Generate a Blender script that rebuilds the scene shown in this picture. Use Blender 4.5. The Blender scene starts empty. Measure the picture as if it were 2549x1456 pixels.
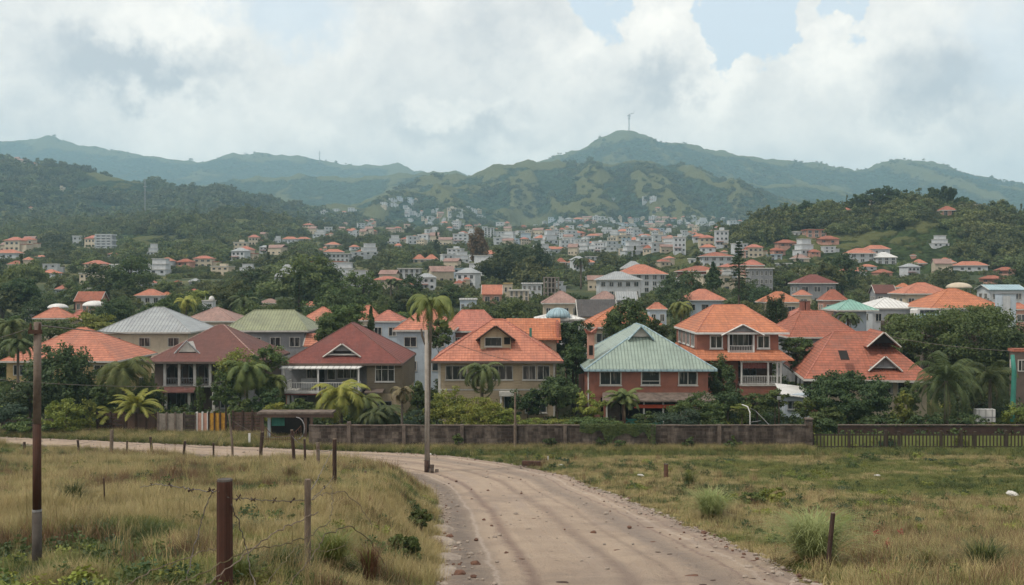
import bpy, math, random
import numpy as np
from mathutils import Vector, Matrix
R = math.radians
SC = bpy.context.scene
COL = SC.collection
H = 14.8          # eye height above the village street
HV = 280.0        # picture row of the horizon (1024 x 585)

# ------------------------------------------------------------------ camera
cam = bpy.data.cameras.new("camera"); camo = bpy.data.objects.new("camera", cam); COL.objects.link(camo)
cam.sensor_width = 36; cam.lens = 36 * 1000 / 1024.0
cam.clip_start = .2; cam.clip_end = 20000
cam.shift_y = -(292.5 - HV) / 1024.0
camo.location = (0, 0, H); camo.rotation_euler = (R(90), 0, 0)
SC.camera = camo
SC.view_settings.view_transform = 'Standard'; SC.view_settings.look = 'None'
SC.view_settings.exposure = 0.20; SC.view_settings.gamma = 1
SC.cycles.use_denoising = True
SC.cycles.max_bounces = 5; SC.cycles.diffuse_bounces = 2; SC.cycles.glossy_bounces = 2
SC.cycles.transmission_bounces = 3; SC.cycles.transparent_max_bounces = 6; SC.cycles.volume_bounces = 1
SC.cycles.use_adaptive_sampling = True; SC.cycles.adaptive_threshold = 0.02

# ------------------------------------------------------------------ node helpers
class NT:
    def __init__(s, nt): s.nt = nt; nt.nodes.clear()
    def n(s, t, **kw):
        o = s.nt.nodes.new(t)
        for k, v in kw.items(): setattr(o, k, v)
        return o
    def l(s, a, b): s.nt.links.new(a, b)
    def put(s, sock, v):
        if isinstance(v, bpy.types.NodeSocket): s.l(v, sock)
        elif isinstance(v, (tuple, list)) and len(v) == 3 and sock.type == 'RGBA': sock.default_value = (*v, 1)
        else: sock.default_value = v
    def m(s, op, a, b=None, c=None, clamp=False):
        o = s.n('ShaderNodeMath', operation=op); o.use_clamp = clamp
        s.put(o.inputs[0], a)
        if b is not None: s.put(o.inputs[1], b)
        if c is not None: s.put(o.inputs[2], c)
        return o.outputs[0]
    def mix(s, f, a, b, blend='MIX'):
        o = s.n('ShaderNodeMix', data_type='RGBA', blend_type=blend)
        s.put(o.inputs[0], f); s.put(o.inputs[6], a); s.put(o.inputs[7], b)
        return o.outputs[2]
    def noise(s, vec, scale, detail=3, rough=.55, out=0, dist=0):
        o = s.n('ShaderNodeTexNoise'); s.put(o.inputs['Scale'], scale); o.inputs['Detail'].default_value = detail
        o.inputs['Roughness'].default_value = rough; o.inputs['Distortion'].default_value = dist
        if vec is not None: s.l(vec, o.inputs['Vector'])
        return o.outputs[out]
    def ramp(s, v, lo, hi, a=0.0, b=1.0, smooth=True):
        o = s.n('ShaderNodeMapRange', interpolation_type='SMOOTHSTEP' if smooth else 'LINEAR')
        s.put(o.inputs[0], v); s.put(o.inputs[1], lo); s.put(o.inputs[2], hi); s.put(o.inputs[3], a); s.put(o.inputs[4], b)
        return o.outputs[0]
    def vec(s, x, y, z):
        o = s.n('ShaderNodeCombineXYZ'); s.put(o.inputs[0], x); s.put(o.inputs[1], y); s.put(o.inputs[2], z); return o.outputs[0]
    def sep(s, v):
        o = s.n('ShaderNodeSeparateXYZ'); s.l(v, o.inputs[0]); return o.outputs
    def vm(s, op, a, b=None):
        o = s.n('ShaderNodeVectorMath', operation=op); s.put(o.inputs[0], a)
        if b is not None: s.put(o.inputs[1], b)
        return o.outputs['Value'] if op in ('DOT_PRODUCT', 'LENGTH', 'DISTANCE') else o.outputs[0]

# ------------------------------------------------------------------ sky: Nishita blue seen through a broken deck of cloud
SUN_EL, SUN_AZ = R(56), R(-62)      # azimuth from +Y, negative = from the left
w = bpy.data.worlds.new("World"); SC.world = w; w.use_nodes = True
W = NT(w.node_tree)
tc = W.n('ShaderNodeTexCoord'); D = tc.outputs['Generated']
dx, dy, dz = W.sep(D)
sky = W.n('ShaderNodeTexSky', sky_type='NISHITA'); sky.sun_disc = False; sky.sun_elevation = SUN_EL; sky.sun_rotation = SUN_AZ
sky.dust_density = 3; sky.air_density = 1; sky.ozone_density = 1
az = W.m('ARCTAN2', dx, dy); el = W.m('ARCSINE', dz)
wv = W.noise(D, 5.5, 9, .6, 1); wc = W.sep(wv)
w2 = W.noise(D, 15, 5, .6, 1); wc2 = W.sep(w2); w3 = W.noise(D, 42, 5, .6, 1); wc3 = W.sep(w3)
def wob(c1, c2, a1, a2): return W.m('ADD', W.m('MULTIPLY', W.m('SUBTRACT', c1, .5), a1), W.m('MULTIPLY', W.m('SUBTRACT', c2, .5), a2))
paz = W.m('ADD', az, W.m('ADD', wob(wc[0], wc2[0], .10, .11), W.m('MULTIPLY', W.m('SUBTRACT', wc3[0], .5), .055))); pel = W.m('ADD', el, W.m('ADD', wob(wc[1], wc2[1], .09, .10), W.m('MULTIPLY', W.m('SUBTRACT', wc3[1], .5), .05)))
def ang(x, y):            # picture position (2548 wide copy) -> azimuth, elevation
    X = (x * .4019 - 512) / 1000; Z = (HV - y * .4019) / 1000
    return math.atan(X), math.atan(Z / math.hypot(1, X))
def blob(x, y, rx, ry, lo=.5, hi=1.1):
    a, e = ang(x, y)
    X = W.m('DIVIDE', W.m('SUBTRACT', paz, a), rx * .4019 / 1000); Y = W.m('DIVIDE', W.m('SUBTRACT', pel, e), ry * .4019 / 1000)
    q = W.m('SQRT', W.m('ADD', W.m('MULTIPLY', X, X), W.m('MULTIPLY', Y, Y)))
    return W.ramp(q, hi, lo)
def allmax(*a):
    r = a[0]
    for b in a[1:]: r = W.m('MAXIMUM', r, b)
    return r
gap = allmax(blob(1862, -20, 135, 195, .82, .98), blob(1450, 10, 75, 110, .7, 1.05), W.m('MULTIPLY', blob(720, 30, 190, 110, .3, 1.2), .75),
             W.m('MULTIPLY', blob(2120, -10, 50, 60, .6, 1), .9), W.m('MULTIPLY', blob(2560, 120, 140, 170, .2, 1.3), .5))
big = W.noise(D, 3.2, 7, .58); fine = W.noise(D, 11, 8, .62); puff = W.noise(W.vm('ADD', D, W.vm('MULTIPLY', w2, (.05, .05, .05))), 24, 6, .55)
br = W.m('ADD', .64, W.m('MULTIPLY', W.m('SUBTRACT', big, .5), 1.15))
br = W.m('ADD', br, W.m('MULTIPLY', W.m('SUBTRACT', fine, .5), .8))
br = W.m('ADD', br, W.m('MULTIPLY', W.m('SUBTRACT', puff, .5), .45))
bil = W.m('ABSOLUTE', W.m('SUBTRACT', W.m('MULTIPLY', W.noise(W.vm('ADD', D, W.vm('MULTIPLY', w2, (.08, .08, .08))), 7.5, 6, .55), 2), 1))
br = W.m('ADD', br, W.m('MULTIPLY', W.m('SUBTRACT', bil, .16), .8))
for x, y, rx, ry, amt in [(300, 175, 300, 75, -.62), (420, 215, 230, 45, -.3), (1655, 200, 110, 110, -.5), (2370, 190, 260, 110, -.6), (1100, 320, 260, 60, -.42), (1220, 95, 250, 90, -.25), (100, 300, 300, 90, -.2),
                      (2500, 330, 220, 130, -.3), (420, 60, 260, 90, .35), (1600, 55, 120, 90, .45), (2090, 130, 160, 120, .5), (1760, 190, 90, 120, .5), (1420, 150, 190, 100, .32), (1100, 260, 220, 40, .3),
                      (900, 110, 240, 110, .25), (2250, 330, 200, 60, .3), (800, 330, 400, 60, .18), (1850, 330, 300, 90, .2), (1300, 360, 500, 50, .12)]:
    br = W.m('ADD', br, W.m('MULTIPLY', blob(x, y, rx, ry, .05, 1.25), amt))
br = W.m('ADD', W.m('MULTIPLY', br, .92), 0, clamp=True)
cloud = W.mix(br, (.55, .555, .58), (1.18, 1.095, .99))
skyc = W.mix(1.0, W.mix(1.0, sky.outputs[0], (.05, .05, .05), 'MULTIPLY'), (.60, .63, .65), 'ADD')
both = W.mix(gap, cloud, skyc)
both = W.mix(W.ramp(dz, -.02, .10, .35, 0.0), both, (1.0, .94, .88))
bg = W.n('ShaderNodeBackground'); W.l(both, bg.inputs[0]); bg.inputs[1].default_value = 1.0
wo = W.n('ShaderNodeOutputWorld'); W.l(bg.outputs[0], wo.inputs[0])
w.cycles.sampling_method = 'MANUAL'; w.cycles.sample_map_resolution = 1024

# ------------------------------------------------------------------ sun, veiled by cloud
sl = bpy.data.lights.new("sun", 'SUN'); sl.energy = 2.5; sl.angle = R(5); sl.color = (1, .92, .80)
so = bpy.data.objects.new("sun", sl); COL.objects.link(so)
sd = Vector((math.sin(SUN_AZ) * math.cos(SUN_EL), math.cos(SUN_AZ) * math.cos(SUN_EL), math.sin(SUN_EL)))
sd = Vector((-.62, -.30, 1.05)).normalized()
so.rotation_euler = sd.to_track_quat('Z', 'Y').to_euler(); so.location = (-60, -30, 90)
sky.sun_elevation = math.asin(sd.z); sky.sun_rotation = math.atan2(sd.x, sd.y)

# ------------------------------------------------------------------ object helpers
def setp(o, label=None, cat=None, group=None, kind=None):
    if label: o['label'] = label
    if cat: o['category'] = cat
    if group: o['group'] = group
    if kind: o['kind'] = kind
    return o
def thing(name, label, cat, loc=(0, 0, 0), rz=0.0, group=None):
    o = bpy.data.objects.new(name, None); COL.objects.link(o); o.location = loc; o.rotation_euler = (0, 0, rz); o.empty_display_size = .3
    return setp(o, label, cat, group)
def link(name, me, mat, parent=None, col=None):
    o = bpy.data.objects.new(name, me); (col or COL).objects.link(o)
    if mat is not None and not me.materials: me.materials.append(mat)
    if parent is not None: o.parent = parent
    return o
def np_mesh(name, V, F, smooth=False):
    V = np.asarray(V, np.float32); F = np.asarray(F, np.int32); k = F.shape[1]
    me = bpy.data.meshes.new(name); me.vertices.add(len(V)); me.vertices.foreach_set('co', V.ravel())
    me.loops.add(F.size); me.loops.foreach_set('vertex_index', F.ravel())
    me.polygons.add(len(F)); me.polygons.foreach_set('loop_start', np.arange(0, F.size, k, dtype=np.int32))
    me.polygons.foreach_set('use_smooth', np.full(len(F), smooth, bool))
    me.update(calc_edges=True); me.validate(); return me
class MB:
    def __init__(s): s.v = []; s.f = []
    def add(s, vs, fs):
        b = len(s.v); s.v += [tuple(p) for p in vs]; s.f += [tuple(b + i for i in f) for f in fs]; return s
    def box(s, x0, x1, y0, y1, z0, z1):
        return s.add([(x0, y0, z0), (x1, y0, z0), (x1, y1, z0), (x0, y1, z0), (x0, y0, z1), (x1, y0, z1), (x1, y1, z1), (x0, y1, z1)],
                     [(0, 3, 2, 1), (4, 5, 6, 7), (0, 1, 5, 4), (1, 2, 6, 5), (2, 3, 7, 6), (3, 0, 4, 7)])
    def cbox(s, c, sz, rz=0, rx=0):
        m = Matrix.Translation(c) @ Matrix.Rotation(rz, 4, 'Z') @ Matrix.Rotation(rx, 4, 'X'); a, b, h = sz[0] / 2, sz[1] / 2, sz[2] / 2
        P = [(-a, -b, -h), (a, -b, -h), (a, b, -h), (-a, b, -h), (-a, -b, h), (a, -b, h), (a, b, h), (-a, b, h)]
        return s.add([m @ Vector(p) for p in P], [(0, 3, 2, 1), (4, 5, 6, 7), (0, 1, 5, 4), (1, 2, 6, 5), (2, 3, 7, 6), (3, 0, 4, 7)])
    def tube(s, pts, rad, n=8, cap=True, jag=0):
        pts = [Vector(p) for p in pts]; rad = rad if isinstance(rad, (list, tuple)) else [rad] * len(pts)
        rings = []; b = len(s.v)
        for i, p in enumerate(pts):
            t = (pts[min(i + 1, len(pts) - 1)] - pts[max(i - 1, 0)]).normalized()
            a = Vector((0, 0, 1)) if abs(t.z) < .9 else Vector((1, 0, 0))
            u = t.cross(a).normalized(); v = t.cross(u)
            for k in range(n):
                an = 2 * math.pi * k / n; r = rad[i] * (1 + (random.uniform(-jag, jag) if jag else 0))
                s.v.append(tuple(p + (u * math.cos(an) + v * math.sin(an)) * r))
        for i in range(len(pts) - 1):
            for k in range(n):
                k2 = (k + 1) % n
                s.f.append((b + i * n + k, b + i * n + k2, b + (i + 1) * n + k2, b + (i + 1) * n + k))
        if cap:
            s.f.append(tuple(b + k for k in range(n))[::-1]); s.f.append(tuple(b + (len(pts) - 1) * n + k for k in range(n)))
        return s
    def prism(s, poly, y0, y1):      # polygon in x,z extruded along y
        n = len(poly); vs = [(x, y0, z) for x, z in poly] + [(x, y1, z) for x, z in poly]
        return s.add(vs, [tuple(range(n)), tuple(range(2 * n - 1, n - 1, -1))] + [(i, i + n, (i + 1) % n + n, (i + 1) % n) for i in range(n)])
    def build(s, name, mat, parent=None, smooth=False, col=None):
        me = bpy.data.meshes.new(name); me.from_pydata(s.v, [], s.f); me.update()
        if smooth: me.polygons.foreach_set('use_smooth', [True] * len(me.polygons))
        return link(name, me, mat, parent, col)
def copy_tree(o, parent=None):
    c = o.copy(); COL.objects.link(c)
    if parent is not None: c.parent = parent
    for ch in list(o.children): copy_tree(ch, c)
    return c
ORD = ['first', 'second', 'third', 'fourth', 'fifth', 'sixth', 'seventh', 'eighth', 'ninth', 'tenth', 'eleventh', 'twelfth', 'thirteenth', 'fourteenth', 'fifteenth', 'sixteenth', 'seventeenth', 'eighteenth', 'nineteenth', 'twentieth']
ORD += ['twenty-' + o for o in ORD[:9]] + ['thirtieth'] + ['thirty-' + o for o in ORD[:9]] + ['fortieth'] + ['forty-' + o for o in ORD[:9]]

# ------------------------------------------------------------------ numpy noise
_rs = np.random.RandomState(5); _P = _rs.rand(256, 256).astype(np.float64)
def vnoise(x, y):
    xi = np.floor(x).astype(int); yi = np.floor(y).astype(int); fx = x - xi; fy = y - yi
    fx = fx * fx * (3 - 2 * fx); fy = fy * fy * (3 - 2 * fy); g = lambda a, b: _P[a & 255, b & 255]
    return (g(xi, yi) * (1 - fx) + g(xi + 1, yi) * fx) * (1 - fy) + (g(xi, yi + 1) * (1 - fx) + g(xi + 1, yi + 1) * fx) * fy
def fbm(x, y, o=4, g=.5):
    s = 0; a = 1; t = 0
    for i in range(o): s = s + a * vnoise(x + 17.3 * i, y + 9.1 * i); t += a; a *= g; x = x * 2.03; y = y * 2.03
    return s / t
def sm(t): t = np.clip(t, 0, 1); return t * t * (3 - 2 * t)

# ------------------------------------------------------------------ terrain heights
_ry = np.array([-200, -40, 0, 10, 20, 30, 38, 50, 60, 70, 76, 83, 88, 3000.]); _rd = np.array([0, 0, 2.1, 3.9, 6.1, 8.1, 9.45, 11.3, 12.6, 13.7, 14.3, 14.75, 14.8, 14.8])
def prof(y): return sum(H - np.interp(y + k, _ry, _rd) for k in (-3, -1.5, 0, 1.5, 3)) / 5
_by = [90, 100, 125, 150, 200, 300, 400, 600, 900, 1300, 2500, 9000]; _bz = [0, 0, .8, 2.2, 6, 12, 19, 34, 56, 82, 110, 120]
def base(y): return sum(np.interp(y * k, _by, _bz) for k in (.93, .97, 1, 1.03, 1.07)) / 5
NE = np.array([(-1.0, -40), (-1.3, 5), (-1.5, 20), (-1.96, 28), (-2.9, 40), (-4.6, 58), (-7.3, 69), (-11.3, 75.5), (-15.4, 79), (-22, 81.5), (-29.9, 85), (-38, 88), (-46, 90), (-140, 108)])
FE = np.array([(5.2, -40), (6.0, 5), (6.3, 20), (7.1, 26), (7.4, 35), (7.3, 42.5), (6.4, 56), (4.3, 69), (.8, 77), (-4.1, 83), (-9, 85), (-16.5, 86.6), (-23, 88), (-31.5, 90), (-39.4, 92), (-47, 93.5), (-140, 112)])
def fieldd(x, y):      # >0 inside the raised left field
    return np.minimum(np.interp(y, NE[:, 1], NE[:, 0]) - x, np.interp(-x, -NE[:, 0], NE[:, 1]) - y)
def hill_layer(Y0, wf, pts, seed, gul=0.0, foot=None):
    p = np.array(pts, float) * .4019
    return dict(Y0=Y0, wf=wf, u=p[:, 0], v=p[:, 1], seed=seed, gul=gul, foot=foot)
HILLS = {
 'left_range': hill_layer(4500, 1700, [(-900, 430), (-300, 380), (0, 352), (60, 345), (120, 336), (200, 362), (290, 378), (400, 395), (490, 405), (560, 385), (640, 380), (740, 387), (850, 404), (930, 412), (985, 405), (1050, 428), (1130, 427), (1250, 450), (1500, 520), (2600, 600)], 1, .22),
 'mast_mountain': hill_layer(3500, 1300, [(600, 600), (1000, 480), (1165, 434), (1350, 398), (1410, 380), (1470, 358), (1530, 326), (1570, 330), (1640, 345), (1720, 358), (1790, 372), (1860, 385), (1960, 398), (2080, 410), (2150, 418), (2200, 398), (2250, 394), (2330, 410), (2440, 438), (2560, 462), (3000, 520), (3600, 560)], 2, .22),
 'middle_ridge': hill_layer(3000, 1100, [(-400, 520), (200, 490), (430, 465), (550, 455), (640, 437), (740, 433), (850, 437), (1000, 434), (1130, 430), (1300, 470), (1600, 540), (2000, 560)], 3, .25),
 'right_ridge': hill_layer(2700, 800, [(1300, 600), (1600, 520), (1820, 452), (1900, 458), (2000, 455), (2100, 475), (2250, 505), (2600, 560)], 4, .25),
 'central_mountain': hill_layer(2200, 850, [(500, 600), (800, 548), (930, 490), (1060, 440), (1165, 433), (1215, 413), (1310, 395), (1335, 404), (1430, 400), (1520, 405), (1600, 412), (1690, 415), (1760, 430), (1830, 462), (1900, 492), (2000, 522), (2100, 560), (2600, 640)], 5, .60),
 'dark_hill': hill_layer(1500, 620, [(-1000, 330), (-300, 365), (0, 393), (120, 410), (200, 420), (290, 440), (380, 465), (480, 480), (560, 473), (640, 490), (720, 512), (800, 535), (900, 548), (1000, 570), (1300, 640)], 6, .25),
 'low_hill': hill_layer(900, 380, [(-1000, 520), (0, 575), (200, 560), (350, 548), (440, 545), (520, 548), (600, 532), (680, 548), (780, 570), (900, 600), (1100, 640), (1500, 700)], 7, .15),
 'near_hill': hill_layer(470, 210, [(1300, 690), (1540, 645), (1620, 620), (1720, 603), (1800, 585), (1860, 570), (1930, 552), (2000, 535), (2080, 522), (2150, 512), (2200, 508), (2300, 515), (2420, 535), (2548, 535), (3000, 500), (4000, 480)], 8, .12),
}
def hill_z(L, x, y):
    Y0, wf = L['Y0'], L['wf']; u = 512 + 1000 * x / Y0
    v = np.interp(u, L['u'], L['v']); cz = H + (HV - v) / 1000 * Y0
    k = Y0 / 1000.
    cz = cz + (fbm(x / (30 * k) + L['seed'], x * 0 + L['seed'], 4, .6) - .5) * 6 * k
    fz = base(np.full_like(np.asarray(y, float), Y0 - wf)) - 4
    wob = (fbm(x / (wf * .45) + 3 * L['seed'], y / (wf * .9), 3) - .5)
    t = 1 - (Y0 - y) / (wf * (1 + .5 * wob)); back = y > Y0
    t = np.where(back, 1 - (y - Y0) / (wf * .7), t); tt = np.clip(t, 0, 1)
    s = tt ** 1.15
    r = 1 - np.abs(2 * fbm(x / (wf * .30) + 7 * L['seed'] + wob * 1.2, y / (wf * 1.3) + 5, 3, .5) - 1)        # spurs and gullies
    r2 = 1 - np.abs(2 * fbm(x / (wf * .11) + 7 * L['seed'] + wob * 2, y / (wf * .35) + 5, 3, .5) - 1)
    g = L['gul'] * (tt * (1 - tt) * 4) ** .7 * (1.5 * (r - .85) + .45 * (r2 - .8))
    z = fz + (cz - fz) * (s + g) + (fbm(x / (14 * k), y / (14 * k), 4, .6) - .5) * 9 * k * np.clip(tt * 6, 0, 1)
    return np.where(t <= 0, -50., z)
def near_z(x, y):
    p = prof(y); d = fieldd(x, y); f = H - (2.05 + .1545 * y)
    wd = sm(d / 2.6 + .1 * (vnoise(x * .8, y * .8) - .5)); p = p + np.where(d > 0, wd * np.clip(f - p, 0, 9), 0)
    p = p + np.where(d > .5, 1, 0) * (fbm(x * .25, y * .25, 3) - .5) * .35 * sm(d / 4)
    fr = x - np.interp(y, FE[:, 1], FE[:, 0]); p = p + np.where(y < 86, sm(fr / 5) * (fbm(x * .12 + 9, y * .12, 3) - .4) * .7 * sm((86 - y) / 12), 0)
    return p
def T(x, y, hills=True):
    x = np.asarray(x, float); y = np.asarray(y, float); b = base(y)
    z = near_z(x, y) * (y < 95) + np.where(y >= 95, b + (fbm(x / 60, y / 60, 3) - .5) * np.clip((y - 100) / 60, 0, 1) * 3.0 * np.clip(y / 300, .2, 4), 0)
    if hills:
        for L in HILLS.values(): z = np.maximum(z, np.where(y > L['Y0'] - L['wf'] * 1.5, hill_z(L, x, y), -50))
    return z
_Y = np.concatenate([np.arange(8, 130, .25), np.geomspace(130, 5200, 900)])
def hit(u, v, h=0.0, y0=8, y1=6000):
    """first place along the picture ray (u, v) where the ground plus h metres meets it"""
    Y = _Y[(_Y >= y0) & (_Y < y1)]; X = (u - 512) / 1000 * Y
    d = T(X, Y) + h - (H - (v - HV) / 1000 * Y); k = np.argmax(d > 0)
    if d[k] <= 0: k = len(Y) - 1
    if k > 0:
        f = d[k - 1] / (d[k - 1] - d[k]) if d[k] != d[k - 1] else 0; yy = Y[k - 1] + (Y[k] - Y[k - 1]) * min(max(f, 0), 1)
    else: yy = Y[0]
    xx = (u - 512) / 1000 * yy
    return float(xx), float(yy), float(T(xx, yy))
def at(u, Y): x = (u - 512) / 1000 * Y; return x, Y, float(T(x, Y))
def zv(v, Y): return H - (v - HV) / 1000 * Y
# ------------------------------------------------------------------ materials
def newmat(name):
    m = bpy.data.materials.new(name); m.use_nodes = True; t = NT(m.node_tree)
    out = t.n('ShaderNodeOutputMaterial'); b = t.n('ShaderNodeBsdfPrincipled'); t.l(b.outputs[0], out.inputs[0])
    b.inputs['Specular IOR Level'].default_value = .25
    return m, t, b, out
def bump(t, b, h, dist, strength=1.0):
    o = t.n('ShaderNodeBump'); o.inputs['Distance'].default_value = dist; o.inputs['Strength'].default_value = strength
    t.l(h, o.inputs['Height']); t.l(o.outputs[0], b.inputs['Normal'])
_mc = {}
def plain(name, c, c2=None, sc=1.2, rough=.8, bscale=12, bd=.0, orand=0.0, metal=0, streak=0.0, spec=.25):
    """base colour broken up with blotches of c2, optional vertical streaks of dirt"""
    key = (name, c)
    if key in _mc: return _mc[key]
    m, t, b, _ = newmat(name); g = t.n('ShaderNodeNewGeometry').outputs['Position']
    c2 = c2 or tuple(x * .72 for x in c)
    f = t.noise(g, sc, 6, .65); col = t.mix(t.ramp(f, .38, .68), c, c2)
    f3 = t.noise(g, sc * 9, 4, .6); col = t.mix(t.ramp(f3, .35, .75, 0, .35), col, tuple(x * .8 for x in c2))
    if streak:
        p = t.sep(g); sv = t.vec(t.m('MULTIPLY', t.m('ADD', p[0], p[1]), 2.2), 0, t.m('MULTIPLY', p[2], .22))
        s = t.noise(sv, 1.0, 5, .7); col = t.mix(t.ramp(s, .48, .72, 0, streak), col, (.035, .03, .025))
    if orand:
        oi = t.n('ShaderNodeObjectInfo').outputs['Random']; hv = t.n('ShaderNodeHueSaturation')
        t.l(t.m('ADD', 1 - orand, t.m('MULTIPLY', oi, 2 * orand)), hv.inputs['Value']); t.l(col, hv.inputs['Color']); col = hv.outputs[0]
    t.l(col, b.inputs['Base Color']); b.inputs['Roughness'].default_value = rough; b.inputs['Metallic'].default_value = metal; b.inputs['Specular IOR Level'].default_value = spec
    if bd: bump(t, b, t.noise(g, bscale, 4), bd)
    _mc[key] = m; return m
def roof_mat(name, c, c2, row=.19, colw=.30, moss=.42, seam=False, rough=.75, depth=.05, patch=.85, spec=.2):
    """tiles (rows of constant height, columns along the slope) or metal sheet with raised seams"""
    m, t, b, _ = newmat(name); geo = t.n('ShaderNodeNewGeometry'); g = geo.outputs['Position']; nn = geo.outputs['True Normal']
    tang = t.vm('NORMALIZE', t.vm('ADD', t.vm('CROSS_PRODUCT', nn, (0, 0, 1)), (1e-4, 0, 0))); h = t.vm('DOT_PRODUCT', g, tang); z = t.sep(g)[2]
    jit = t.noise(g, 1.1, 3); zz = t.m('DIVIDE', t.m('ADD', z, t.m('MULTIPLY', jit, .05)), row); fr = t.m('FRACT', zz); fl = t.m('FLOOR', zz)
    hx = t.m('DIVIDE', h, colw); fc = t.m('FRACT', hx); wv = t.m('ABSOLUTE', t.m('SUBTRACT', fc, .5))
    f = t.noise(g, .55, 6, .65); col = t.mix(t.ramp(f, .40, .66, 0, patch), c, c2)
    rnd = t.n('ShaderNodeTexWhiteNoise', noise_dimensions='2D'); t.l(t.vec(t.m('FLOOR', hx), fl, 0), rnd.inputs['Vector'])
    if not seam:
        col = t.mix(t.ramp(rnd.outputs[0], .0, 1, 0, .35), col, tuple(x * .6 for x in c2))
        col = t.mix(t.ramp(fr, .0, .34, .75, 0), col, tuple(x * .42 for x in c2))
    else:
        col = t.mix(t.ramp(fr, 0, .1, .3, 0), col, tuple(x * .5 for x in c2)); col = t.mix(t.ramp(wv, .34, .48, 0, .6), col, tuple(x * .55 for x in c2))
    s = t.noise(t.vec(t.m('MULTIPLY', h, 1.6), 0, t.m('MULTIPLY', z, .35)), 1, 6, .7); gr = t.noise(g, .28, 5, .7); col = t.mix(t.ramp(gr, .50, .68, 0, moss * .9), col, tuple(x * .5 + .05 for x in c2)); col = t.mix(t.ramp(t.noise(g, 3.5, 5, .7), .58, .74, 0, moss), col, (.09, .075, .06))
    col = t.mix(t.ramp(s, .50, .78, 0, moss), col, (.075, .06, .05))
    t.l(col, b.inputs['Base Color']); b.inputs['Roughness'].default_value = rough; b.inputs['Specular IOR Level'].default_value = spec
    hh = t.m('ADD', t.m('MULTIPLY', t.m('SUBTRACT', 1, fr), 1.0), t.m('MULTIPLY', wv, 1.2)) if not seam else t.m('ADD', t.ramp(wv, .3, .48), t.m('MULTIPLY', t.m('SUBTRACT', 1, fr), .5))
    bump(t, b, hh, depth); return m
def line_mat(name, c, c2, pitch=.22, axis=2, depth=.02, dark=.5, streak=.3):
    """boards or courses: dark line every pitch metres"""
    m, t, b, _ = newmat(name); g = t.n('ShaderNodeNewGeometry').outputs['Position']; p = t.sep(g)
    k = p[axis] if axis == 2 else t.m('ADD', p[0], t.m('MULTIPLY', p[1], .3)); fr = t.m('FRACT', t.m('DIVIDE', k, pitch))
    col = t.mix(t.ramp(t.noise(g, .9, 6, .65), .38, .68), c, c2); col = t.mix(t.ramp(fr, 0, .22, dark, 0), col, tuple(x * .4 for x in c2))
    s = t.noise(t.vec(t.m('MULTIPLY', t.m('ADD', p[0], p[1]), 2.0), 0, t.m('MULTIPLY', p[2], .3)), 1.0, 5, .7); col = t.mix(t.ramp(s, .5, .75, 0, streak), col, (.04, .033, .028))
    t.l(col, b.inputs['Base Color']); b.inputs['Roughness'].default_value = .85; bump(t, b, fr, depth); return m
def leaf_mat(name, c, c2, dark=None, orand=.25, trans=.3):
    m, t, b, out = newmat(name); g = t.n('ShaderNodeNewGeometry'); pos = g.outputs['Position']
    oi = t.n('ShaderNodeObjectInfo').outputs['Random']
    rnd = t.n('ShaderNodeTexWhiteNoise', noise_dimensions='3D'); t.l(t.vm('FLOOR', t.vm('MULTIPLY', pos, (1.7, 1.7, 1.7))), rnd.inputs['Vector'])
    f = t.m('ADD', t.m('MULTIPLY', t.noise(pos, .9, 3), .75), t.m('MULTIPLY', rnd.outputs[0], .25)); col = t.mix(t.ramp(f, .32, .72), c, c2)
    hs = t.n('ShaderNodeHueSaturation'); t.l(col, hs.inputs['Color']); t.l(t.m('ADD', 1 - orand, t.m('MULTIPLY', oi, 2 * orand)), hs.inputs['Value'])
    t.l(t.m('ADD', .472 if orand > .35 else .485, t.m('MULTIPLY', t.m('FRACT', t.m('MULTIPLY', oi, 7.3)), .05 if orand > .35 else .03)), hs.inputs['Hue'])
    t.l(hs.outputs[0], b.inputs['Base Color']); b.inputs['Roughness'].default_value = .6; b.inputs['Specular IOR Level'].default_value = .3
    tr = t.n('ShaderNodeBsdfTranslucent'); t.l(hs.outputs[0], tr.inputs[0]); mx = t.n('ShaderNodeMixShader'); mx.inputs[0].default_value = trans
    t.l(b.outputs[0], mx.inputs[1]); t.l(tr.outputs[0], mx.inputs[2]); t.l(mx.outputs[0], out.inputs[0]); return m
def glass_mat(name, c=(.02, .025, .028)):
    m, t, b, _ = newmat(name); g = t.n('ShaderNodeNewGeometry').outputs['Position']; p = t.sep(g)
    s = t.noise(t.vec(t.m('MULTIPLY', t.m('ADD', p[0], p[1]), 3.0), 0, t.m('MULTIPLY', p[2], .5)), 1.0, 3, .5)
    col = t.mix(t.ramp(s, .52, .62, 0, .75), c, (.16, .15, .14)); t.l(col, b.inputs['Base Color']); b.inputs['Roughness'].default_value = .12; b.inputs['Specular IOR Level'].default_value = .6
    return m
M = {}
M['glass'] = glass_mat('window_glass'); M['dark'] = plain('dark_interior', (.018, .015, .014), rough=.9)
M['white'] = plain('white_paint', (.62, .62, .61), (.50, .50, .49), 1.5, .6, streak=.25); M['grey'] = plain('grey_render', (.27, .28, .29), streak=.3)
M['trim'] = plain('pale_trim', (.50, .49, .46), (.38, .37, .345), 2.0, .6, streak=.15)
M['orange'] = roof_mat('orange_tile', (.50, .200, .130), (.37, .150, .105), row=.24); M['orange2'] = roof_mat('bright_orange_tile', (.50, .190, .100), (.38, .145, .085), row=.24); M['salmon'] = roof_mat('salmon_tile', (.46, .175, .125), (.33, .13, .10), row=.24)
M['red'] = roof_mat('red_tile', (.36, .125, .080), (.25, .095, .065), moss=.5, row=.24); M['maroon'] = roof_mat('maroon_shingle', (.20, .066, .055), (.155, .056, .05), row=.13, colw=.3, depth=.025, moss=.3, patch=.8)
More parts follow.
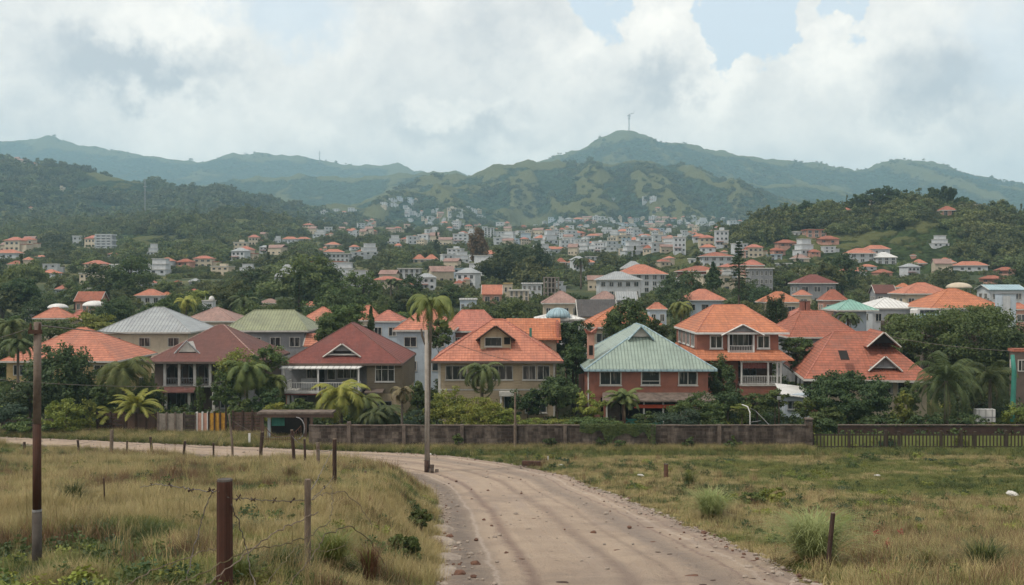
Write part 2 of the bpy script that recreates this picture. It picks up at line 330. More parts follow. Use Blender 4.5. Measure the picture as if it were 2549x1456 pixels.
M['brownroof'] = roof_mat('brown_shingle', (.155, .070, .060), (.125, .060, .054), row=.13, colw=.3, depth=.025, moss=.3, patch=.8)
M['teal'] = roof_mat('teal_sheet', (.26, .33, .285), (.20, .26, .225), row=.42, colw=.34, seam=True, moss=.25, depth=.04, rough=.4, spec=.5)
M['mint'] = roof_mat('mint_sheet', (.20, .38, .32), (.16, .31, .265), row=.5, colw=.5, seam=True, rough=.4)
M['olive'] = roof_mat('olive_sheet', (.25, .27, .17), (.20, .215, .14), row=.6, colw=.38, seam=True, rough=.5, moss=.4)
M['greyroof'] = roof_mat('grey_sheet', (.30, .32, .33), (.23, .245, .26), row=.6, colw=.5, seam=True, rough=.4, moss=.3, spec=.5); M['mauve'] = roof_mat('mauve_tile', (.34, .22, .19), (.26, .17, .15)); M['darkroof'] = roof_mat('slate', (.09, .085, .085), (.065, .062, .065))
M['whiteroof'] = roof_mat('white_sheet', (.60, .60, .59), (.50, .50, .49), row=.8, colw=.6, seam=True, rough=.5, moss=.15); M['bluesheet'] = roof_mat('blue_sheet', (.30, .42, .47), (.24, .35, .40), row=.8, colw=.6, seam=True, rough=.4)
M['cream'] = line_mat('cream_siding', (.42, .34, .235), (.35, .285, .20), .26, depth=.02, dark=.3, streak=.3); M['olivew'] = line_mat('olive_siding', (.20, .17, .125), (.165, .14, .105), .2, depth=.02, dark=.3)
M['brick'] = line_mat('red_brick', (.29, .120, .085), (.23, .10, .075), .085, depth=.01, dark=.25, streak=.25); M['brickfar'] = plain('red_brick_plain', (.27, .11, .08), streak=.3)
M['creamw'] = plain('cream_render', (.50, .43, .33), (.42, .36, .28), 1, streak=.25); M['whitew'] = plain('white_render', (.48, .50, .52), (.38, .40, .42), 1, streak=.2); M['bluew'] = plain('blue_white_render', (.42, .48, .54), (.36, .42, .48), 1, streak=.2)
M['greyw'] = plain('grey_wall', (.25, .255, .27), (.19, .195, .205), 1, streak=.3); M['brownw'] = plain('brown_wall', (.13, .10, .085), (.095, .075, .066), 1, streak=.3); M['yelloww'] = plain('yellow_wall', (.48, .36, .18), streak=.25); M['pinkw'] = plain('pink_wall', (.48, .27, .21), streak=.25)
M['concrete'] = plain('concrete', (.27, .235, .205), (.17, .15, .13), 1.6, .9, 14, .01, streak=.5); M['wallc'] = plain('stained_wall', (.046, .034, .030), (.10, .082, .070), .9, .95, 10, .012, streak=.85)
M['post_brown'] = line_mat('post_brown', (.068, .030, .021), (.036, .018, .014), .03, 0, .004, .6, .6); M['polec'] = plain('pole_concrete', (.33, .30, .27), (.25, .225, .20), 2.5, .9, streak=.25); M['polefoot'] = plain('pole_foot', (.085, .076, .068), (.055, .048, .043), 4, .9, streak=.4); M['wallb'] = None; M['pierc'] = plain('pier', (.17, .135, .115), (.09, .07, .06), 2.0, .95, 10, .01, streak=.5)
M['wood'] = line_mat('weathered_wood', (.10, .062, .047), (.07, .045, .036), .5, 0, .01, .3); M['woodd'] = plain('dark_wood', (.065, .038, .030), (.04, .025, .02), 3, .9, 30, .01, streak=.6); M['woodp'] = plain('pale_post', (.20, .155, .12), (.12, .09, .07), 4, .9, 30, .006, streak=.5)
M['picket'] = plain('picket_wood', (.060, .045, .032), (.04, .03, .022), 3, .9); M['grass_panel'] = plain('green_panel', (.27, .31, .10), (.22, .26, .085), 2, .9)
M['tealp'] = plain('teal_paint', (.045, .21, .17), (.035, .16, .13), 1, .6, streak=.3); M['yellowp'] = plain('yellow_paint', (.50, .27, .04), (.28, .14, .03), 3, .7, streak=.5); M['redp'] = plain('red_paint', (.42, .07, .03), streak=.2)
M['metal'] = plain('grey_metal', (.32, .32, .33), rough=.5, metal=.3); M['rust'] = plain('rust', (.14, .07, .045), (.08, .045, .035), 6, .8)
M['bark'] = plain('bark', (.10, .078, .058), (.06, .046, .036), 2.5, .9, 18, .02); M['palmbark'] = line_mat('palm_bark', (.15, .125, .10), (.10, .082, .068), .16, 2, .02, .4, .3)
M['stone'] = plain('stone', (.32, .27, .225), (.20, .165, .14), 3, .9, 12, .02); M['litter'] = plain('litter_white', (.55, .53, .50), rough=.7); M['wire'] = plain('wire', (.13, .11, .10), rough=.6)
M['leaf'] = leaf_mat('leaf_green', (0.1014, 0.1365, 0.039), (0.0442, 0.0754, 0.0234)); M['leafd'] = leaf_mat('leaf_dark', (0.0718, 0.1076, 0.0374), (0.0299, 0.0568, 0.0209)); M['leafy'] = leaf_mat('leaf_yellow', (0.247, 0.2665, 0.0546), (0.1365, 0.1755, 0.039)); M['leafb'] = leaf_mat('leaf_blue', (0.0715, 0.1105, 0.065), (0.039, 0.0676, 0.039))
M['palm'] = leaf_mat('palm_green', (0.1625, 0.1885, 0.0546), (0.0845, 0.117, 0.0364)); M['palmy'] = leaf_mat('palm_yellow', (0.286, 0.2795, 0.0585), (0.169, 0.195, 0.0416)); M['palmd'] = leaf_mat('palm_dark', (0.104, 0.1274, 0.0442), (0.0546, 0.078, 0.0286)); M['palmdry'] = leaf_mat('palm_dry', (0.195, 0.156, 0.091), (0.13, 0.104, 0.0585))
M['wood_near'] = leaf_mat('hill_leaf', (0.1299, 0.1491, 0.0481), (0.0539, 0.077, 0.026), orand=.45); M['wood_far'] = leaf_mat('far_leaf', (0.0978, 0.115, 0.0403), (0.0483, 0.069, 0.0253), orand=.4)
M['gdry'] = leaf_mat('grass_dry', (.38, .31, .15), (.24, .205, .09), orand=.3, trans=.35); M['ggreen'] = leaf_mat('grass_green', (0.1836, 0.189, 0.0562), (0.108, 0.135, 0.0389), orand=.3, trans=.35); M['gdark'] = leaf_mat('grass_dark', (0.0648, 0.0864, 0.0216), (0.0378, 0.0594, 0.0151), orand=.3); M['gpale'] = leaf_mat('grass_pale', (0.34, 0.38, 0.17), (0.21, 0.27, 0.09), orand=.1, trans=.4)
M['gbrown'] = leaf_mat('grass_brown', (0.1944, 0.1134, 0.0594), (0.108, 0.067, 0.0346), orand=.3)

m, t, b, _ = newmat('block_wall'); M['wallc'] = m      # damp stained blockwork with rows of joints
g = t.n('ShaderNodeNewGeometry').outputs['Position']; p = t.sep(g); bt = t.n('ShaderNodeTexBrick'); bt.inputs['Scale'].default_value = 1; bt.inputs['Brick Width'].default_value = .62; bt.inputs['Row Height'].default_value = .30; bt.inputs['Mortar Size'].default_value = .022
t.l(t.vec(p[0], p[2], 0), bt.inputs['Vector']); sv = t.noise(t.vec(t.m('MULTIPLY', p[0], 1.3), 0, t.m('MULTIPLY', p[2], .25)), 1, 7, .72); f = t.noise(g, .35, 5, .6); k = t.m('ADD', t.m('MULTIPLY', sv, .65), t.m('MULTIPLY', f, .45))
rb = t.n('ShaderNodeTexWhiteNoise', noise_dimensions='2D'); t.l(t.vec(t.m('FLOOR', t.m('DIVIDE', p[0], .62)), t.m('FLOOR', t.m('DIVIDE', p[2], .3)), 0), rb.inputs['Vector'])
col = t.mix(t.ramp(t.m('ADD', k, t.m('MULTIPLY', rb.outputs[0], .10)), .52, .74), (.040, .029, .025), (.165, .135, .115)); col = t.mix(t.m('MULTIPLY', bt.outputs['Fac'], .5), col, (.10, .08, .07)); col = t.mix(t.ramp(t.noise(g, 4, 5, .7), .5, .7, 0, .5), col, (.03, .028, .018))
t.l(col, b.inputs['Base Color']); b.inputs['Roughness'].default_value = .95; bump(t, b, t.m('ADD', t.noise(g, 8, 4), t.m('MULTIPLY', bt.outputs['Fac'], -.6)), .03)

# ground: dry meadow, greener verge along the walls, garden soil and scrub beyond
m, t, b, _ = newmat('ground'); M['ground'] = m
g = t.n('ShaderNodeNewGeometry').outputs['Position']; P = t.sep(g)
f1 = t.noise(g, .10, 7, .62); f2 = t.noise(g, .9, 6, .65); f3 = t.noise(g, 7, 5, .7)
col = t.mix(t.ramp(f1, .42, .60), (.22, .165, .082), (.125, .12, .043)); col = t.mix(t.ramp(f2, .50, .72, 0, .55), col, (.060, .070, .022)); col = t.mix(t.ramp(f3, .45, .75, 0, .4), col, (.24, .19, .11))
far = t.mix(t.ramp(t.noise(g, .035, 6, .6), .45, .66), (.035, .050, .018), (.13, .125, .050)); far = t.mix(t.ramp(t.noise(g, .4, 4, .7), .4, .7, 0, .6), far, (.025, .036, .014))
ver = t.mix(t.ramp(f2, .4, .6), (.085, .105, .030), (.13, .125, .05)); edge = t.m('ADD', P[1], t.m('MULTIPLY', t.m('SUBTRACT', f2, .5), 7))
col = t.mix(t.ramp(edge, 78, 82), col, ver); col = t.mix(t.ramp(P[1], 108, 120), col, far)
t.l(col, b.inputs['Base Color']); b.inputs['Roughness'].default_value = .95; bump(t, b, t.m('ADD', f3, t.m('MULTIPLY', f2, 2)), .12)
# hills: forest with paler grass on the spurs
def hill_mat(name, forest, grass, lo, hi, sc, extra=None):
    m, t, b, _ = newmat(name); g = t.n('ShaderNodeNewGeometry').outputs['Position']
    at_ = t.n('ShaderNodeAttribute', attribute_name='spur').outputs['Fac']
    f = t.noise(t.vm('MULTIPLY', g, (1, .4, .7)), 1 / (sc * 7), 7, .64); f = t.m('ADD', f, t.m('MULTIPLY', t.m('SUBTRACT', at_, .5), .62)); f2 = t.noise(g, 1 / sc, 6, .7)
    col = t.mix(t.ramp(f2, .42, .62, 0, 1), forest, tuple(x * .42 for x in forest)); k = t.ramp(t.m('ADD', f, t.m('MULTIPLY', t.m('SUBTRACT', f2, .5), .18)), lo, hi)
    if extra:
        for (cx, cy, rx, ry) in extra:
            p = t.sep(g); X = t.m('DIVIDE', t.m('SUBTRACT', p[0], t.m('ADD', cx, t.m('MULTIPLY', t.m('SUBTRACT', f2, .5), rx * 1.2))), rx); Y = t.m('DIVIDE', t.m('SUBTRACT', p[1], cy), ry)
            k = t.m('MAXIMUM', k, t.ramp(t.m('ADD', t.m('MULTIPLY', X, X), t.m('MULTIPLY', Y, Y)), 1.05, .8))
    col = t.mix(k, col, t.mix(f2, grass, tuple(x * .6 for x in grass))); t.l(col, b.inputs['Base Color']); b.inputs['Roughness'].default_value = 1; b.inputs['Specular IOR Level'].default_value = 0
    v = t.n('ShaderNodeTexVoronoi', feature='SMOOTH_F1'); v.inputs['Scale'].default_value = 1 / (sc * .8); t.l(g, v.inputs['Vector']); h = t.m('SUBTRACT', t.m('MULTIPLY', f2, .7), t.m('MULTIPLY', v.outputs[0], t.m('SUBTRACT', 1, k)))
    bump(t, b, h, sc * 1.0, .9); return m
FO = (.052, .074, .030); GR = (.12, .128, .055)

# ------------------------------------------------------------------ ground sheet, hills
def grid_faces(nr, nc):
    i = np.arange((nr - 1) * (nc - 1)); r = i // (nc - 1); c = i % (nc - 1); a = r * nc + c
    return np.stack([a, a + 1, a + nc + 1, a + nc], 1)
ys = np.concatenate([np.arange(-40, 12, 1.5), np.arange(12, 95, .33), np.geomspace(95, 5600, 260)]); nc = 460
tt = np.linspace(-1, 1, nc); tt = tt * (.55 + .45 * tt * tt)
GX = tt[None, :] * (np.abs(ys)[:, None] * 1.15 + 45); GY = np.repeat(ys[:, None], nc, 1); GZ = T(GX, GY, hills=False)
ground = link('ground', np_mesh('ground', np.stack([GX.ravel(), GY.ravel(), GZ.ravel()], 1), grid_faces(len(ys), nc), True), M['ground']); setp(ground, kind='structure')
for nm, L in HILLS.items():
    Y0, wf = L['Y0'], L['wf']; near = Y0 < 1000; nr, ncx = (200, 620) if Y0 < 2500 else (150, 560)
    yy = np.linspace(Y0 - wf * 1.35, Y0 + wf * .5, nr); half = Y0 * (.9 if Y0 > 1000 else 1.05); xx = np.linspace(-half, half, ncx)
    if nm == 'near_hill': xx = np.linspace(0, half * 1.6, ncx)
    X, Y = np.meshgrid(xx, yy); Z = hill_z(L, X, Y)
    Z = np.maximum(Z, base(Y) - 25)
    me = np_mesh(nm, np.stack([X.ravel(), Y.ravel(), Z.ravel()], 1), grid_faces(nr, ncx), True)
    # spur attribute: how far a point stands above its surroundings
    k = 9; Zs = Z.copy()
    for ax in (0, 1):
        c = np.cumsum(np.pad(Zs, [(k + 1, k) if a == ax else (0, 0) for a in (0, 1)], 'edge'), ax); n = Zs.shape[ax]
        Zs = (np.take(c, range(2 * k + 1, 2 * k + 1 + n), ax) - np.take(c, range(0, n), ax)) / (2 * k + 1)
    sp = np.clip(.5 + (Z - Zs) / (Y0 * .012), 0, 1); a = me.attributes.new('spur', 'FLOAT', 'POINT'); a.data.foreach_set('value', sp.ravel().astype(np.float32))
    sc = max(5, Y0 * .0045); lo, hi = .52, .60
    ex = None
    if nm == 'central_mountain': lo, hi = .53, .61; ex = [((525 - 512) * 1.72, 1690, 52, 120), ((524 - 512) * 1.85, 1850, 26, 130)]
    if nm in ('dark_hill', 'middle_ridge', 'right_ridge'): lo, hi = .60, .70
    if nm in ('left_range', 'mast_mountain'): lo, hi = .57, .72
    if nm == 'low_hill': lo, hi = .50, .58
    if nm == 'near_hill': lo, hi = .50, .58
    L['mat'] = hill_mat(nm + '_cover', FO if Y0 < 1400 else (.036, .060, .034), GR if nm != 'central_mountain' else (.125, .130, .058), lo, hi, sc, ex); o = link('hill_' + nm if False else ('hill' if nm.endswith('hill') else 'mountain'), me, L['mat']); setp(o, kind='structure')

# ------------------------------------------------------------------ road
def resamp(P, n):
    P = np.array(P); d = np.r_[0, np.cumsum(np.hypot(*np.diff(P, axis=0).T))]; s = np.linspace(0, d[-1], n)
    Q = np.stack([np.interp(s, d, P[:, 0]), np.interp(s, d, P[:, 1])], 1)
    for _ in range(14): Q[1:-1] = (Q[:-2] + Q[1:-1] * 2 + Q[2:]) / 4
    return Q
n1, n2 = 640, 72
A = resamp(NE[NE[:, 1] >= 5 - 50], n1); B = resamp(FE, n1)
# pair the edges by a shared direction: move along both so that each rung is roughly square to the road
ar = np.arange(n1) * 1.0
jl = (vnoise(ar * .035, ar * 0) - .5) * .5; jr = (vnoise(ar * .045, ar * 0 + 9) - .5) * 1.2; el_ = (fbm(ar * .35, ar * 0 + 2, 3) - .5) * .55; er_ = (fbm(ar * .3, ar * 0 + 7, 3) - .5) * .9
dirs = (B - A); dirs /= np.hypot(dirs[:, 0], dirs[:, 1])[:, None]
A2 = A - dirs * (.25 + jl)[:, None]; B2 = B + dirs * (jr * .8)[:, None]
RA_, RB_ = A2, B2; S = np.linspace(0, 1, n2); RX = A2[:, None, 0] * (1 - S) + B2[:, None, 0] * S; EJ = el_[:, None] * (1 - S)[None, :] ** 8 + er_[:, None] * S[None, :] ** 8; RY = A2[:, None, 1] * (1 - S) + B2[:, None, 1] * S
RX = RX + EJ * dirs[:, None, 0]; RY = RY + EJ * dirs[:, None, 1]
arc = np.r_[0, np.cumsum(np.hypot(*np.diff((A + B) / 2, axis=0).T))]
lift = .11 * np.clip(np.minimum(S, 1 - S) * 16, 0, 1) - .03
RZ = T(RX, RY, False) * 0 + prof(RY) + lift[None, :] + (fbm(RX * .5, RY * .5, 3) - .5) * .05
ms = S[None, :] + (vnoise(arc * .09, arc * 0 + 3)[:, None] - .5) * .07
for c_, w_, dep in ((.16, .03, .05), (.26, .022, .06), (.50, .03, .07), (.62, .02, .04), (.73, .035, .07), (.80, .012, .04), (.90, .015, .05)):
    RZ = RZ - .55 * dep * np.exp(-((ms - c_) / w_) ** 2) * (.4 + 1.2 * fbm(RX * .12, RY * .12, 2)) + dep * .25 * np.exp(-((ms - c_ - w_ * 1.8) / (w_ * .7)) ** 2)
RZ = RZ + (fbm(RX * 2.5, RY * 2.5, 3) - .5) * .05
me = np_mesh('road', np.stack([RX.ravel(), RY.ravel(), RZ.ravel()], 1), grid_faces(n1, n2)[:, ::-1], True)
for nm_, val in (('across', np.broadcast_to(S[None, :], RX.shape)), ('along', np.broadcast_to(arc[:, None], RX.shape))):
    a = me.attributes.new(nm_, 'FLOAT', 'POINT'); a.data.foreach_set('value', val.astype(np.float32).ravel())
m, t, b, _ = newmat('dirt_road'); g = t.n('ShaderNodeNewGeometry').outputs['Position']
s = t.n('ShaderNodeAttribute', attribute_name='across').outputs['Fac']; ln = t.n('ShaderNodeAttribute', attribute_name='along').outputs['Fac']
n0 = t.noise(g, .35, 6, .6); n1_ = t.noise(g, 2.2, 7, .68); n3 = t.noise(g, 14, 5, .7)
stv = t.vec(t.m('MULTIPLY', s, 26), t.m('MULTIPLY', ln, .10), 0); st = t.noise(t.vm('ADD', stv, t.vm('MULTIPLY', t.noise(g, .8, 4, .6, 1), (1.6, .25, 0))), 1, 8, .72); stv2 = t.vec(t.m('MULTIPLY', s, 9), t.m('MULTIPLY', ln, .07), 4); st2 = t.noise(stv2, 1, 5, .6)
ws = t.m('ADD', s, t.m('MULTIPLY', t.m('SUBTRACT', t.noise(t.vec(t.m('MULTIPLY', ln, .09), 3, 0), 1, 3), .5), .07))
col = t.mix(t.ramp(n0, .38, .66, 0, .7), (.37, .29, .222), (.285, .218, .168)); col = t.mix(t.ramp(st, .46, .74, 0, .5), col, (.27, .205, .165)); col = t.mix(t.ramp(n1_, .52, .74, 0, .45), col, (.26, .205, .17)); col = t.mix(t.ramp(t.noise(g, 5.5, 7, .75), .56, .72, 0, .4), col, (.21, .16, .135)); col = t.mix(t.ramp(st2, .50, .68, 0, .6), col, (.30, .24, .20))
def band(c, w, lo=0.0): return t.ramp(t.m('ABSOLUTE', t.m('SUBTRACT', t.m('ADD', ws, t.m('MULTIPLY', t.m('SUBTRACT', n1_, .5), .05)), c)), w, lo)
for c, wd_, am, cc in [(.10, .12, .9, (.14, .115, .10)), (.255, .035, .8, (.17, .115, .095)), (.165, .012, .5, (.45, .38, .33)), (.50, .045, .7, (.19, .14, .115)), (.62, .022, .5, (.19, .14, .115)), (.73, .10, .75, (.185, .15, .128)), (.80, .012, .7, (.19, .13, .11)), (.90, .018, .7, (.20, .14, .115)), (.85, .015, .5, (.47, .39, .33)), (.97, .10, .7, (.25, .195, .165))]:
    col = t.mix(t.m('MULTIPLY', band(c, wd_), t.m('MULTIPLY', t.ramp(n1_, .25, .6, .5, 1), am)), col, cc)
v = t.n('ShaderNodeTexVoronoi', feature='F1'); v.inputs['Scale'].default_value = 1.5; t.l(t.vm('ADD', g, t.vm('MULTIPLY', t.noise(g, 5, 3, .6, 1), (.35, .35, .35))), v.inputs['Vector'])
spots = t.m('MULTIPLY', t.ramp(v.outputs[0], .13, .07), t.ramp(t.sep(v.outputs['Color'])[0], .72, .76)); col = t.mix(t.m('MULTIPLY', spots, .8), col, (.085, .050, .038))
v2 = t.n('ShaderNodeTexVoronoi', feature='F1'); v2.inputs['Scale'].default_value = 6; t.l(g, v2.inputs['Vector']); sp2 = t.m('MULTIPLY', t.ramp(v2.outputs[0], .18, .1), t.ramp(t.sep(v2.outputs['Color'])[1], .8, .85))
col = t.mix(t.m('MULTIPLY', sp2, .6), col, (.14, .095, .075)); col = t.mix(t.ramp(n3, .58, .8, 0, .25), col, (.45, .38, .31)); col = t.mix(t.ramp(t.noise(g, .22, 5, .65), .52, .66, 0, .45), col, (.20, .155, .13))
t.l(col, b.inputs['Base Color']); b.inputs['Roughness'].default_value = .95
bump(t, b, t.m('ADD', t.m('ADD', t.m('MULTIPLY', st, .8), n1_), t.m('MULTIPLY', n3, .45)), .12); M['road'] = m
road = link('road', me, m); setp(road, kind='structure')
# ------------------------------------------------------------------ haze
hz = MB().box(-5200, 5200, -120, 5900, -56, 700).build('haze', None)
m = bpy.data.materials.new('haze'); m.use_nodes = True; t = NT(m.node_tree); o = t.n('ShaderNodeOutputMaterial'); pv = t.n('ShaderNodeVolumePrincipled')
pv.inputs['Color'].default_value = (.53, .82, 1.0, 1); pv.inputs['Density'].default_value = HAZE = .000185; pv.inputs['Anisotropy'].default_value = .1
t.l(pv.outputs[0], o.inputs['Volume']); hz.data.materials.append(m); setp(hz, kind='stuff')

# ------------------------------------------------------------------ foliage
def leaf_cards(P, Nn, size, rs, flat=.55, aspect=.55):
    """P points, Nn preferred normals -> diamond leaves"""
    n = len(P); d = rs.normal(size=(n, 3)); nn = Nn * flat + d * (1 - flat) * .8; nn /= np.linalg.norm(nn, axis=1)[:, None] + 1e-9
    a = np.cross(nn, rs.normal(size=(n, 3))); a /= np.linalg.norm(a, axis=1)[:, None] + 1e-9; bb = np.cross(nn, a)
    s = (size * (.6 + .8 * rs.rand(n)))[:, None]; a = a * s; bb = bb * s * aspect
    V = np.stack([P - a, P - bb, P + a, P + bb], 1).reshape(-1, 3); F = np.arange(4 * n).reshape(-1, 4); return V, F
def crown_pts(seed, rx, ry, rz, nc, lpc, cr=.30, hollow=.55, shape='round', lump=.22):
    rs = np.random.RandomState(seed); C = []
    while len(C) < nc:
        p = rs.uniform(-1, 1, 3); q = np.linalg.norm(p)
        if q > 1 or q < hollow and rs.rand() < .75: continue
        if shape == 'dome' and p[2] < -.25: continue
        if shape == 'cone': p[:2] *= max(.12, (1 - (p[2] + 1) / 2)) * 1.1
        if shape == 'umbrella' and (p[2] < 0 or p[2] > .9): continue
        C.append(p * (1 + rs.uniform(-lump, lump)))
    C = np.array(C); P = np.repeat(C, lpc, 0); off = rs.normal(size=P.shape); off /= np.linalg.norm(off, axis=1)[:, None]; off *= (rs.rand(len(P))[:, None] ** .45)
    sz = np.repeat(cr * rs.uniform(.6, 1.25, len(C)), lpc)[:, None]
    if shape == 'cone': sz = sz * np.clip(1.1 - (P[:, 2:3] + 1) / 2, .25, 1)
    off[:, 2] *= .75; P = P + off * sz; Nn = off * .6 + P * .5 + np.array([0, 0, .45]); Nn /= np.linalg.norm(Nn, axis=1)[:, None]
    return P * np.array([rx, ry, rz]), Nn, C * np.array([rx, ry, rz]), rs
def crown_mesh(name, seed, rx, ry, rz, nc, lpc, leaf, **k):
    fl = k.pop('flat', .55); P, Nn, C, rs = crown_pts(seed, rx, ry, rz, nc, lpc, **k); V, F = leaf_cards(P, Nn, leaf, rs, fl); return np_mesh(name, V, F), C
def trunk_mb(h, r, C=None, n=7, seed=0, top=.35, cz=0, lean=(0, 0)):
    """tapered trunk from the ground to the crown's centre with limbs reaching for leaf clumps (crown centre at height cz)"""
    rd = random.Random(seed); mb = MB(); pts = []
    for i in range(6):
        k = i / 5; pts.append((lean[0] * k + rd.uniform(-.12, .12) * r * 4 * k, lean[1] * k + rd.uniform(-.1, .1) * r * 4 * k, -.25 + (h + .25) * k))
    mb.tube(pts, [r * 1.35] + [r * (1 - (1 - top) * i / 5) for i in range(1, 6)], 8)
    if C is not None:
        for i in rd.sample(range(len(C)), min(n, len(C))):
            c = C[i]; k = rd.uniform(.5, .95); s = Vector(pts[5]) * k + Vector(pts[0]) * (1 - k); e = Vector((c[0] + lean[0], c[1] + lean[1], c[2] + cz)); mid = s.lerp(e, .5) + Vector((0, 0, .1 * (e - s).length))
            mb.tube([s, mid, e], [r * top * .9, r * top * .55, r * .08], 5)
    return mb
def tree(label, x, y, z, cz, rx, rz, mat='leaf', nc=60, lpc=60, leaf=.16, cat='tree', name='tree', trunk_r=None, seed=None, group=None, bark='bark', lean=(0, 0), **k):
    seed = seed if seed is not None else int(abs(x * 31 + y * 17)) % 9999; t = thing(name, label, cat, (x, y, z), 0, group); hc = cz - z
    me, C = crown_mesh('crown', seed, rx, rx * .9, rz, nc, lpc, leaf, **k)
    if cat in ('bush', 'shrub', 'hedge'): tr = None
    r = trunk_r or max(.07, rx * .075); trunk_mb(max(.3, hc + rz * .25), r, C, 7, seed, cz=hc, lean=lean).build('trunk' if cat == 'tree' else 'stem', M[bark], t, True)
    c = link('crown' if cat == 'tree' else 'foliage', me, M[mat], t); c.location = (lean[0], lean[1], hc); return t
def frond(rs, az, L, up, droop, leaflets, lw, ll, V, F, base_=(0, 0, 0), gap=.12, stem=.035, hang=.35, twist=0):
    """one arching pinnate frond appended to V, F"""
    d = np.array([math.cos(az), math.sin(az), 0.]); side = np.array([-math.sin(az), math.cos(az), 0.]); pts = []; ang_ = up; p = np.array(base_, float); n = leaflets; st = L / n
    for i in range(n + 1):
        pts.append(p.copy()); p = p + (d * math.cos(ang_) + np.array([0, 0, math.sin(ang_)])) * st; ang_ -= droop / n * (1 + .8 * i / n)
    for i in range(n):          # rib
        w_ = stem * (1 - i / n * .8); b = len(V); V += [pts[i] - side * w_, pts[i] + side * w_, pts[i + 1] + side * w_ * .9, pts[i + 1] - side * w_ * .9]; F.append((b, b + 1, b + 2, b + 3))
    for i in range(int(gap * n), n):
        k = i / n; tg = pts[i + 1] - pts[i]; tg /= np.linalg.norm(tg); l = ll * (math.sin(math.pi * min(1, .18 + k * .86)) ** .6) * rs.uniform(.8, 1.15)
        for sgn in (-1, 1):
            dd = side * sgn * .9 + tg * .55 + np.array([0, 0, -hang * rs.uniform(.6, 1.4)]); dd /= np.linalg.norm(dd); b = len(V)
            wv_ = tg * lw * .5; V += [pts[i] - wv_, pts[i] + wv_, pts[i] + dd * l * .6 + wv_ * .9 + np.array([0, 0, -hang * .1 * l]), pts[i] + dd * l + np.array([0, 0, -hang * .35 * l])]; F.append((b, b + 1, b + 2, b + 3))
def palm_crown(name, seed, L, n, leaflets=26, droop=1.7, up=(.2, 1.3), ll=.55, lw=.10, hang=.35, spread=1.0, az_w=None):
    rs = np.random.RandomState(seed); V = []; F = []
    for i in range(n):
        a = 2 * math.pi * (i * .381966) + rs.uniform(-.3, .3); u_ = up[0] + (up[1] - up[0]) * ((i + .5) / n) ** .8
        frond(rs, a, L * rs.uniform(.8, 1.1), u_ + rs.uniform(-.12, .12), droop * rs.uniform(.8, 1.15), leaflets, lw, ll, V, F, hang=hang)
    return np_mesh(name, np.array(V), np.array(F))
def palm(label, x, y, z, top, L, n=18, mat='palm', r=.15, lean=(0, 0), seed=1, dead=3, bark='palmbark', group=None, name='palm_tree', cat='palm', **k):
    t = thing(name, label, cat, (x, y, z), 0, group); h = top - z; rd = random.Random(seed)
    pts = [(lean[0] * (i / 6) ** 1.5, lean[1] * (i / 6) ** 1.5, -.2 + (h + .2) * i / 6) for i in range(7)]
    MB().tube(pts, [r * 1.5, r * 1.1] + [r] * 4 + [r * .85], 9, jag=.05).build('trunk', M[bark], t, True)
    c = link('crown', palm_crown('crown', seed, L, n, **k), M[mat], t); c.location = (lean[0], lean[1], h)
    if dead:
        dd = link('dead_frond', palm_crown('dead_frond', seed + 50, L * .8, dead, 20, droop=1.2, up=(-.9, -.4), ll=.35, lw=.07, hang=.8), M['palmdry'], t); dd.location = (lean[0], lean[1], h - .1)
    return t
# --- prototypes for copies
PROTO = bpy.data.collections.new('prototypes')        # not linked to the scene
def proto_crown(nm, mat, *a, **k):
    me, C = crown_mesh(nm, *a, **k); o = bpy.data.objects.new(nm, me); me.materials.append(M[mat]); return o, C
def scatter(name, P, sc, rz, ix, protos, label=None, cat=None, kind='stuff', tilt=None):
    col = bpy.data.collections.new(name + '_source')
    for i, o in enumerate(protos):
        o2 = o.copy(); o2.name = '%02d_%s' % (i, name); col.objects.link(o2)
    me = bpy.data.meshes.new(name); me.vertices.add(len(P)); me.vertices.foreach_set('co', np.asarray(P, np.float32).ravel())
    for nm, v, ty in (('sc', sc, 'FLOAT'), ('rz', rz, 'FLOAT'), ('ix', ix, 'INT')):
        a = me.attributes.new(nm, ty, 'POINT'); a.data.foreach_set('value', np.asarray(v, np.int32 if ty == 'INT' else np.float32))
    o = bpy.data.objects.new(name, me); COL.objects.link(o)
    ng = bpy.data.node_groups.new(name, 'GeometryNodeTree'); ng.interface.new_socket('Geometry', in_out='INPUT', socket_type='NodeSocketGeometry'); ng.interface.new_socket('Geometry', in_out='OUTPUT', socket_type='NodeSocketGeometry')
    nd = ng.nodes; gi = nd.new('NodeGroupInput'); go = nd.new('NodeGroupOutput'); ip = nd.new('GeometryNodeInstanceOnPoints'); ci = nd.new('GeometryNodeCollectionInfo')
    ci.inputs['Collection'].default_value = col; ci.inputs['Separate Children'].default_value = True; ci.inputs['Reset Children'].default_value = True
    def na(n_, ty):
        q = nd.new('GeometryNodeInputNamedAttribute'); q.data_type = ty; q.inputs[0].default_value = n_; return [s for s in q.outputs if s.enabled][0]
    cx = nd.new('ShaderNodeCombineXYZ'); L_ = ng.links.new; L_(na('rz', 'FLOAT'), cx.inputs[2]); L_(gi.outputs[0], ip.inputs['Points']); L_(ci.outputs[0], ip.inputs['Instance']); ip.inputs['Pick Instance'].default_value = True
    L_(na('ix', 'INT'), ip.inputs['Instance Index']); L_(cx.outputs[0], ip.inputs['Rotation']); L_(na('sc', 'FLOAT'), ip.inputs['Scale']); L_(ip.outputs[0], go.inputs[0])
    md = o.modifiers.new('scatter', 'NODES'); md.node_group = ng; return setp(o, label, cat, kind=kind)

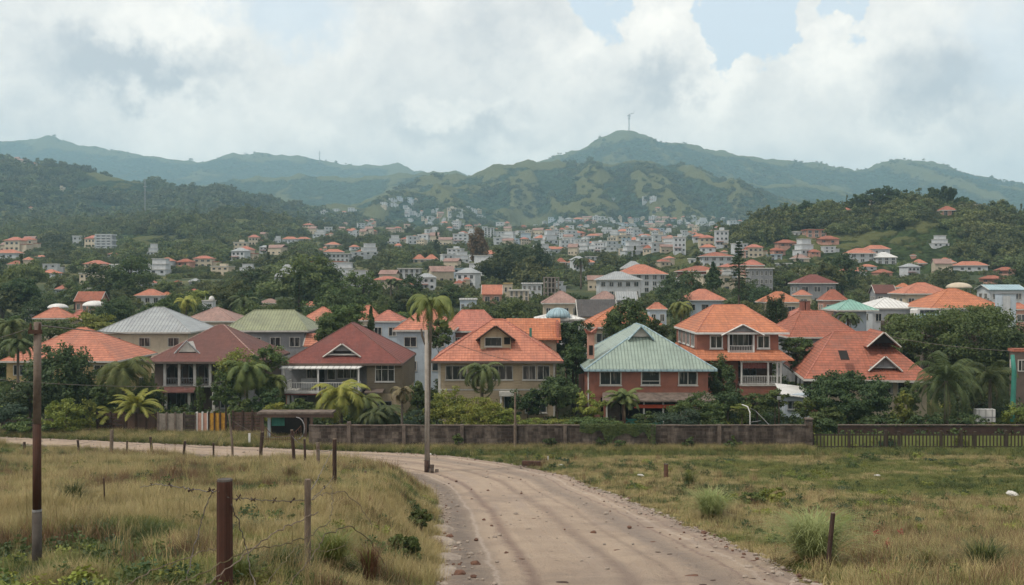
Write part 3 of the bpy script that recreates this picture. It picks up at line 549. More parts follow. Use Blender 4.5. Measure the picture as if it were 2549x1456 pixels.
# far woodland: leafy crowns, one mass
FW = [proto_crown('w%d' % i, 'wood_far', 40 + i, 1, 1, [.85, .7, 1.0, .75][i], 22, 22, .17, cr=.36, hollow=.5, shape='dome')[0] for i in range(4)]
NW = [proto_crown('x%d' % i, 'wood_near', 60 + i, 1, 1, [.85, .7, 1.05, .8, 1.3][i], 34, 44, .085, cr=.30, hollow=.5, shape='dome')[0] for i in range(4)] + [proto_crown('x9', 'wood_near', 66, .55, .55, 1.9, 30, 40, .09, cr=.3, shape='cone')[0]]
rs = np.random.RandomState(11)
def dens(x, y, f, seed): return fbm(x / f + seed, y / f + seed, 4, .55)
def visible(X, Y, Z, pad=3.0):
    """keep points whose top is not hidden by the bare terrain in front"""
    keep = np.ones(len(X), bool)
    for k in (.5, .6, .7, .78, .85, .9, .94, .97):
        x = X * k; y = Y * k; zl = H + (Z + pad * 2 - H) * k; keep &= T(x, y) < zl
    return keep
def hill_wood(nm, n, s0, s1, thr, xr, f, pro, sink=.25):
    L = HILLS[nm]; Y0, wf = L['Y0'], L['wf']; X = rs.uniform(*xr, n) * Y0 / 1000.; Y = rs.uniform(Y0 - wf * 1.0, Y0 + wf * .03, n)
    Z = hill_z(L, X, Y); ok = (Z > base(Y)) & (dens(X, Y, f, L['seed'] * 3.3) > thr); ok &= Z >= T(X, Y) - .5; X, Y, Z = X[ok], Y[ok], Z[ok]; ok = visible(X, Y, Z, s1); X, Y, Z = X[ok], Y[ok], Z[ok]
    s = rs.uniform(s0, s1, len(X)) * (.8 + .5 * rs.rand(len(X)) ** 3); P = np.stack([X, Y, Z + s * sink], 1); return P, s
parts_ = []
for a in [('dark_hill', 9000, 6, 11, .38, (-620, 620), 90, FW), ('central_mountain', 9500, 3.6, 7, .50, (-320, 620), 120, FW), ('mast_mountain', 3600, 3.5, 6.5, .42, (-200, 620), 160, FW), ('left_range', 2600, 4, 8, .47, (-560, 200), 160, FW)]:
    parts_.append(hill_wood(*a))
Pw = np.concatenate([p for p, s in parts_]); sw = np.concatenate([s for p, s in parts_]); n = len(Pw)
scatter('woodland', Pw, sw, rs.uniform(0, 6.28, n), rs.randint(0, 4, n), FW)
parts_ = [hill_wood('low_hill', 5200, 4.0, 8.0, .43, (-620, 250), 60, NW), hill_wood('near_hill', 4200, 3.2, 6.0, .40, (120, 900), 42, NW)]
X = rs.uniform(-.75, .75, 14000); Yb = 190 + (rs.rand(14000) ** .7) * 1150; X = X * Yb
dd = dens(X, Yb, 55, 3.); town = (dens(X, Yb, 60, 21.) - .5) * .25
lim = np.where(Yb < 330, .50, .47) + np.where((X / Yb > -.25) & (X / Yb < .3) & (Yb > 520), .01, 0) - np.where(X / Yb < -.1, .045, 0)
ok = dd > lim; X, Yb = X[ok], Yb[ok]; Zb = T(X, Yb, False); ok = Zb >= T(X, Yb) - .3; X, Yb, Zb = X[ok], Yb[ok], Zb[ok]
s = rs.uniform(2.6, 6.2, len(X)) * np.where((Yb > 520) & (X / Yb > -.25), .75, 1); parts_.append((np.stack([X, Yb, Zb + s * .3], 1), s))
Pw = np.concatenate([p for p, s in parts_]); sw = np.concatenate([s for p, s in parts_])
WOODP, WOODS = Pw, sw        # the nearest of these become trees of their own, the rest one mass (see the end)
# ------------------------------------------------------------------ house parts (local frame: x along the front, -y towards the street, z up)
def add_hip(t, w_, d_, z, rise, ridge=None, axis='x', mat='orange', over=.6, cx=0, cy=0, name='roof', caps='trim', fascia='trim', capr=.09, fh=.2, gab=0):
    """hipped roof over a w x d plan; ridge = length of the ridge along axis"""
    a, b = w_ / 2 + over, d_ / 2 + over; r = (ridge if ridge is not None else max(.3, (w_ - d_) if axis == 'x' else (d_ - w_))) / 2
    z = z - .05; P = [(-a, -b, z), (a, -b, z), (a, b, z), (-a, b, z)]; Rg = [(-r, 0, z + rise), (r, 0, z + rise)] if axis == 'x' else [(0, -r, z + rise), (0, r, z + rise)]
    P = [(x + cx, y + cy, q) for x, y, q in P]; Rg = [(x + cx, y + cy, q) for x, y, q in Rg]; mb = MB()
    if axis == 'x': F = [(0, 1, 5, 4), (2, 3, 4, 5), (1, 2, 5), (3, 0, 4)]
    else: F = [(1, 2, 5, 4), (3, 0, 4, 5), (0, 1, 4), (2, 3, 5)]
    mb.add(P + Rg, F + [(3, 2, 1, 0)]); ro = mb.build(name, M[mat], t)
    f = MB(); e = .03
    for (x0, x1, y0, y1) in ((-a - e, a + e, -b - e, -b + .02), (-a - e, a + e, b - .02, b + e), (-a - e, -a + .02, -b + .03, b - .03), (a - .02, a + e, -b + .03, b - .03)): f.box(cx + x0, cx + x1, cy + y0, cy + y1, z - fh, z + .03)
    f.build('fascia', M[fascia], ro)
    if capr:
        c = MB()
        for p, q in ([(0, 4), (3, 4), (1, 5), (2, 5), (4, 5)] if axis == 'x' else [(0, 4), (1, 4), (2, 5), (3, 5), (4, 5)]): c.tube([(P + Rg)[p], (P + Rg)[q]], capr, 6)
        c.build('ridge_cap', M[caps], ro)
    return ro
def add_gable(t, x0, x1, y0, y1, z, rise, axis='y', mat='orange', over=.5, wall='whitew', name='roof', trim='trim', th=.14, face=True, capr=0, back=False):
    """gabled roof; axis = direction of the ridge"""
    def tr(p): return p if axis == 'y' else (p[1], p[0], p[2])
    if axis == 'x': x0, x1, y0, y1 = y0, y1, x0, x1
    cx = (x0 + x1) / 2; hw = (x1 - x0) / 2; k = rise / hw; a = hw + over; ze = z - over * k; Y0, Y1 = y0 - over, y1 + over; zr = z + rise
    V = [(cx - a, Y0, ze), (cx, Y0, zr), (cx + a, Y0, ze), (cx - a, Y1, ze), (cx, Y1, zr), (cx + a, Y1, ze)]; V += [(p[0], p[1], p[2] - th) for p in V]
    F = [(0, 1, 4, 3), (1, 2, 5, 4), (9, 10, 7, 6), (10, 11, 8, 7), (0, 6, 7, 1), (1, 7, 8, 2), (3, 4, 10, 9), (4, 5, 11, 10), (0, 3, 9, 6), (2, 8, 11, 5)]
    ro = MB().add([tr(p) for p in V], F).build(name, M[mat], t)
    if trim:
        for yy in (Y0 - .05, Y1 + .05)[:1 if not back else 2]:
            for q in (-1, 1): MB().tube([tr((cx + q * a, yy, ze - .06)), tr((cx + q * .04, yy, zr - .06 - k * .04))], .09, 4).build('barge_board', M[trim], ro)
    if face:
        e = .05
        for yy, s in ((y0 + e, 1), (y1 - e, -1))[:1 if not back else 2]:
            b_ = [tr((x0 + .02, yy, z)), tr((x1 - .02, yy, z)), tr((cx, yy, zr - th - .02)), tr((x0 + .02, yy + s * .15, z)), tr((x1 - .02, yy + s * .15, z)), tr((cx, yy + s * .15, zr - th - .02))]
            MB().add(b_, [(0, 1, 2), (3, 5, 4), (0, 3, 4, 1), (1, 4, 5, 2), (2, 5, 3, 0)]).build('gable_wall', M[wall], ro)
    return ro
def add_win(t, x, z, w_, h, y, side='f', panes=2, rows=1, frame='white', sill=True, glass='glass', fw=.07, name='window', split=None):
    """window centred at x along the wall; side f (front), l, r, b; y = wall plane"""
    rot = {'f': 0, 'r': 90, 'b': 180, 'l': -90}[side]; mt = Matrix.Rotation(R(rot), 4, 'Z')
    org = {'f': Vector((x, y, z)), 'b': Vector((x, y, z)), 'l': Vector((y, x, z)), 'r': Vector((y, x, z))}[side]
    mb = MB(); a = w_ / 2; b = h / 2
    for c in ((-a, -a + fw, -b, b), (a - fw, a, -b, b), (-a + fw, a - fw, -b, -b + fw), (-a + fw, a - fw, b - fw, b)): mb.box(c[0], c[1], -.07, .02, c[2], c[3])
    for i in range(1, panes): xx = -a + w_ * i / panes; mb.box(xx - fw * .35, xx + fw * .35, -.06, .0, -b + fw, b - fw)
    for i in range(1, rows): zz = -b + h * (i / rows if split is None else split); mb.box(-a + fw, a - fw, -.055, .0, zz - fw * .3, zz + fw * .3)
    f = mb.build(name, M[frame], t); f.matrix_local = Matrix.Translation(org) @ mt
    MB().box(-a + fw * .9, a - fw * .9, -.025, .01, -b + fw * .9, b - fw * .9).build('pane', M[glass], f)
    if sill: MB().box(-a - .06, a + .06, -.14, .03, -b - .09, -b - .002).build('sill', M[frame], f)
    return f
def add_rail(t, x0, x1, y, z, h=.9, mat='white', n=None, name='railing', side=None, bar=.03):
    mb = MB(); n = n or max(2, int((x1 - x0) / .28))
    if side: bx = lambda a, b, c, d: mb.box(y - .03, y + .03, a, b, c, d)
    else: bx = lambda a, b, c, d: mb.box(a, b, y - .03, y + .03, c, d)
    bx(x0, x1, z + h - .07, z + h); bx(x0, x1, z + .06, z + .12)
    for i in range(n + 1): xx = x0 + bar + (x1 - x0 - 2 * bar) * i / n; bx(xx - bar * .6, xx + bar * .6, z + .12, z + h - .07)
    return mb.build(name, M[mat], t)
def add_box(t, name, mat, *b): return MB().box(*b).build(name, M[mat], t)

def px(u, Y): return (u - 512) / 1000 * Y
# ---------------------------------------------------------------- house with brown hipped roof and two storey verandah
Y = 109; z0 = float(T(px(205, Y), Y)); X0 = px(205, Y); t = thing('house', 'two-storey house with brown hipped roof, white-faced dormer and columned dark verandah', 'house', (X0, Y, z0 - .1)); f = lambda u: px(u, Y) - X0; zl = lambda v: zv(v, Y) - z0 + .1
ze = zl(361); add_box(t, 'wall', 'brownw', f(153), f(256), 2.6, 12, -.5, ze); add_box(t, 'side_wall', 'brownw', f(153), f(161.5), .5, 2.6, -.5, ze)
add_box(t, 'bay_wall', 'greyw', f(217), f(256), 1.0, 2.6, -.5, ze)
add_hip(t, f(260) - f(149), 13, ze, 3.75, .6, 'x', 'brownroof', .35, cx=(f(260) + f(149)) / 2, cy=6.2, caps='mauve', fascia='brownw', capr=.07)
d = MB(); zc = zl(354); d.prism([(f(174.5), zc), (f(178), zc + .55), (f(184), zc + 1.25), (f(190), zc + .6), (f(195), zc)], 1.0, 4.2); dm = d.build('dormer', M['trim'], t)
MB().tube([(f(171), 0.9, zc - .1), (f(177), .9, zc + .6), (f(184), .9, zc + 1.4), (f(191), .9, zc + .65), (f(198), .9, zc - .1)], .09, 5).build('dormer_trim', M['greyroof'], dm); MB().box(f(176), f(193), .94, .99, zc + .02, zc + .16).build('dormer_vent', M['dark'], dm)
add_box(t, 'upper_floor', 'trim', f(161), f(218), .3, 2.6, zl(387.5), zl(386)); s = MB(); s.add([(f(150), -1.1, zl(390.5)), (f(197), -1.1, zl(390.5)), (f(195), .3, zl(386.6)), (f(155), .3, zl(386.6)), (f(150), -1.1, zl(391.8)), (f(197), -1.1, zl(391.8)), (f(195), .3, zl(390)), (f(155), .3, zl(390))], [(0, 1, 2, 3), (7, 6, 5, 4), (0, 4, 5, 1), (1, 5, 6, 2), (3, 2, 6, 7), (0, 3, 7, 4)]).build('porch_roof', M['brownroof'], t)
for u in (163.5, 178, 193.5, 209): add_box(t, 'column', 'white', f(u) - .14, f(u) + .14, .35, .63, zl(386), ze - .3)
for u in (167.6, 190.6, 215): add_box(t, 'column', 'trim', f(u) - .13, f(u) + .13, -.6, -.34, -.3, zl(391.8))
a = MB()
for u0, u1 in ((163.5, 178), (178, 193.5), (193.5, 209)):
    p = [(f(u0) + .14, ze - .3), (f(u0) + .14, ze - 1.0)] + [(f(u0) + .14 + (f(u1) - f(u0) - .28) * k / 8, ze - 1.0 + .55 * math.sin(math.pi * k / 8)) for k in range(1, 8)] + [(f(u1) - .14, ze - 1.0), (f(u1) - .14, ze - .3)]
    for q in range(1, len(p) - 2): a.add([(p[q][0], .45, p[q][1]), (p[q + 1][0], .45, p[q + 1][1]), (p[q + 1][0], .45, ze - .3), (p[q][0], .45, ze - .3)], [(0, 1, 2, 3)]); a.add([(p[q][0], .55, p[q][1]), (p[q + 1][0], .55, p[q + 1][1]), (p[q + 1][0], .45, p[q + 1][1]), (p[q][0], .45, p[q][1])], [(0, 1, 2, 3)])
a.build('arch', M['brownw'], t); add_rail(t, f(164), f(209), .45, zl(386), .85, 'grey')
for u, w_ in ((171, .9), (186, 1.1), (201, .8)): add_win(t, f(u), zl(374.5), w_, 2.0, 2.6, panes=2, sill=False, frame='grey')
for u, w_ in ((173, 1.0), (184.5, .8)): add_win(t, f(u), zl(403), w_, 1.7, 2.6, sill=False, frame='grey')
add_win(t, f(222), zl(402), .9, 1.6, 1.0, frame='grey'); add_win(t, f(231), zl(375), 1.2, 1.4, 1.0, frame='grey')
st = MB(); st.add([(f(203), -2.6, zl(417)), (f(222), -2.6, zl(417)), (f(222), -2.6, zl(405)), (f(203), -1.2, zl(417)), (f(222), -1.2, zl(417)), (f(222), -1.2, zl(405))], [(0, 1, 2), (3, 5, 4), (0, 2, 5, 3), (1, 4, 5, 2), (0, 3, 4, 1)]); st.build('ramp', M['trim'], t)

# ---------------------------------------------------------------- house with maroon roof and white railed verandah
Y = 105; X0 = px(345, Y); z0 = float(T(X0, Y)); t = thing('house', 'two-storey house with dark maroon hipped roof and long white-railed balcony under a white canopy', 'house', (X0, Y, z0 - .1)); f = lambda u: px(u, Y) - X0; zl = lambda v: zv(v, Y) - z0 + .1
ze = zl(363); add_box(t, 'wall', 'olivew', f(366), f(402), .5, 14, zl(394), ze); add_box(t, 'ground_wall', 'cream', f(366), f(401), .52, 13.9, -.5, zl(394) - .002)
add_box(t, 'balcony_wall', 'greyw', f(286), f(366), 2.6, 14, -.5, ze)
add_hip(t, f(403) - f(281), 14.6, ze, 4.0, 2.2, 'y', 'maroon', 0.0, cx=(f(281) + f(403)) / 2, cy=7.0, caps='brownroof', fascia='brownw', capr=.06)
zc = zl(355.5); add_gable(t, f(324), f(358), .75, 6, zc, 1.25, 'y', 'maroon', .2, 'greyw', 'dormer', 'trim')
add_box(t, 'dormer_sill', 'trim', f(325), f(357), .60, .74, zc - .02, zc + .1); add_box(t, 'attic_vent', 'dark', f(332), f(350), .74, .79, zc + .18, zc + .42)
MB().add([(f(282), -1.2, zl(367.3)), (f(360), -1.2, zl(367.3)), (f(366), .9, zl(363.6)), (f(286), .9, zl(363.6)), (f(282), -1.2, zl(368.2)), (f(360), -1.2, zl(368.2)), (f(366), .9, zl(365)), (f(286), .9, zl(365))], [(0, 1, 2, 3), (7, 6, 5, 4), (0, 4, 5, 1), (1, 5, 6, 2), (0, 3, 7, 4), (3, 2, 6, 7)]).build('canopy', M['whiteroof'], t)
add_box(t, 'balcony_floor', 'trim', f(284), f(361), -1.15, 2.6, zl(392.3), zl(391)); add_box(t, 'floor_beam', 'maroon', f(284.5), f(361), -1.1, 2.5, zl(394), zl(392.35))
for u in (286, 320, 360): add_box(t, 'post', 'white', f(u) - .08, f(u) + .08, -1.05, -.89, zl(391) + .001, zl(368))
add_rail(t, f(286), f(360), -.97, zl(391), 1.0, 'white', 30); add_rail(t, -.9, 2.5, f(286), zl(391), 1.0, 'white', 8, side='l'); add_rail(t, -.9, .45, f(360), zl(391), 1.0, 'white', 4, side='r')
for u, w_, p in ((307, 1.15, 2), (343, 2.2, 3), (327, .9, 1)): add_win(t, f(u), zl(375), w_, 1.25 if u != 327 else 1.5, 2.6, panes=p, sill=False, frame='trim')
dr = add_box(t, 'door', 'dark', f(316) - .38, f(316) + .38, 2.5, 2.59, zl(390.5), zl(370)); add_box(dr, 'handle', 'metal', f(316) + .26, f(316) + .31, 2.45, 2.5, zl(381), zl(380.4)); add_box(t, 'wall_panel', 'whitew', f(296), f(312), 2.52, 2.598, zl(390.8), zl(381))
add_win(t, f(384.3), zl(373), 2.05, 1.9, .5, panes=3, rows=2, split=.68)
gd = add_box(t, 'garage_door', 'grey', f(293), f(303), 2.5, 2.598, -.2, zl(398)); add_box(t, 'porch_column', 'trim', f(290) - .12, f(290) + .12, -.8, -.56, -.2, zl(394)); add_box(t, 'porch_column', 'pinkw', f(287) - .15, f(287) + .05, .2, .6, -.2, zl(394))
for v in (400, 404, 408): add_box(gd, 'door_slat', 'dark', f(294), f(302), 2.45, 2.499, zl(v), zl(v - 1))
add_win(t, f(384), zl(404), 1.5, .5, .52, panes=2, sill=False, frame='grey')
MB().add([(f(366), -1.3, zl(391)), (f(384), -1.3, zl(391)), (f(384), .5, zl(389)), (f(366), .5, zl(389)), (f(366), -1.3, zl(392)), (f(384), -1.3, zl(392)), (f(384), .5, zl(390)), (f(366), .5, zl(390))], [(0, 1, 2, 3), (7, 6, 5, 4), (0, 4, 5, 1), (1, 5, 6, 2), (0, 3, 7, 4)]).build('lean_to_roof', M['brownw'], t)

# ---------------------------------------------------------------- cream house with orange roof
Y = 100; X0 = px(497, Y); z0 = float(T(X0, Y)); t = thing('house', 'cream boarded two-storey house with big orange tiled roof and attic window, behind the yellow-green bush', 'house', (X0, Y, z0 - .1)); f = lambda u: px(u, Y) - X0; zl = lambda v: zv(v, Y) - z0 + .1
ze = zl(362); add_box(t, 'wall', 'cream', f(438), f(555), .6, 10.5, -.5, ze)
add_hip(t, f(563.5) - f(431.5), 11.6, ze + .15, 3.95, 1.2, 'x', 'orange', 0, cx=0, cy=5.4, caps='salmon', fascia='brownw')
add_box(t, 'corner_board', 'trim', f(438) - .03, f(440.2), .55, .62, 0, ze - .1); add_box(t, 'corner_board', 'trim', f(553.5), f(555) + .03, .55, .62, 0, ze - .1); add_box(t, 'floor_band', 'trim', f(438) - .04, f(555) + .04, .54, .6, zl(391), zl(389.6))
add_gable(t, f(480), f(511), 1.15, 6.5, zl(337), 1.15, 'y', 'orange', .45, 'cream', 'dormer', 'woodd', capr=0)
dm = add_box(t, 'dormer_wall', 'cream', f(480), f(511), 1.2, 5, zl(352), zl(337)); add_win(dm, f(493), zl(342.5), 1.75, .95, 1.2, panes=1, frame='trim'); add_box(dm, 'side_vent', 'dark', f(504), f(510), 1.12, 1.18, zl(345), zl(338))
add_box(t, 'dormer_base', 'brickfar', f(486), f(510), 1.12, 1.19, zl(352), zl(348.5))
for i, (u0, u1) in enumerate(((445, 467), (468.5, 490), (491.5, 513))): add_win(t, (f(u0) + f(u1)) / 2, zl(373.2), f(u1) - f(u0), 1.45, .6, panes=3, frame='trim')
for u0, u1 in ((522.5, 536), (537, 550)): add_win(t, (f(u0) + f(u1)) / 2, zl(373.2), f(u1) - f(u0), 1.45, .6, panes=2, frame='trim')
add_box(t, 'door_canopy', 'trim', f(499), f(518), -.3, .6, zl(396), zl(391.5))
for u in (501, 515): add_box(t, 'porch_post', 'white', f(u) - .08, f(u) + .08, -.2, -.04, -.1, zl(396))
dr = add_box(t, 'door', 'woodd', f(503.5), f(512.5), .5, .598, -.1, zl(399)); add_box(dr, 'handle', 'metal', f(511), f(511.7), .44, .5, 1.0, 1.06); add_win(t, f(508), zl(403.5), .8, 1.4, .49, panes=1, sill=False, frame='grey')
add_win(t, f(456), zl(405), 1.6, 1.3, .6, panes=2, frame='trim'); add_win(t, f(536), zl(406), 2.2, 1.5, .6, panes=3, frame='trim')
add_gable(t, 1.2, 6.6, 9.8, 15, zl(345) + .3, 1.9, 'x', 'orange2', .3, 'creamw', 'rear_wing_roof', 'salmon'); add_box(t, 'rear_wing', 'creamw', 1.2, 6.4, 10.4, 14.8, 0, zl(345) + .3)
pp = add_box(t, 'flue', 'tealp', f(530.5), f(533), 6.2, 6.5, zl(352), zl(331)); add_box(t, 'parapet', 'salmon', 6.42, 6.62, 9.6, 14.9, zl(349), zl(325))

# ---------------------------------------------------------------- red brick house with teal metal roof
Y = 101; X0 = px(650.8, Y); z0 = float(T(X0, Y)); t = thing('house', 'red brick house with pale teal metal roof and small top gable, teal fence panels below', 'house', (X0, Y, z0 - .1)); f = lambda u: px(u, Y) - X0; zl = lambda v: zv(v, Y) - z0 + .1
ze = zl(370); add_box(t, 'wall', 'brick', f(589), f(709), .5, 15.5, zl(398), ze); add_box(t, 'ground_wall', 'brickfar', f(601), f(709), 2.8, 15.4, -.5, zl(398) - .002); add_box(t, 'ground_side_wall', 'brick', f(589), f(601), .52, 15.4, -.5, zl(398) - .002)
add_hip(t, f(717) - f(584.6), 17, ze + .1, 4.15, 7, 'y', 'teal', 0, cx=0, cy=8.4, caps='bluesheet', fascia='bluesheet', capr=.08)
add_gable(t, f(634), f(656), 3.3, 9, zl(338.5), 1.15, 'y', 'teal', .25, 'trim', 'top_gable', 'bluesheet')
add_box(t, 'corner_pipe', 'white', f(589) - .1, f(589) + .02, .42, .5, 0, ze - .1); add_box(t, 'soffit', 'trim', f(588), f(710), .3, .499, ze - .22, ze - .12)
for u0, u1, p in ((600, 622, 2), (641.5, 661, 1), (679, 698.5, 2)): add_win(t, (f(u0) + f(u1)) / 2, zl(378.6), f(u1) - f(u0), 1.45, .5, panes=p, frame='trim', rows=2 if p == 1 else 1, split=.3, fw=.11)
MB().add([(f(601), -1.3, zl(399)), (f(714), -1.3, zl(399)), (f(710), .48, zl(393)), (f(603), .48, zl(393)), (f(601), -1.3, zl(400.5)), (f(714), -1.3, zl(400.5)), (f(710), .48, zl(395)), (f(603), .48, zl(395))], [(0, 1, 2, 3), (7, 6, 5, 4), (0, 4, 5, 1), (1, 5, 6, 2), (0, 3, 7, 4), (3, 2, 6, 7)]).build('awning', M['pierc'], t)
add_box(t, 'painted_porch_shade', 'dark', f(603), f(708), 2.65, 2.79, zl(424), zl(401)); add_box(t, 'red_valance', 'redp', f(633), f(694), -.9, -.85, zl(407), zl(403.6))  # near-black sheet before the back wall paints the shade under the awning
for u in (606, 643, 662, 680, 700): add_box(t, 'porch_post', 'trim', f(u) - .08, f(u) + .08, -.8, -.64, -.1, zl(400.4))
add_box(t, 'porch_pier', 'brickfar', f(603), f(605), -.7, -.4, -.1, zl(400.4)); pr = MB(); pr.prism([(f(608), -.1), (f(622), -.1), (f(622), zl(408)), (f(619), zl(404.6)), (f(615), zl(403.4)), (f(611), zl(404.6)), (f(608), zl(408))], 1.6, 1.75); pr.build('arched_door', M['pierc'], t)
# teal garden fence panels and chimney
ch = t; c = MB(); c.box(f(589.5), f(596.5), 2.6, 3.3, zl(361), zl(335)); cc = c.build('chimney', M['pinkw'], t)
MB().add([(f(586.5), 2.2, zl(330)), (f(600), 2.2, zl(328)), (f(600), 3.7, zl(328)), (f(586.5), 3.7, zl(330)), (f(588.5), 2.4, zl(335)), (f(598), 2.4, zl(335)), (f(598), 3.5, zl(335)), (f(588.5), 3.5, zl(335)), (f(593), 2.2, zl(333.5)), (f(593), 3.7, zl(333.5))], [(4, 5, 6, 7)[::-1], (0, 8, 9, 3), (8, 1, 2, 9), (0, 4, 5, 8), (8, 5, 1), (1, 5, 6, 2), (2, 6, 7, 9), (9, 7, 3), (3, 7, 4, 0)]).build('chimney_cap', M['salmon'], cc); MB().box(f(591), f(595), 2.56, 2.6, zl(357), zl(347)).build('flue_slot', M['dark'], cc)
tf = thing('fence', 'teal painted board fence standing before the porch of the teal-roofed house', 'fence', (px(645, 97), 97, float(T(px(645, 97), 97))))
for i in range(3): add_box(tf, 'panel', 'tealp', -1.75 + i * 1.15, -.66 + i * 1.15, -.03, .03, .05, 1.3)
for i in range(4): add_box(tf, 'post', 'tealp', -1.82 + i * 1.15, -1.72 + i * 1.15, -.06, .06, -.1, 1.4)

# ---------------------------------------------------------------- brick house with two orange roofs, balcony and porch
Y = 115; X0 = px(740, Y); z0 = float(T(X0, Y)); t = thing('house', 'red brick house with two orange roofs, white-framed balcony above and railed porch below', 'house', (X0, Y, z0 - .1)); f = lambda u: px(u, Y) - X0; zl = lambda v: zv(v, Y) - z0 + .1
ze = zl(333); zs = zl(350); add_box(t, 'wall', 'brick', f(698), f(780), .7, 15, zs - .5, ze); add_box(t, 'ground_wall', 'brick', f(699), f(740), .9, 14.9, -.5, zs - .5); add_box(t, 'porch_back_wall', 'brownw', f(740), f(779), 3.0, 14.9, -.5, zs - .5)
add_hip(t, f(789) - f(696), 15.5, ze + .1, 3.0, 3.6, 'x', 'orange2', 0, cx=f(742.5), cy=7.6, caps='orange', fascia='white')
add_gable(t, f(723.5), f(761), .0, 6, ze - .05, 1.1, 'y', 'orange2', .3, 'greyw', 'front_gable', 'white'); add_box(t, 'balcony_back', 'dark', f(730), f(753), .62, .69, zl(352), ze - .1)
fr = MB(); fr.box(f(728.5), f(730), .2, .68, zl(352.5), ze - .05); fr.box(f(753.5), f(755), .2, .68, zl(352.5), ze - .05); fr.box(f(730), f(753.5), .2, .3, zl(334.5), ze - .06); fr.box(f(730), f(753.5), .2, .6, zl(352.5), zl(351.8)); fr.build('balcony_frame', M['white'], t); add_rail(t, f(730), f(753.5), .25, zl(351.8), .72, 'white', 14)
add_win(t, f(741.7), zl(340.5), 1.9, 1.5, .62, panes=3, frame='grey', sill=False)
for u in (717.5, 765): add_win(t, f(u), zl(342.3), 1.5, 1.55, .7, panes=2, fw=.13)
for y in (3, 6, 9, 12): add_win(t, y + .2, zl(341), 1.9, 1.7, f(698), 'l', panes=2, fw=.1)
sk = MB(); a0, a1, b0, b1 = f(697), f(781), f(694.5), f(792)
sk.add([(b0, -1.0, zl(359)), (b1, -1.0, zl(359)), (a1, .7, zs), (a0, .7, zs), (b1, 15, zl(359)), (a1, 15, zs), (b0, 15, zl(359)), (a0, 15, zs), (b0, -1.0, zl(360)), (b1, -1.0, zl(360)), (b1, 15, zl(360)), (b0, 15, zl(360)), (a0, .7, zl(360)), (a1, .7, zl(360))], [(0, 1, 2, 3), (1, 4, 5, 2), (6, 0, 3, 7), (0, 8, 9, 1), (1, 9, 10, 4), (6, 11, 8, 0), (8, 12, 13, 9)]).build('skirt_roof', M['orange2'], t)
add_box(t, 'porch_floor', 'trim', f(739), f(780), -.6, 3, zl(385.5), zl(384)); add_box(t, 'porch_base', 'brick', f(739.5), f(779.5), -.5, 3, -.6, zl(385.5)); add_box(t, 'porch_beam', 'white', f(739), f(780), -.6, -.45, zl(362), zl(360.2))
for u in (740.5, 767, 776, 779.5): add_box(t, 'porch_post', 'white', f(u) - .09, f(u) + .09, -.58, -.4, zl(384), zl(362))
add_rail(t, f(741), f(779), -.5, zl(384), 1.0, 'white', 22); add_box(t, 'porch_screen', 'maroon', f(742), f(766), -.4, -.36, zl(368), zl(362)); add_win(t, f(753), zl(374), 2.2, 1.4, 3.0, panes=3, frame='grey', sill=False)
add_box(t, 'rear_wing', 'brick', 2.5, f(789) + .8, 9, 15.2, 0, ze - .4) if False else None

# ---------------------------------------------------------------- red roofed bungalow with two dormers
Y = 106; X0 = px(874, Y); z0 = float(T(X0, Y)); t = thing('house', 'low cream house under a wide red tiled roof with two dormers, behind the round tree', 'house', (X0, Y, z0 - .1), R(-9)); f = lambda u: px(u, Y) - X0; zl = lambda v: zv(v, Y) - z0 + .1
ze = zl(378) - .1; add_box(t, 'wall', 'creamw', f(826), f(926), .8, 17, -.5, ze)
add_hip(t, f(929) - f(821) + 1.5, 19.5, ze, 4.6, 4.2, 'x', 'red', .2, cx=-.6, cy=9, caps='salmon', fascia='trim')
add_gable(t, f(873), f(899), .9, 9, zl(367) - .1, 1.25, 'y', 'red', .35, 'greyw', 'dormer', 'trim'); add_gable(t, f(877), f(904), 4.0, 11, zl(347) + .15, 1.3, 'y', 'red', .35, 'dark', 'dormer', 'trim')
add_box(t, 'dormer_ledge', 'grey', f(871.5), f(900.5), .75, .89, zl(368.6), zl(367.2))
for u in (886, 905): add_win(t, f(u), zl(387), 1.5, 1.4, .8, panes=2, frame='trim')
add_box(t, 'shutter', 'grey', f(891), f(893.5), .7, .799, zl(396), zl(379))
sk = add_box(t, 'skylight', 'dark', -2.8, -1.9, 3.3, 5.3, zl(353.5), zl(353)); sk.rotation_euler = (R(25), 0, 0); sk.location = (-.6, -.2, -1.45)
sh = thing('shed', 'small side shed with white sheet roof between the porch and the red roofed house', 'shed', (px(798, 106), 106, float(T(px(798, 106), 106))), R(-9)); add_box(sh, 'wall', 'bluew', -1.6, 1.6, -2, 3.5, -.3, 2.7); add_box(sh, 'end_wall', 'brickfar', .9, 1.7, -2.1, -2.01, -.2, 2.5)
MB().add([(-2, -2.4, 2.75), (2.0, -2.4, 2.35), (2.0, 4, 2.85), (-2, 4, 3.25), (-2, -2.4, 2.65), (2.0, -2.4, 2.25), (2.0, 4, 2.75), (-2, 4, 3.15)], [(0, 1, 2, 3), (7, 6, 5, 4), (0, 4, 5, 1), (1, 5, 6, 2), (0, 3, 7, 4)]).build('roof', M['whiteroof'], sh); add_win(sh, -.6, 1.6, 1.4, .9, -2.0, panes=3, frame='grey')

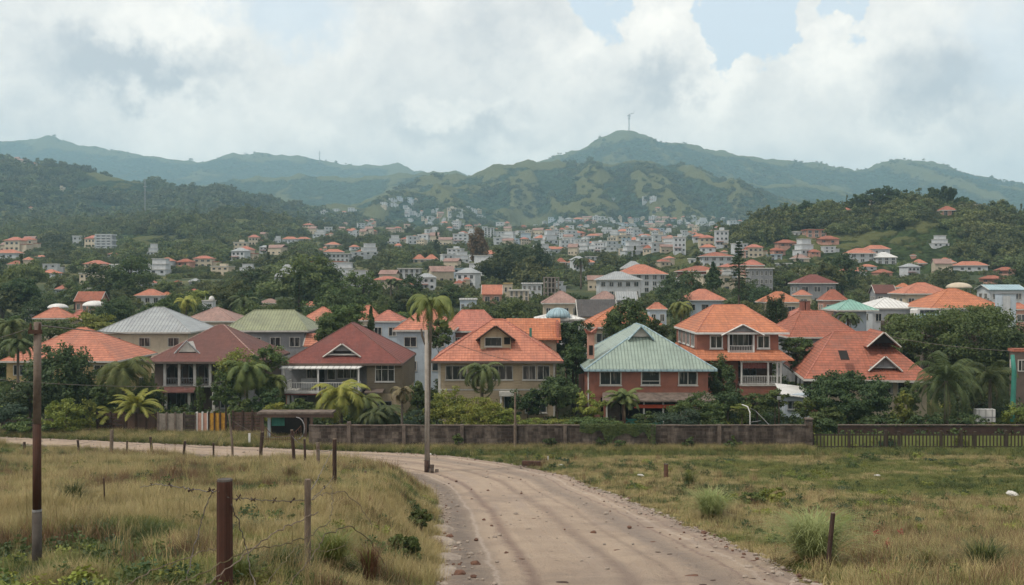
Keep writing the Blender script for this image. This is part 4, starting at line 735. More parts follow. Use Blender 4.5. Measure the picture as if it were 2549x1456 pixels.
# ---------------------------------------------------------------- simple houses behind
def house(label, u, v, wpx, roof='orange', wall='whitew', hm=None, Y=None, kind='hip', d=None, rise=None, rot=0, wins=2, floors=1, ridge=None, cat='house', group=None, over=None, side=True, name='house', axis='x'):
    """front eave line centred at picture (u, v), wpx wide; stands where ground + wall height meets that ray"""
    if Y is None: x, Y, z = hit(u, v + max(3.4, wpx * .17 * floors), 0, 112)
    else: x, Y, z = at(u, Y)
    x = px(u, Y); ze = zv(v, Y); z = float(T(x, Y)); z = min(z, ze - 2.2); w_ = wpx * Y / 1000; d = d or w_ * .8; over = over if over is not None else min(.6, w_ * .05); w0 = w_ - 2 * over; rise = rise or w_ * .22
    t = thing(name, label, cat, (x, Y + d * .0, z), R(rot), group); h = ze - z
    add_box(t, 'wall', wall, -w0 / 2, w0 / 2, over, d, -3, h)
    if kind == 'hip': add_hip(t, w0, d - over, h + .02, rise, ridge, axis, roof, over, cy=(d + over) / 2, caps=roof, fascia='trim', capr=.05 if Y > 180 else .08, fh=.18 if Y < 300 else .3)
    elif kind == 'gablex': add_gable(t, -w0 / 2, w0 / 2, over, d, h, rise, 'x', roof, over, wall, back=True)
    elif kind == 'gabley': add_gable(t, -w0 / 2, w0 / 2, over, d, h, rise, 'y', roof, over, wall, back=True)
    elif kind == 'flat': add_box(t, 'roof', roof, -w_ / 2, w_ / 2, 0, d + .2, h + .002, h + .35)
    if wins:
        for fl in range(floors):
            fh_ = min(3.0, h / floors); zc = h - fh_ * (fl + .5); ww = min(1.6, w0 / wins * .55)
            for i in range(wins): add_win(t, -w0 / 2 + w0 * (i + .5) / wins, zc, ww, 1.3, over, panes=2 if wpx > 14 else 1, frame='trim', sill=False, fw=.09)
            if side and abs(u - 512) > 60:
                for yy in (.3, .7): add_win(t, over + (d - over) * yy, zc, min(1.4, d * .2), 1.2, w0 / 2 if u < 512 else -w0 / 2, 'r' if u < 512 else 'l', panes=2, frame='trim', sill=False, fw=.09)
    return t
house('cream house with a wide pale grey metal hipped roof, behind the brown-roofed house', 143, 332, 96, 'greyroof', 'creamw', Y=139, d=12, rise=3.3, wins=3, floors=2, ridge=1.5)
house('house with mauve tiled hipped roof rising between the grey roof and the green roof', 208, 321, 57, 'mauve', 'creamw', Y=158, d=9, rise=2.1, floors=2, wins=3)
house('grey two-storey house with faded olive green hipped metal roof', 264.5, 330.5, 87, 'olive', 'greyw', Y=128, d=10, rise=2.5, floors=2, wins=4, ridge=5.2)
house('yellow-walled house with orange tiled roof half hidden by the big dark tree', 58, 361, 118, 'orange', 'yelloww', Y=119, d=13, rise=3.7, ridge=.8, wins=4, floors=2)
house('white house with salmon-orange gabled roof behind the utility pole', 424, 330, 62, 'orange', 'bluew', Y=124, d=10, rise=2.5, floors=2, wins=2, ridge=1.4)
house('wide red-orange tiled roof adjoining the white house, seen over the cream house', 471, 331, 62, 'salmon', 'brickfar', Y=131, d=11, rise=2.6, ridge=3, wins=2, kind='hip')
house('pinkish orange roofed house with pale blue wall, behind the maroon roof', 385, 321, 32, 'salmon', 'bluew', Y=140, d=8, rise=1.4, floors=2, wins=2)
house('orange roofed house peeping out between the leafy tree and the cypress', 367, 320, 26, 'orange', 'creamw', Y=152, rise=2.2, wins=1)
house('orange roofed house partly hidden by the round leafy tree behind the maroon roof', 318, 321, 40, 'orange', 'whitew', Y=150, rise=2.0, wins=1, d=8)
house('small white lean-to with orange roof beside the olive-roofed house', 312, 345, 17, 'orange', 'whitew', Y=127, d=4, rise=1.4, wins=0, kind='gablex')
house('house with amber-orange tiled roof hidden behind a dense green tree', 627, 327, 82, 'orange2', 'creamw', Y=133, d=11, rise=2.6, ridge=2.5, wins=3)
house('grey-walled house with broad red tiled roof behind the two-roofed brick house', 827, 337, 76, 'red', 'greyw', Y=132, d=13, rise=3.3, ridge=3, floors=1, wins=3)
house('salmon red roof with two brick chimneys rising behind the broad red roof', 812, 322, 48, 'salmon', 'brickfar', Y=148, d=9, rise=2.2, wins=2, kind='hip')
for i in (0, 1): tt_ = thing('chimney', 'square brick chimney stack on the salmon red roof, %s of the pair' % ('first' if i == 0 else 'second'), 'chimney', (px(806 + i * 5.5, 148), 150, zv(322, 148)), 0, 'brick chimney stacks'); add_box(tt_, 'stack', 'brickfar', -.32, .32, -.3, .3, .3, 3.0); add_box(tt_, 'cap', 'pierc', -.38, .38, -.36, .36, 3.0, 3.12)
house('small pale blue house with mint green hipped roof', 858, 310, 42, 'mint', 'bluew', Y=150, d=6, rise=1.5, wins=1, floors=2, over=1.4)
house('white walled house with white sheet roof next to the mint green roof', 897, 308, 52, 'whiteroof', 'whitew', Y=158, d=9, rise=1.6, wins=4)
house('big orange tiled hipped roof beside the light blue tower', 969, 308, 77, 'orange2', 'whitew', Y=150, d=11, rise=2.9, ridge=1.2, floors=1, wins=4)
house('brown hut roof at the picture edge behind the teal pole', 1022, 352, 16, 'red', 'brownw', Y=110, d=1.2, rise=.6, wins=1, kind='flat')
house('red-roofed house at the far edge beyond the light blue tower', 1022, 309, 20, 'orange', 'pinkw', Y=165, rise=1.0, wins=1)
tw = thing('tower', 'plain pale blue rectangular water tower beside the big orange roof', 'tower', (px(1009, 140), 140, float(T(px(1009, 140), 140)))); add_box(tw, 'shaft', 'bluew', -1.0, 1.0, 0, 2.0, -.5, zv(294, 140) - float(T(px(1009, 140), 140))); add_box(tw, 'cap', 'grey', -1.1, 1.1, -.1, 2.1, zv(294, 140) - tw.location.z, zv(293, 140) - tw.location.z); add_box(tw, 'side_panel', 'whitew', -.9, .2, -.05, -.003, 1, zv(296, 140) - tw.location.z)
# middle distance: (label, u, v eave, width px, roof, wall, options)
MID = [
 ('pale cream pavilion with brown hipped roof edged in white', 562, 303, 40, 'mauve', 'creamw', dict(Y=175, rise=2.1, wins=4, d=7)),
 ('white garden house with small blue-green domed roof', 560, 319, 50, 'whiteroof', 'whitew', dict(Y=150, rise=1.0, wins=3, d=7)),
 ('house with long dark slate gable roof behind the cream pavilion', 598, 315, 40, 'darkroof', 'creamw', dict(Y=152, rise=2.3, wins=2, kind='gablex', d=8)),
 ('small house with little orange roof between the palm and the amber roof', 658, 309, 19, 'orange', 'bluew', dict(Y=170, rise=1.1, wins=2)),
 ('orange hipped house above the palm, white walls showing below', 705.5, 300, 45, 'orange', 'bluew', dict(Y=200, rise=2.2, wins=3)),
 ('grey-roofed long house below the big orange institute roof', 620, 279.5, 46, 'greyroof', 'whitew', dict(Y=265, rise=2.2, floors=2, wins=5)),
 ('large white block with orange hipped roof above the grey-roofed long house', 643, 274, 52, 'orange', 'whitew', dict(Y=280, rise=2.8, floors=3, wins=6)),
 ('grey pointed roof rising behind the large orange roof', 634, 268, 24, 'greyroof', 'whitew', dict(Y=300, rise=2.2, wins=0)),
 ('brown-red roofed house beside the grey sheet roof in the town', 606, 299, 28, 'mauve', 'creamw', dict(Y=205, rise=1.6, wins=2)),
 ('grey sheet gable house right behind the amber roof tree', 627, 299, 21, 'greyroof', 'greyw', dict(Y=200, rise=1.5, wins=2, kind='gablex')),
 ('pale apartment house with many small windows, pinkish wall', 519, 291, 22, 'trim', 'creamw', dict(Y=235, floors=3, wins=4, kind='flat')),
 ('orange gabled house beside the pale apartment house', 492, 293, 21, 'orange', 'pinkw', dict(Y=240, rise=2.0, wins=2, kind='gablex')),
 ('white modern house with curved-looking flat roof and long window bands', 532, 284, 22, 'whiteroof', 'whitew', dict(Y=262, floors=2, wins=4, kind='flat')),
 ('small cream flat-roofed house above the pale apartment house', 508, 284, 10, 'yelloww', 'creamw', dict(Y=270, wins=2, kind='flat')),
 ('light green glasshouse-like shed left of the orange gabled house', 468, 300, 18, 'whiteroof', 'bluew', dict(Y=215, wins=3, kind='flat', hm=2.6)),
 ('red gabled house in the valley with pink front', 561, 262, 12, 'red', 'pinkw', dict(rise=1.8, floors=2, wins=2)),
 ('plain white flat block beside the red gabled valley house', 593, 257, 15, 'trim', 'whitew', dict(floors=2, wins=3, kind='flat')),
 ('white sheet-roofed store at the foot of the grey-roofed long house', 590, 277.5, 9, 'whiteroof', 'whitew', dict(wins=1, kind='flat')),
 ('amber hipped roof behind the columnar cypresses', 783, 302, 40, 'orange2', 'creamw', dict(Y=190, rise=2.0, wins=2)),
 ('small orange roof peeping above the amber hipped roof', 804, 295, 17, 'orange', 'creamw', dict(Y=215, rise=1.1, wins=1)),
 ('red roofed house with pink gable, left of the mint green roof', 836, 300, 26, 'red', 'pinkw', dict(Y=195, rise=2.1, wins=2)),
 ('maroon hipped house with grey pillared walls at the foot of the green hill', 818, 283, 41, 'maroon', 'greyw', dict(Y=238, rise=2.1, wins=3)),
 ('wide orange-red hipped roof below the hillside, above the white roofs', 930, 293.5, 52, 'orange', 'creamw', dict(Y=190, rise=2.1, wins=4)),
 ('small amber roof behind the wide orange-red roof', 905, 287, 13, 'orange2', 'creamw', dict(Y=225, rise=.9, wins=1)),
 ('long light blue sheet-roofed hall at the far edge of the village', 1008, 289, 38, 'bluesheet', 'whitew', dict(Y=205, rise=.9, wins=3, kind='gablex')),
 ('dim brown-roofed house beside the wide orange-red roof', 886, 292, 22, 'brownroof', 'greyw', dict(Y=205, rise=1.5, wins=2, kind='gablex')),
 ('grey building with tall pillars in front of the salmon-roofed house', 762, 269, 25, 'trim', 'greyw', dict(Y=275, floors=3, wins=5, kind='flat')),
 ('salmon-red roofed house above the tall pillars', 754, 265, 22, 'salmon', 'pinkw', dict(Y=300, rise=1.7, wins=3)),
 ('tall salmon villa with rows of windows on the lower hillside', 752, 250, 16, 'salmon', 'pinkw', dict(floors=3, wins=3, rise=1.6)),
 ('white and pale blue stepped house beside the tall salmon villa', 776, 255, 14, 'bluesheet', 'bluew', dict(floors=2, wins=2, kind='flat')),
 ('low teal-white pavilion below the stepped pale blue house', 784, 264, 17, 'whiteroof', 'whitew', dict(wins=3, kind='flat')),
 ('long white house with red roof at the left of the hillside villas', 718, 256, 33, 'red', 'whitew', dict(rise=1.6, floors=2, wins=4)),
 ('white flat house beside the long red-roofed white house', 695, 259, 12, 'whiteroof', 'whitew', dict(wins=2, kind='flat')),
 ('row house with broken red roofs behind the dark conical tree', 702, 271, 44, 'red', 'brickfar', dict(Y=290, rise=1.6, wins=4)),
 ('brown-tiled hipped roof in the trees of the hillside', 802, 258, 17, 'mauve', 'creamw', dict(rise=1.6, wins=1)),
 ('cream villa with layered flat roofs above the maroon hipped house', 804, 270, 20, 'creamw', 'creamw', dict(floors=2, wins=3, kind='flat')),
 ('white villa with wide orange roof on the hillside', 863, 253, 29, 'orange', 'whitew', dict(rise=1.5, floors=2, wins=3)),
 ('white house with pointed white roof beside the wide orange roofed villa', 887, 257, 22, 'whiteroof', 'whitew', dict(rise=2.0, floors=2, wins=3)),
 ('orange roofed cottage low among the hillside trees', 921, 263, 13, 'orange', 'pinkw', dict(rise=1.5, wins=1)),
 ('orange roofed cottage farther along the tree line', 948, 262, 17, 'orange', 'creamw', dict(rise=1.7, wins=1)),
 ('tiny red-roofed hut over the low cottages', 914, 255, 5, 'red', 'pinkw', dict(wins=0)),
 ('salmon villa with terrace walls halfway up the green hill', 817, 230, 22, 'salmon', 'pinkw', dict(floors=2, wins=3, kind='flat')),
 ('low white annex beside the salmon terrace villa', 799, 232, 10, 'whiteroof', 'whitew', dict(wins=2, kind='flat')),
 ('cream cube house at the left foot of the green hill', 726, 244, 7, 'creamw', 'creamw', dict(wins=1, kind='flat')),
 ('small orange roof near the top of the green hill', 848, 210, 9, 'orange', 'pinkw', dict(rise=1.2, wins=0)),
 ('red-roofed pink house on top of the green hill', 950, 210, 17, 'red', 'pinkw', dict(rise=2.0, floors=2, wins=2)),
 ('long pale roof on the crest of the green hill', 877, 201, 15, 'mauve', 'creamw', dict(rise=1.2, wins=2)),
 ('orange hipped house with white walls on the left of the valley floor', 147, 295.5, 28, 'orange', 'whitew', dict(Y=245, rise=1.6, wins=3, floors=1)),
 ('low orange side roof next to the orange hipped valley house', 165, 295.5, 13, 'orange2', 'whitew', dict(Y=250, rise=.9, wins=1)),
 ('dark red long-roofed building with pinkish wall in the trees', 87, 300, 27, 'red', 'pinkw', dict(Y=225, rise=1.9, wins=4, kind='gablex')),
 ('white flat-roofed house above the dark red long roof', 85, 289, 16, 'trim', 'whitew', dict(wins=3, kind='flat')),
 ('salmon-roofed house with teal wall near the dark round tree', 62, 289, 16, 'salmon', 'bluew', dict(wins=2, rise=1.4)),
 ('pink and teal roofed house alone above the orange hipped valley house', 147, 283, 15, 'salmon', 'bluew', dict(wins=2, rise=1.3)),
 ('small red roof among trees beyond the valley house', 177, 282, 7, 'red', 'pinkw', dict(wins=0)),
 ('grey metal roofed hut among trees, right of the small red roof', 194, 281, 12, 'greyroof', 'greyw', dict(wins=1)),
 ('pink and white cottage under the grey metal hut', 193, 291, 10, 'salmon', 'whitew', dict(wins=1)),
 ('low grey concrete house between the white canopies', 30, 311, 14, 'trim', 'greyw', dict(Y=190, wins=2, kind='flat')),
 ('orange roof nearest the left canopy, in the shrubs', 49, 318, 34, 'orange', 'creamw', dict(Y=165, wins=2, rise=1.7)),
 ('red-orange roof in the shrubs beside the grey concrete house', 77, 319, 20, 'salmon', 'creamw', dict(Y=168, wins=1, rise=1.5)),
 ('pale blue flat house at the left edge of the valley', 2, 288, 9, 'bluesheet', 'bluew', dict(wins=1, kind='flat')),
 ('long low brown-orange roof behind the left palm', 268, 303, 22, 'mauve', 'creamw', dict(Y=215, wins=2, rise=.9)),
 ('tiny white house with orange roof between the olive roof and the cypress', 310, 306, 12, 'orange', 'whitew', dict(Y=215, wins=1, rise=1.0)),
 ('grey two-storey mansion with pointed roof standing alone in the wood', 285, 276, 24, 'greyroof', 'whitew', dict(floors=3, wins=4, rise=3.5)),
 ('white concrete frame building with open floors in the valley', 409, 269, 24, 'trim', 'whitew', dict(floors=3, wins=4, kind='flat')),
 ('orange flat roof directly under the white concrete frame building', 407, 285, 16, 'orange', 'creamw', dict(wins=0, rise=.8)),
 ('bright red roofed bungalow on the left slope of the valley', 344.5, 267, 12, 'red', 'whitew', dict(wins=1, rise=1.6)),
 ('orange roofed twin house on the valley slope, first of the two', 419, 259, 13, 'orange', 'creamw', dict(wins=2, rise=2.2)),
 ('orange roofed twin house on the valley slope, second of the two', 431, 259, 14, 'orange', 'creamw', dict(wins=2, rise=2.2)),
 ('white-framed house right of the twin orange roofs', 444, 272, 12, 'trim', 'whitew', dict(wins=2, kind='flat', floors=2)),
 ('long terrace of flats with red roof lines on the left slope', 326, 262, 34, 'red', 'whitew', dict(wins=7, floors=2, kind='flat')),
 ('upper white terrace of flats above the red-lined terrace', 338, 254, 24, 'trim', 'whitew', dict(wins=5, floors=2, kind='flat')),
 ('orange roofed house above the terraces of flats', 332, 244.5, 16, 'orange', 'creamw', dict(wins=2, rise=1.8)),
 ('tall white tower block behind the dark tree in the town', 489, 228, 11, 'trim', 'whitew', dict(wins=3, floors=6, kind='flat', hm=18)),
 ('pale grey office block in the middle of the far town', 526, 233, 11, 'trim', 'bluew', dict(wins=0, floors=4, kind='flat', hm=12)),
 ('small pink roofed hut by the road in the valley trees', 448, 290, 8, 'red', 'pinkw', dict(wins=1)),
 ('orange roofed house seen right of the tall dark trees', 502, 290, 8, 'orange2', 'creamw', dict(wins=1)),
]
for lab, u, v, wd_, ro, wa, kw in MID: house(lab, u, v, wd_, ro, wa, **kw)
dome = lambda r, h, n=14, k=5: [(r * math.cos(math.pi / 2 * j / k) * math.cos(2 * math.pi * i / n), r * math.cos(math.pi / 2 * j / k) * math.sin(2 * math.pi * i / n), h * math.sin(math.pi / 2 * j / k)) for j in range(k) for i in range(n)] + [(0, 0, h)]
def add_dome(t, nm, mat, r, h, z, cx=0, cy=0):
    V = [(x + cx, y + cy, q + z) for x, y, q in dome(r, h)]; n = 14; F = [(j * n + i, j * n + (i + 1) % n, (j + 1) * n + (i + 1) % n, (j + 1) * n + i) for j in range(4) for i in range(n)] + [(4 * n + i, 4 * n + (i + 1) % n, 5 * n) for i in range(n)] + [tuple(range(n))[::-1]]
    return MB().add(V, F).build(nm, M[mat], t, True)
for u, v, wd_, Y, lab in ((95, 306, 24, 180, 'large white canopy dome on posts among the shrubs'), (58, 308, 20, 185, 'white canopy dome behind the red-orange roof in the shrubs'), (959, 288, 25, 215, 'cream fabric tent with wavy edge above the orange-red roof')):
    x, Y, z = at(u, Y); r = wd_ * Y / 2000; t = thing('canopy', lab, 'canopy', (x, Y, z), 0, 'domed canopies'); h = zv(v, Y) - z; add_dome(t, 'cover', 'white' if u < 900 else 'creamw', r, r * .45, h)
    for a in range(6): add_box(t, 'post', 'grey', .85 * r * math.cos(a * 1.047 + .3) - .05, .85 * r * math.cos(a * 1.047 + .3) + .05, .85 * r * math.sin(a * 1.047 + .3) - .05, .85 * r * math.sin(a * 1.047 + .3) + .05, 0, h)
x, Y, z = at(559, 149); t = thing('cupola', 'small blue-green dome on the white garden house', 'dome', (x, Y + 2.2, z)); add_dome(t, 'dome', 'bluesheet', 1.9, 1.5, zv(319, 149) - z + .15); add_box(t, 'drum', 'white', -1.5, 1.5, -1.4, 1.4, zv(321, 149) - z, zv(319, 149) - z + .18)
x, Y, z = at(209, 190); t = thing('water_tank', 'white roof tank on a concrete box above the mauve roof', 'water tank', (x, Y, z)); h = zv(308, Y) - z; add_box(t, 'stand', 'whitew', -1, 1, -1, 1, 0, h + 1.3); add_box(t, 'parapet', 'trim', -1.1, 1.1, -1.1, 1.1, h + 1.3, h + 1.5); add_dome(t, 'dome', 'white', .55, .8, h + 1.5, .5); add_box(t, 'pipe', 'grey', -.7, -.6, -.1, 0, h + 1.5, h + 2.2)
# unfinished concrete frames
def frame_building(label, u, v, wpx, Y, floors, bays, mat='yelloww', slabs='concrete', hf=3.0):
    x, Y, z = at(u, Y) if Y else hit(u, v, floors * hf, 112); w_ = wpx * Y / 1000; top = zv(v, Y) - z; t = thing('unfinished_building', label, 'building', (x, Y, z)); d = w_ * .7
    for i in range(floors + 1): add_box(t, 'floor_slab', slabs, -w_ / 2, w_ / 2, 0, d, top - i * hf - .25, top - i * hf)
    for i in range(bays + 1):
        for y_ in (.05, d - .35): xx = -w_ / 2 + .2 + (w_ - .4) * i / bays; add_box(t, 'column', mat, xx - .17, xx + .17, y_, y_ + .3, -1, top - .251)
    add_box(t, 'core_wall', 'brownw', -w_ * .3, w_ * .3, d * .5, d * .52, -1, top - .26); return t
frame_building('unfinished concrete frame building with open floors in the middle of the town', 551.5, 277, 16, 250, 4, 4, 'concrete', 'concrete', 1.3)
frame_building('open cream concrete frame on top of the green hill', 972, 204.5, 19, None, 2, 5, 'creamw', 'creamw', 2.8)
# apartment tower on the left slope
def block(label, u, v, wpx, hpx, floors, bays, Y=None, wall='whitew'):
    Y = Y or hit(u, v + hpx)[1]; x = px(u, Y); z = zv(v + hpx, Y); w_ = wpx * Y / 1000; h = hpx * Y / 1000; t = thing('apartment_block', label, 'building', (x, Y, z)); add_box(t, 'wall', 'greyw', -w_ / 2 + .5, w_ / 2 - .5, .9, w_ * .6, -6, h)
    for i in range(floors): zz = h * (i + 1) / floors; add_box(t, 'balcony', wall, -w_ / 2 + (i % 2) * .8, w_ / 2 - ((i + 1) % 2) * .8, 0, w_ * .62, zz - h / floors * .5, zz)
    for i in range(bays + 1): xx = -w_ / 2 + 1 + (w_ - 2) * i / bays; add_box(t, 'pier', wall, xx - .5, xx + .5, .3, .895, -4, h - .3)
    return t
block('white stepped apartment tower standing alone on the left slope', 103, 234, 19, 16, 6, 3); block('small white three-level block below the apartment tower', 137, 246, 9, 7, 3, 2)

# ------------------------------------------------------------------ far town: copies of a few small houses, each its own thing
rt = random.Random(77); rsn = np.random.RandomState(31); PR = []
for roof, wall, kd, fl in [('whiteroof', 'whitew', 'flat', 2), ('trim', 'whitew', 'flat', 3), ('orange', 'whitew', 'hip', 1), ('salmon', 'creamw', 'hip', 2), ('red', 'pinkw', 'hip', 1), ('trim', 'creamw', 'flat', 2), ('bluesheet', 'bluew', 'flat', 2), ('greyroof', 'whitew', 'hip', 2)]:
    wv2 = 9.0; t = thing('town_house', 'x', 'house', (0, 0, -500)); h = fl * 3.1; add_box(t, 'wall', wall, -4.3, 4.3, .4, 7, -6, h)
    if kd == 'hip': MB().add([(-4.9, -.2, h), (4.9, -.2, h), (4.9, 7.6, h), (-4.9, 7.6, h), (-1.2, 3.7, h + 2.1), (1.2, 3.7, h + 2.1)], [(0, 1, 5, 4), (2, 3, 4, 5), (1, 2, 5), (3, 0, 4), (3, 2, 1, 0)]).build('roof', M[roof], t)
    else: add_box(t, 'roof', roof, -4.6, 4.6, .1, 7.2, h + .002, h + .5)
    for k in range(fl):
        for xx in ((-2.7, 0, 2.7) if len(PR) % 2 else (-2.2, 1.6)): add_box(t, 'window', 'glass', xx - .65, xx + .65, .3, .398, k * 3.1 + .9, k * 3.1 + 2.2)
    if len(PR) % 3 == 0: add_box(t, 'side_wing', wall, 4.301, 7.4, 1.6, 6.2, -6, h * .62); add_box(t, 'wing_roof', 'salmon' if kd == 'hip' else roof, 4.31, 7.7, 1.4, 6.4, h * .62 + .002, h * .62 + .35)
    if len(PR) % 3 == 1: add_box(t, 'porch_roof', 'salmon', -4.0, 1.0, -1.6, .39, 2.7, 2.95); add_box(t, 'porch_wall', wall, -3.8, .8, -1.4, -1.2, -3, .9)
    if kd == 'flat' and len(PR) % 2: add_box(t, 'stair_tower', wall, -1.2, 1.8, 3, 5.8, h + .501, h + 2.2)
    PR.append(t)
CN = dict(whiteroof='white flat-roofed', trim='white block-like', orange='orange-roofed', salmon='salmon-roofed', red='red-roofed', bluesheet='pale blue', greyroof='grey-roofed'); KD = ['white flat-roofed', 'tall white', 'orange-roofed', 'salmon-roofed', 'red-roofed', 'cream flat-roofed', 'pale blue', 'grey-roofed']
for roof, wall, kd in (('orange', 'whitew', 'wide'), ('mauve', 'creamw', 'gab'), ('trim', 'whitew', 'steps'), ('red', 'creamw', 'ell')):
    t = thing('town_house', 'x', 'house', (0, 0, -500))
    if kd == 'wide': add_box(t, 'wall', wall, -6.8, 6.8, .5, 7, -6, 3.4); add_hip(t, 13.6, 6.5, 3.42, 2.3, 6, 'x', roof, .6, cy=3.75, capr=0, fascia='trim')
    elif kd == 'gab': add_box(t, 'wall', wall, -4.5, 4.5, .5, 7, -6, 5.8); add_gable(t, -4.5, 4.5, .5, 7, 5.8, 2.2, 'x', roof, .5, wall, trim=None)
    elif kd == 'steps':
        for q in range(3): add_box(t, 'storey', wall, -5 + q * 1.4, 5 - q * .5, .5 + q * 1.5, 8, (-6 if q == 0 else q * 3.0), q * 3.0 + 2.75); add_box(t, 'floor_slab', roof, -5.3 + q * 1.4, 5.3 - q * .5, .2 + q * 1.5, 8.2, q * 3.0 + 2.752, q * 3.0 + 2.998)
    else: add_box(t, 'wall', wall, -5, 2, .5, 7, -6, 3.2); add_hip(t, 7, 6.5, 3.22, 2.0, 1.5, 'x', roof, .5, cx=-1.5, cy=3.75, capr=0); add_box(t, 'wing_wall', wall, 2.001, 6, 2.2, 8, -6, 5.6); add_hip(t, 4, 5.8, 5.62, 1.6, .5, 'x', 'orange', .5, cx=4, cy=5.1, capr=0, name='wing_roof')
    for xx in (-3.2, -.4, 3.4): add_box(t, 'window', 'glass', xx - .6, xx + .6, .4 if xx < 3 or kd != 'ell' else 2.1, .498 if xx < 3 or kd != 'ell' else 2.198, 1.0, 2.2)
    PR.append(t)
KD += ['long orange-roofed', 'brown-gabled', 'white stepped', 'L-shaped red-roofed']
# (cluster phrase, u0, u1, v0, v1, n, weights)
CL = [('among trees behind the village centre', 440, 770, 264, 294, 18, (3, 1, 6, 4, 3, 2, 2, 4)), ('among trees below the green hill', 790, 1020, 268, 288, 8, (2, 0, 6, 4, 4, 1, 2, 3)), ('on the lower green hillside', 760, 960, 246, 264, 4, (2, 0, 5, 4, 3, 1, 0, 1)), ('in the trees of the left valley slope', 235, 400, 226, 262, 26, (5, 1, 4, 3, 2, 2, 1, 2)), ('deep in the trees of the left valley', 0, 235, 256, 286, 11, (3, 0, 3, 2, 2, 1, 1, 2)), ('half hidden in trees above the village', 330, 480, 262, 292, 8, (2, 0, 3, 2, 2, 1, 1, 1)), ('atop the far town', 545, 745, 220, 229, 44, (7, 4, 1, 2, 1, 3, 1, 1)), ('in row two of the far town', 495, 730, 228, 237, 44, (7, 3, 4, 3, 2, 2, 2, 1)), ('amid the far town', 500, 700, 236, 246, 38, (6, 2, 3, 2, 2, 2, 3, 2)),
      ('low in the far town', 535, 680, 245, 257, 22, (6, 2, 3, 2, 2, 2, 3, 1)), ('of the estate under the central mountain', 400, 480, 210, 222, 20, (8, 5, 1, 1, 1, 3, 1, 0)), ('in the row high on the spur', 380, 420, 201, 209, 9, (6, 2, 0, 0, 0, 3, 1, 0)),
      ('at the head of the valley', 292, 360, 212, 224, 14, (6, 3, 1, 1, 1, 3, 1, 0)), ('on the slope left of the far town', 300, 400, 224, 240, 22, (6, 3, 4, 3, 2, 2, 1, 1)), ('among trees beside the far town', 400, 500, 224, 246, 26, (6, 3, 4, 3, 2, 2, 2, 1)),
      ('on the flat below the far town', 450, 600, 250, 272, 11, (4, 1, 3, 2, 2, 2, 2, 1)), ('along the foot of the dark hill', 5, 110, 243, 254, 9, (4, 2, 3, 3, 1, 2, 1, 1)), ('in the left valley', 150, 300, 254, 276, 6, (3, 0, 3, 2, 1, 1, 1, 1)),
      ('high on the dark left hill', 5, 60, 160, 166, 4, (2, 0, 1, 2, 2, 0, 0, 0)), ('partway up the dark left hill', 8, 60, 178, 232, 6, (2, 0, 2, 2, 1, 1, 0, 0)), ('perched on the central mountain', 600, 680, 200, 212, 4, (1, 1, 0, 2, 1, 0, 0, 0)), ('among trees past the far town', 700, 840, 243, 262, 12, (4, 1, 3, 2, 2, 2, 1, 1))]
TOWN = []
for ph, u0, u1, v0, v1, n, wt in CL:
    got = []; k = 0
    while len(got) < n and k < 400:
        k += 1; u = rt.uniform(u0, u1); v = rt.uniform(v0, v1)
        if any(abs(u - q[0]) < 4.5 and abs(v - q[1]) < 2.6 for q in got): continue
        if v > 258 and any(abs(u - q[1]) < 8 + q[3] * .5 and abs(v - q[2] - 4) < 7 for q in MID): continue
        if v > 258 and any(abs(u - q[0]) < 17 and abs(v - q[1]) < 6 for q in got): continue
        x, Y, z = hit(u, v, 0, 200)
        if Y > 4000: continue
        i = rt.choices(range(8), wt)[0]; i = i if rt.random() > .45 else rt.choice((8, 8, 9, 11)) if i in (2, 3, 4) else rt.choice((9, 10, 10)) if Y < 1600 else i; got.append((u, v, x, Y, z, i))
    got.sort(); cnt = {}
    for u, v, x, Y, z, i in got:
        cnt[i] = cnt.get(i, 0) + 1; tot = sum(1 for g_ in got if g_[5] == i)
        lab = '%s house %s' % (KD[i], ph) if tot == 1 else '%s %s house from the left %s' % (ORD[cnt[i] - 1], KD[i], ph)
        c = copy_tree(PR[i]) if PR[i].get('label') != 'x' else PR[i]
        s = rt.uniform(.55, .95) * (1 if Y < 1200 else 1.3) * (.85 if Y < 620 else 1) * (.88 if 700 < Y < 1300 else 1)
        c.location = (x, Y, z + (1.2 if Y > 700 else .2)); c.rotation_euler = (0, 0, rt.uniform(-.5, .5)); c.scale = (s * rt.uniform(.75, 1.45), s, s * rt.uniform(.75, 1.15)); c['label'] = lab; c['group'] = 'small houses of the far town and its slopes'; TOWN.append((x, Y))
TOWN = np.array(TOWN)
# ------------------------------------------------------------------ trees and shrubs of the village, each measured from the picture
def TR(label, u, v, r, Y, rv=None, mat='leaf', nc=60, lpc=70, leaf=.15, cat='tree', name=None, **k):
    x = px(u, Y); z = float(T(x, Y)); rx = r * Y / 1000; rz = (rv or r) * Y / 1000; cz = zv(v, Y); name = name or ('tree' if cat == 'tree' else 'bush')
    return tree(label, x, Y, z, max(cz, z + rz * .8), rx, rz, mat, nc, lpc, leaf, cat, name, seed=int(u * 7 + v * 3) % 9999, **k)
def PL(label, u, v, r, Y, n=18, lean_u=0, mat='palm', rr=.13, dead=3, **k):
    x = px(u + lean_u, Y); z = float(T(x, Y)); L = r * Y / 1000 * 1.3; k.setdefault('ll', L * .27); k.setdefault('lw', .13); k.setdefault('leaflets', 30); k.setdefault('seed', int(u * 3 + v))
    return palm(label, x, Y, z, zv(v, Y), L, n, mat, rr, (-lean_u / 1000 * Y, 0), dead=dead, **k)
TR('big round dark tree in front of the yellow-walled orange-roofed house', 58, 376, 32, 103, 31, 'leafd', 110, 95, .16)
TR('lower dark shrub mass at the foot of the big dark tree', 30, 398, 26, 100, 17, 'leafd', 60, 80, .15, 'bush')
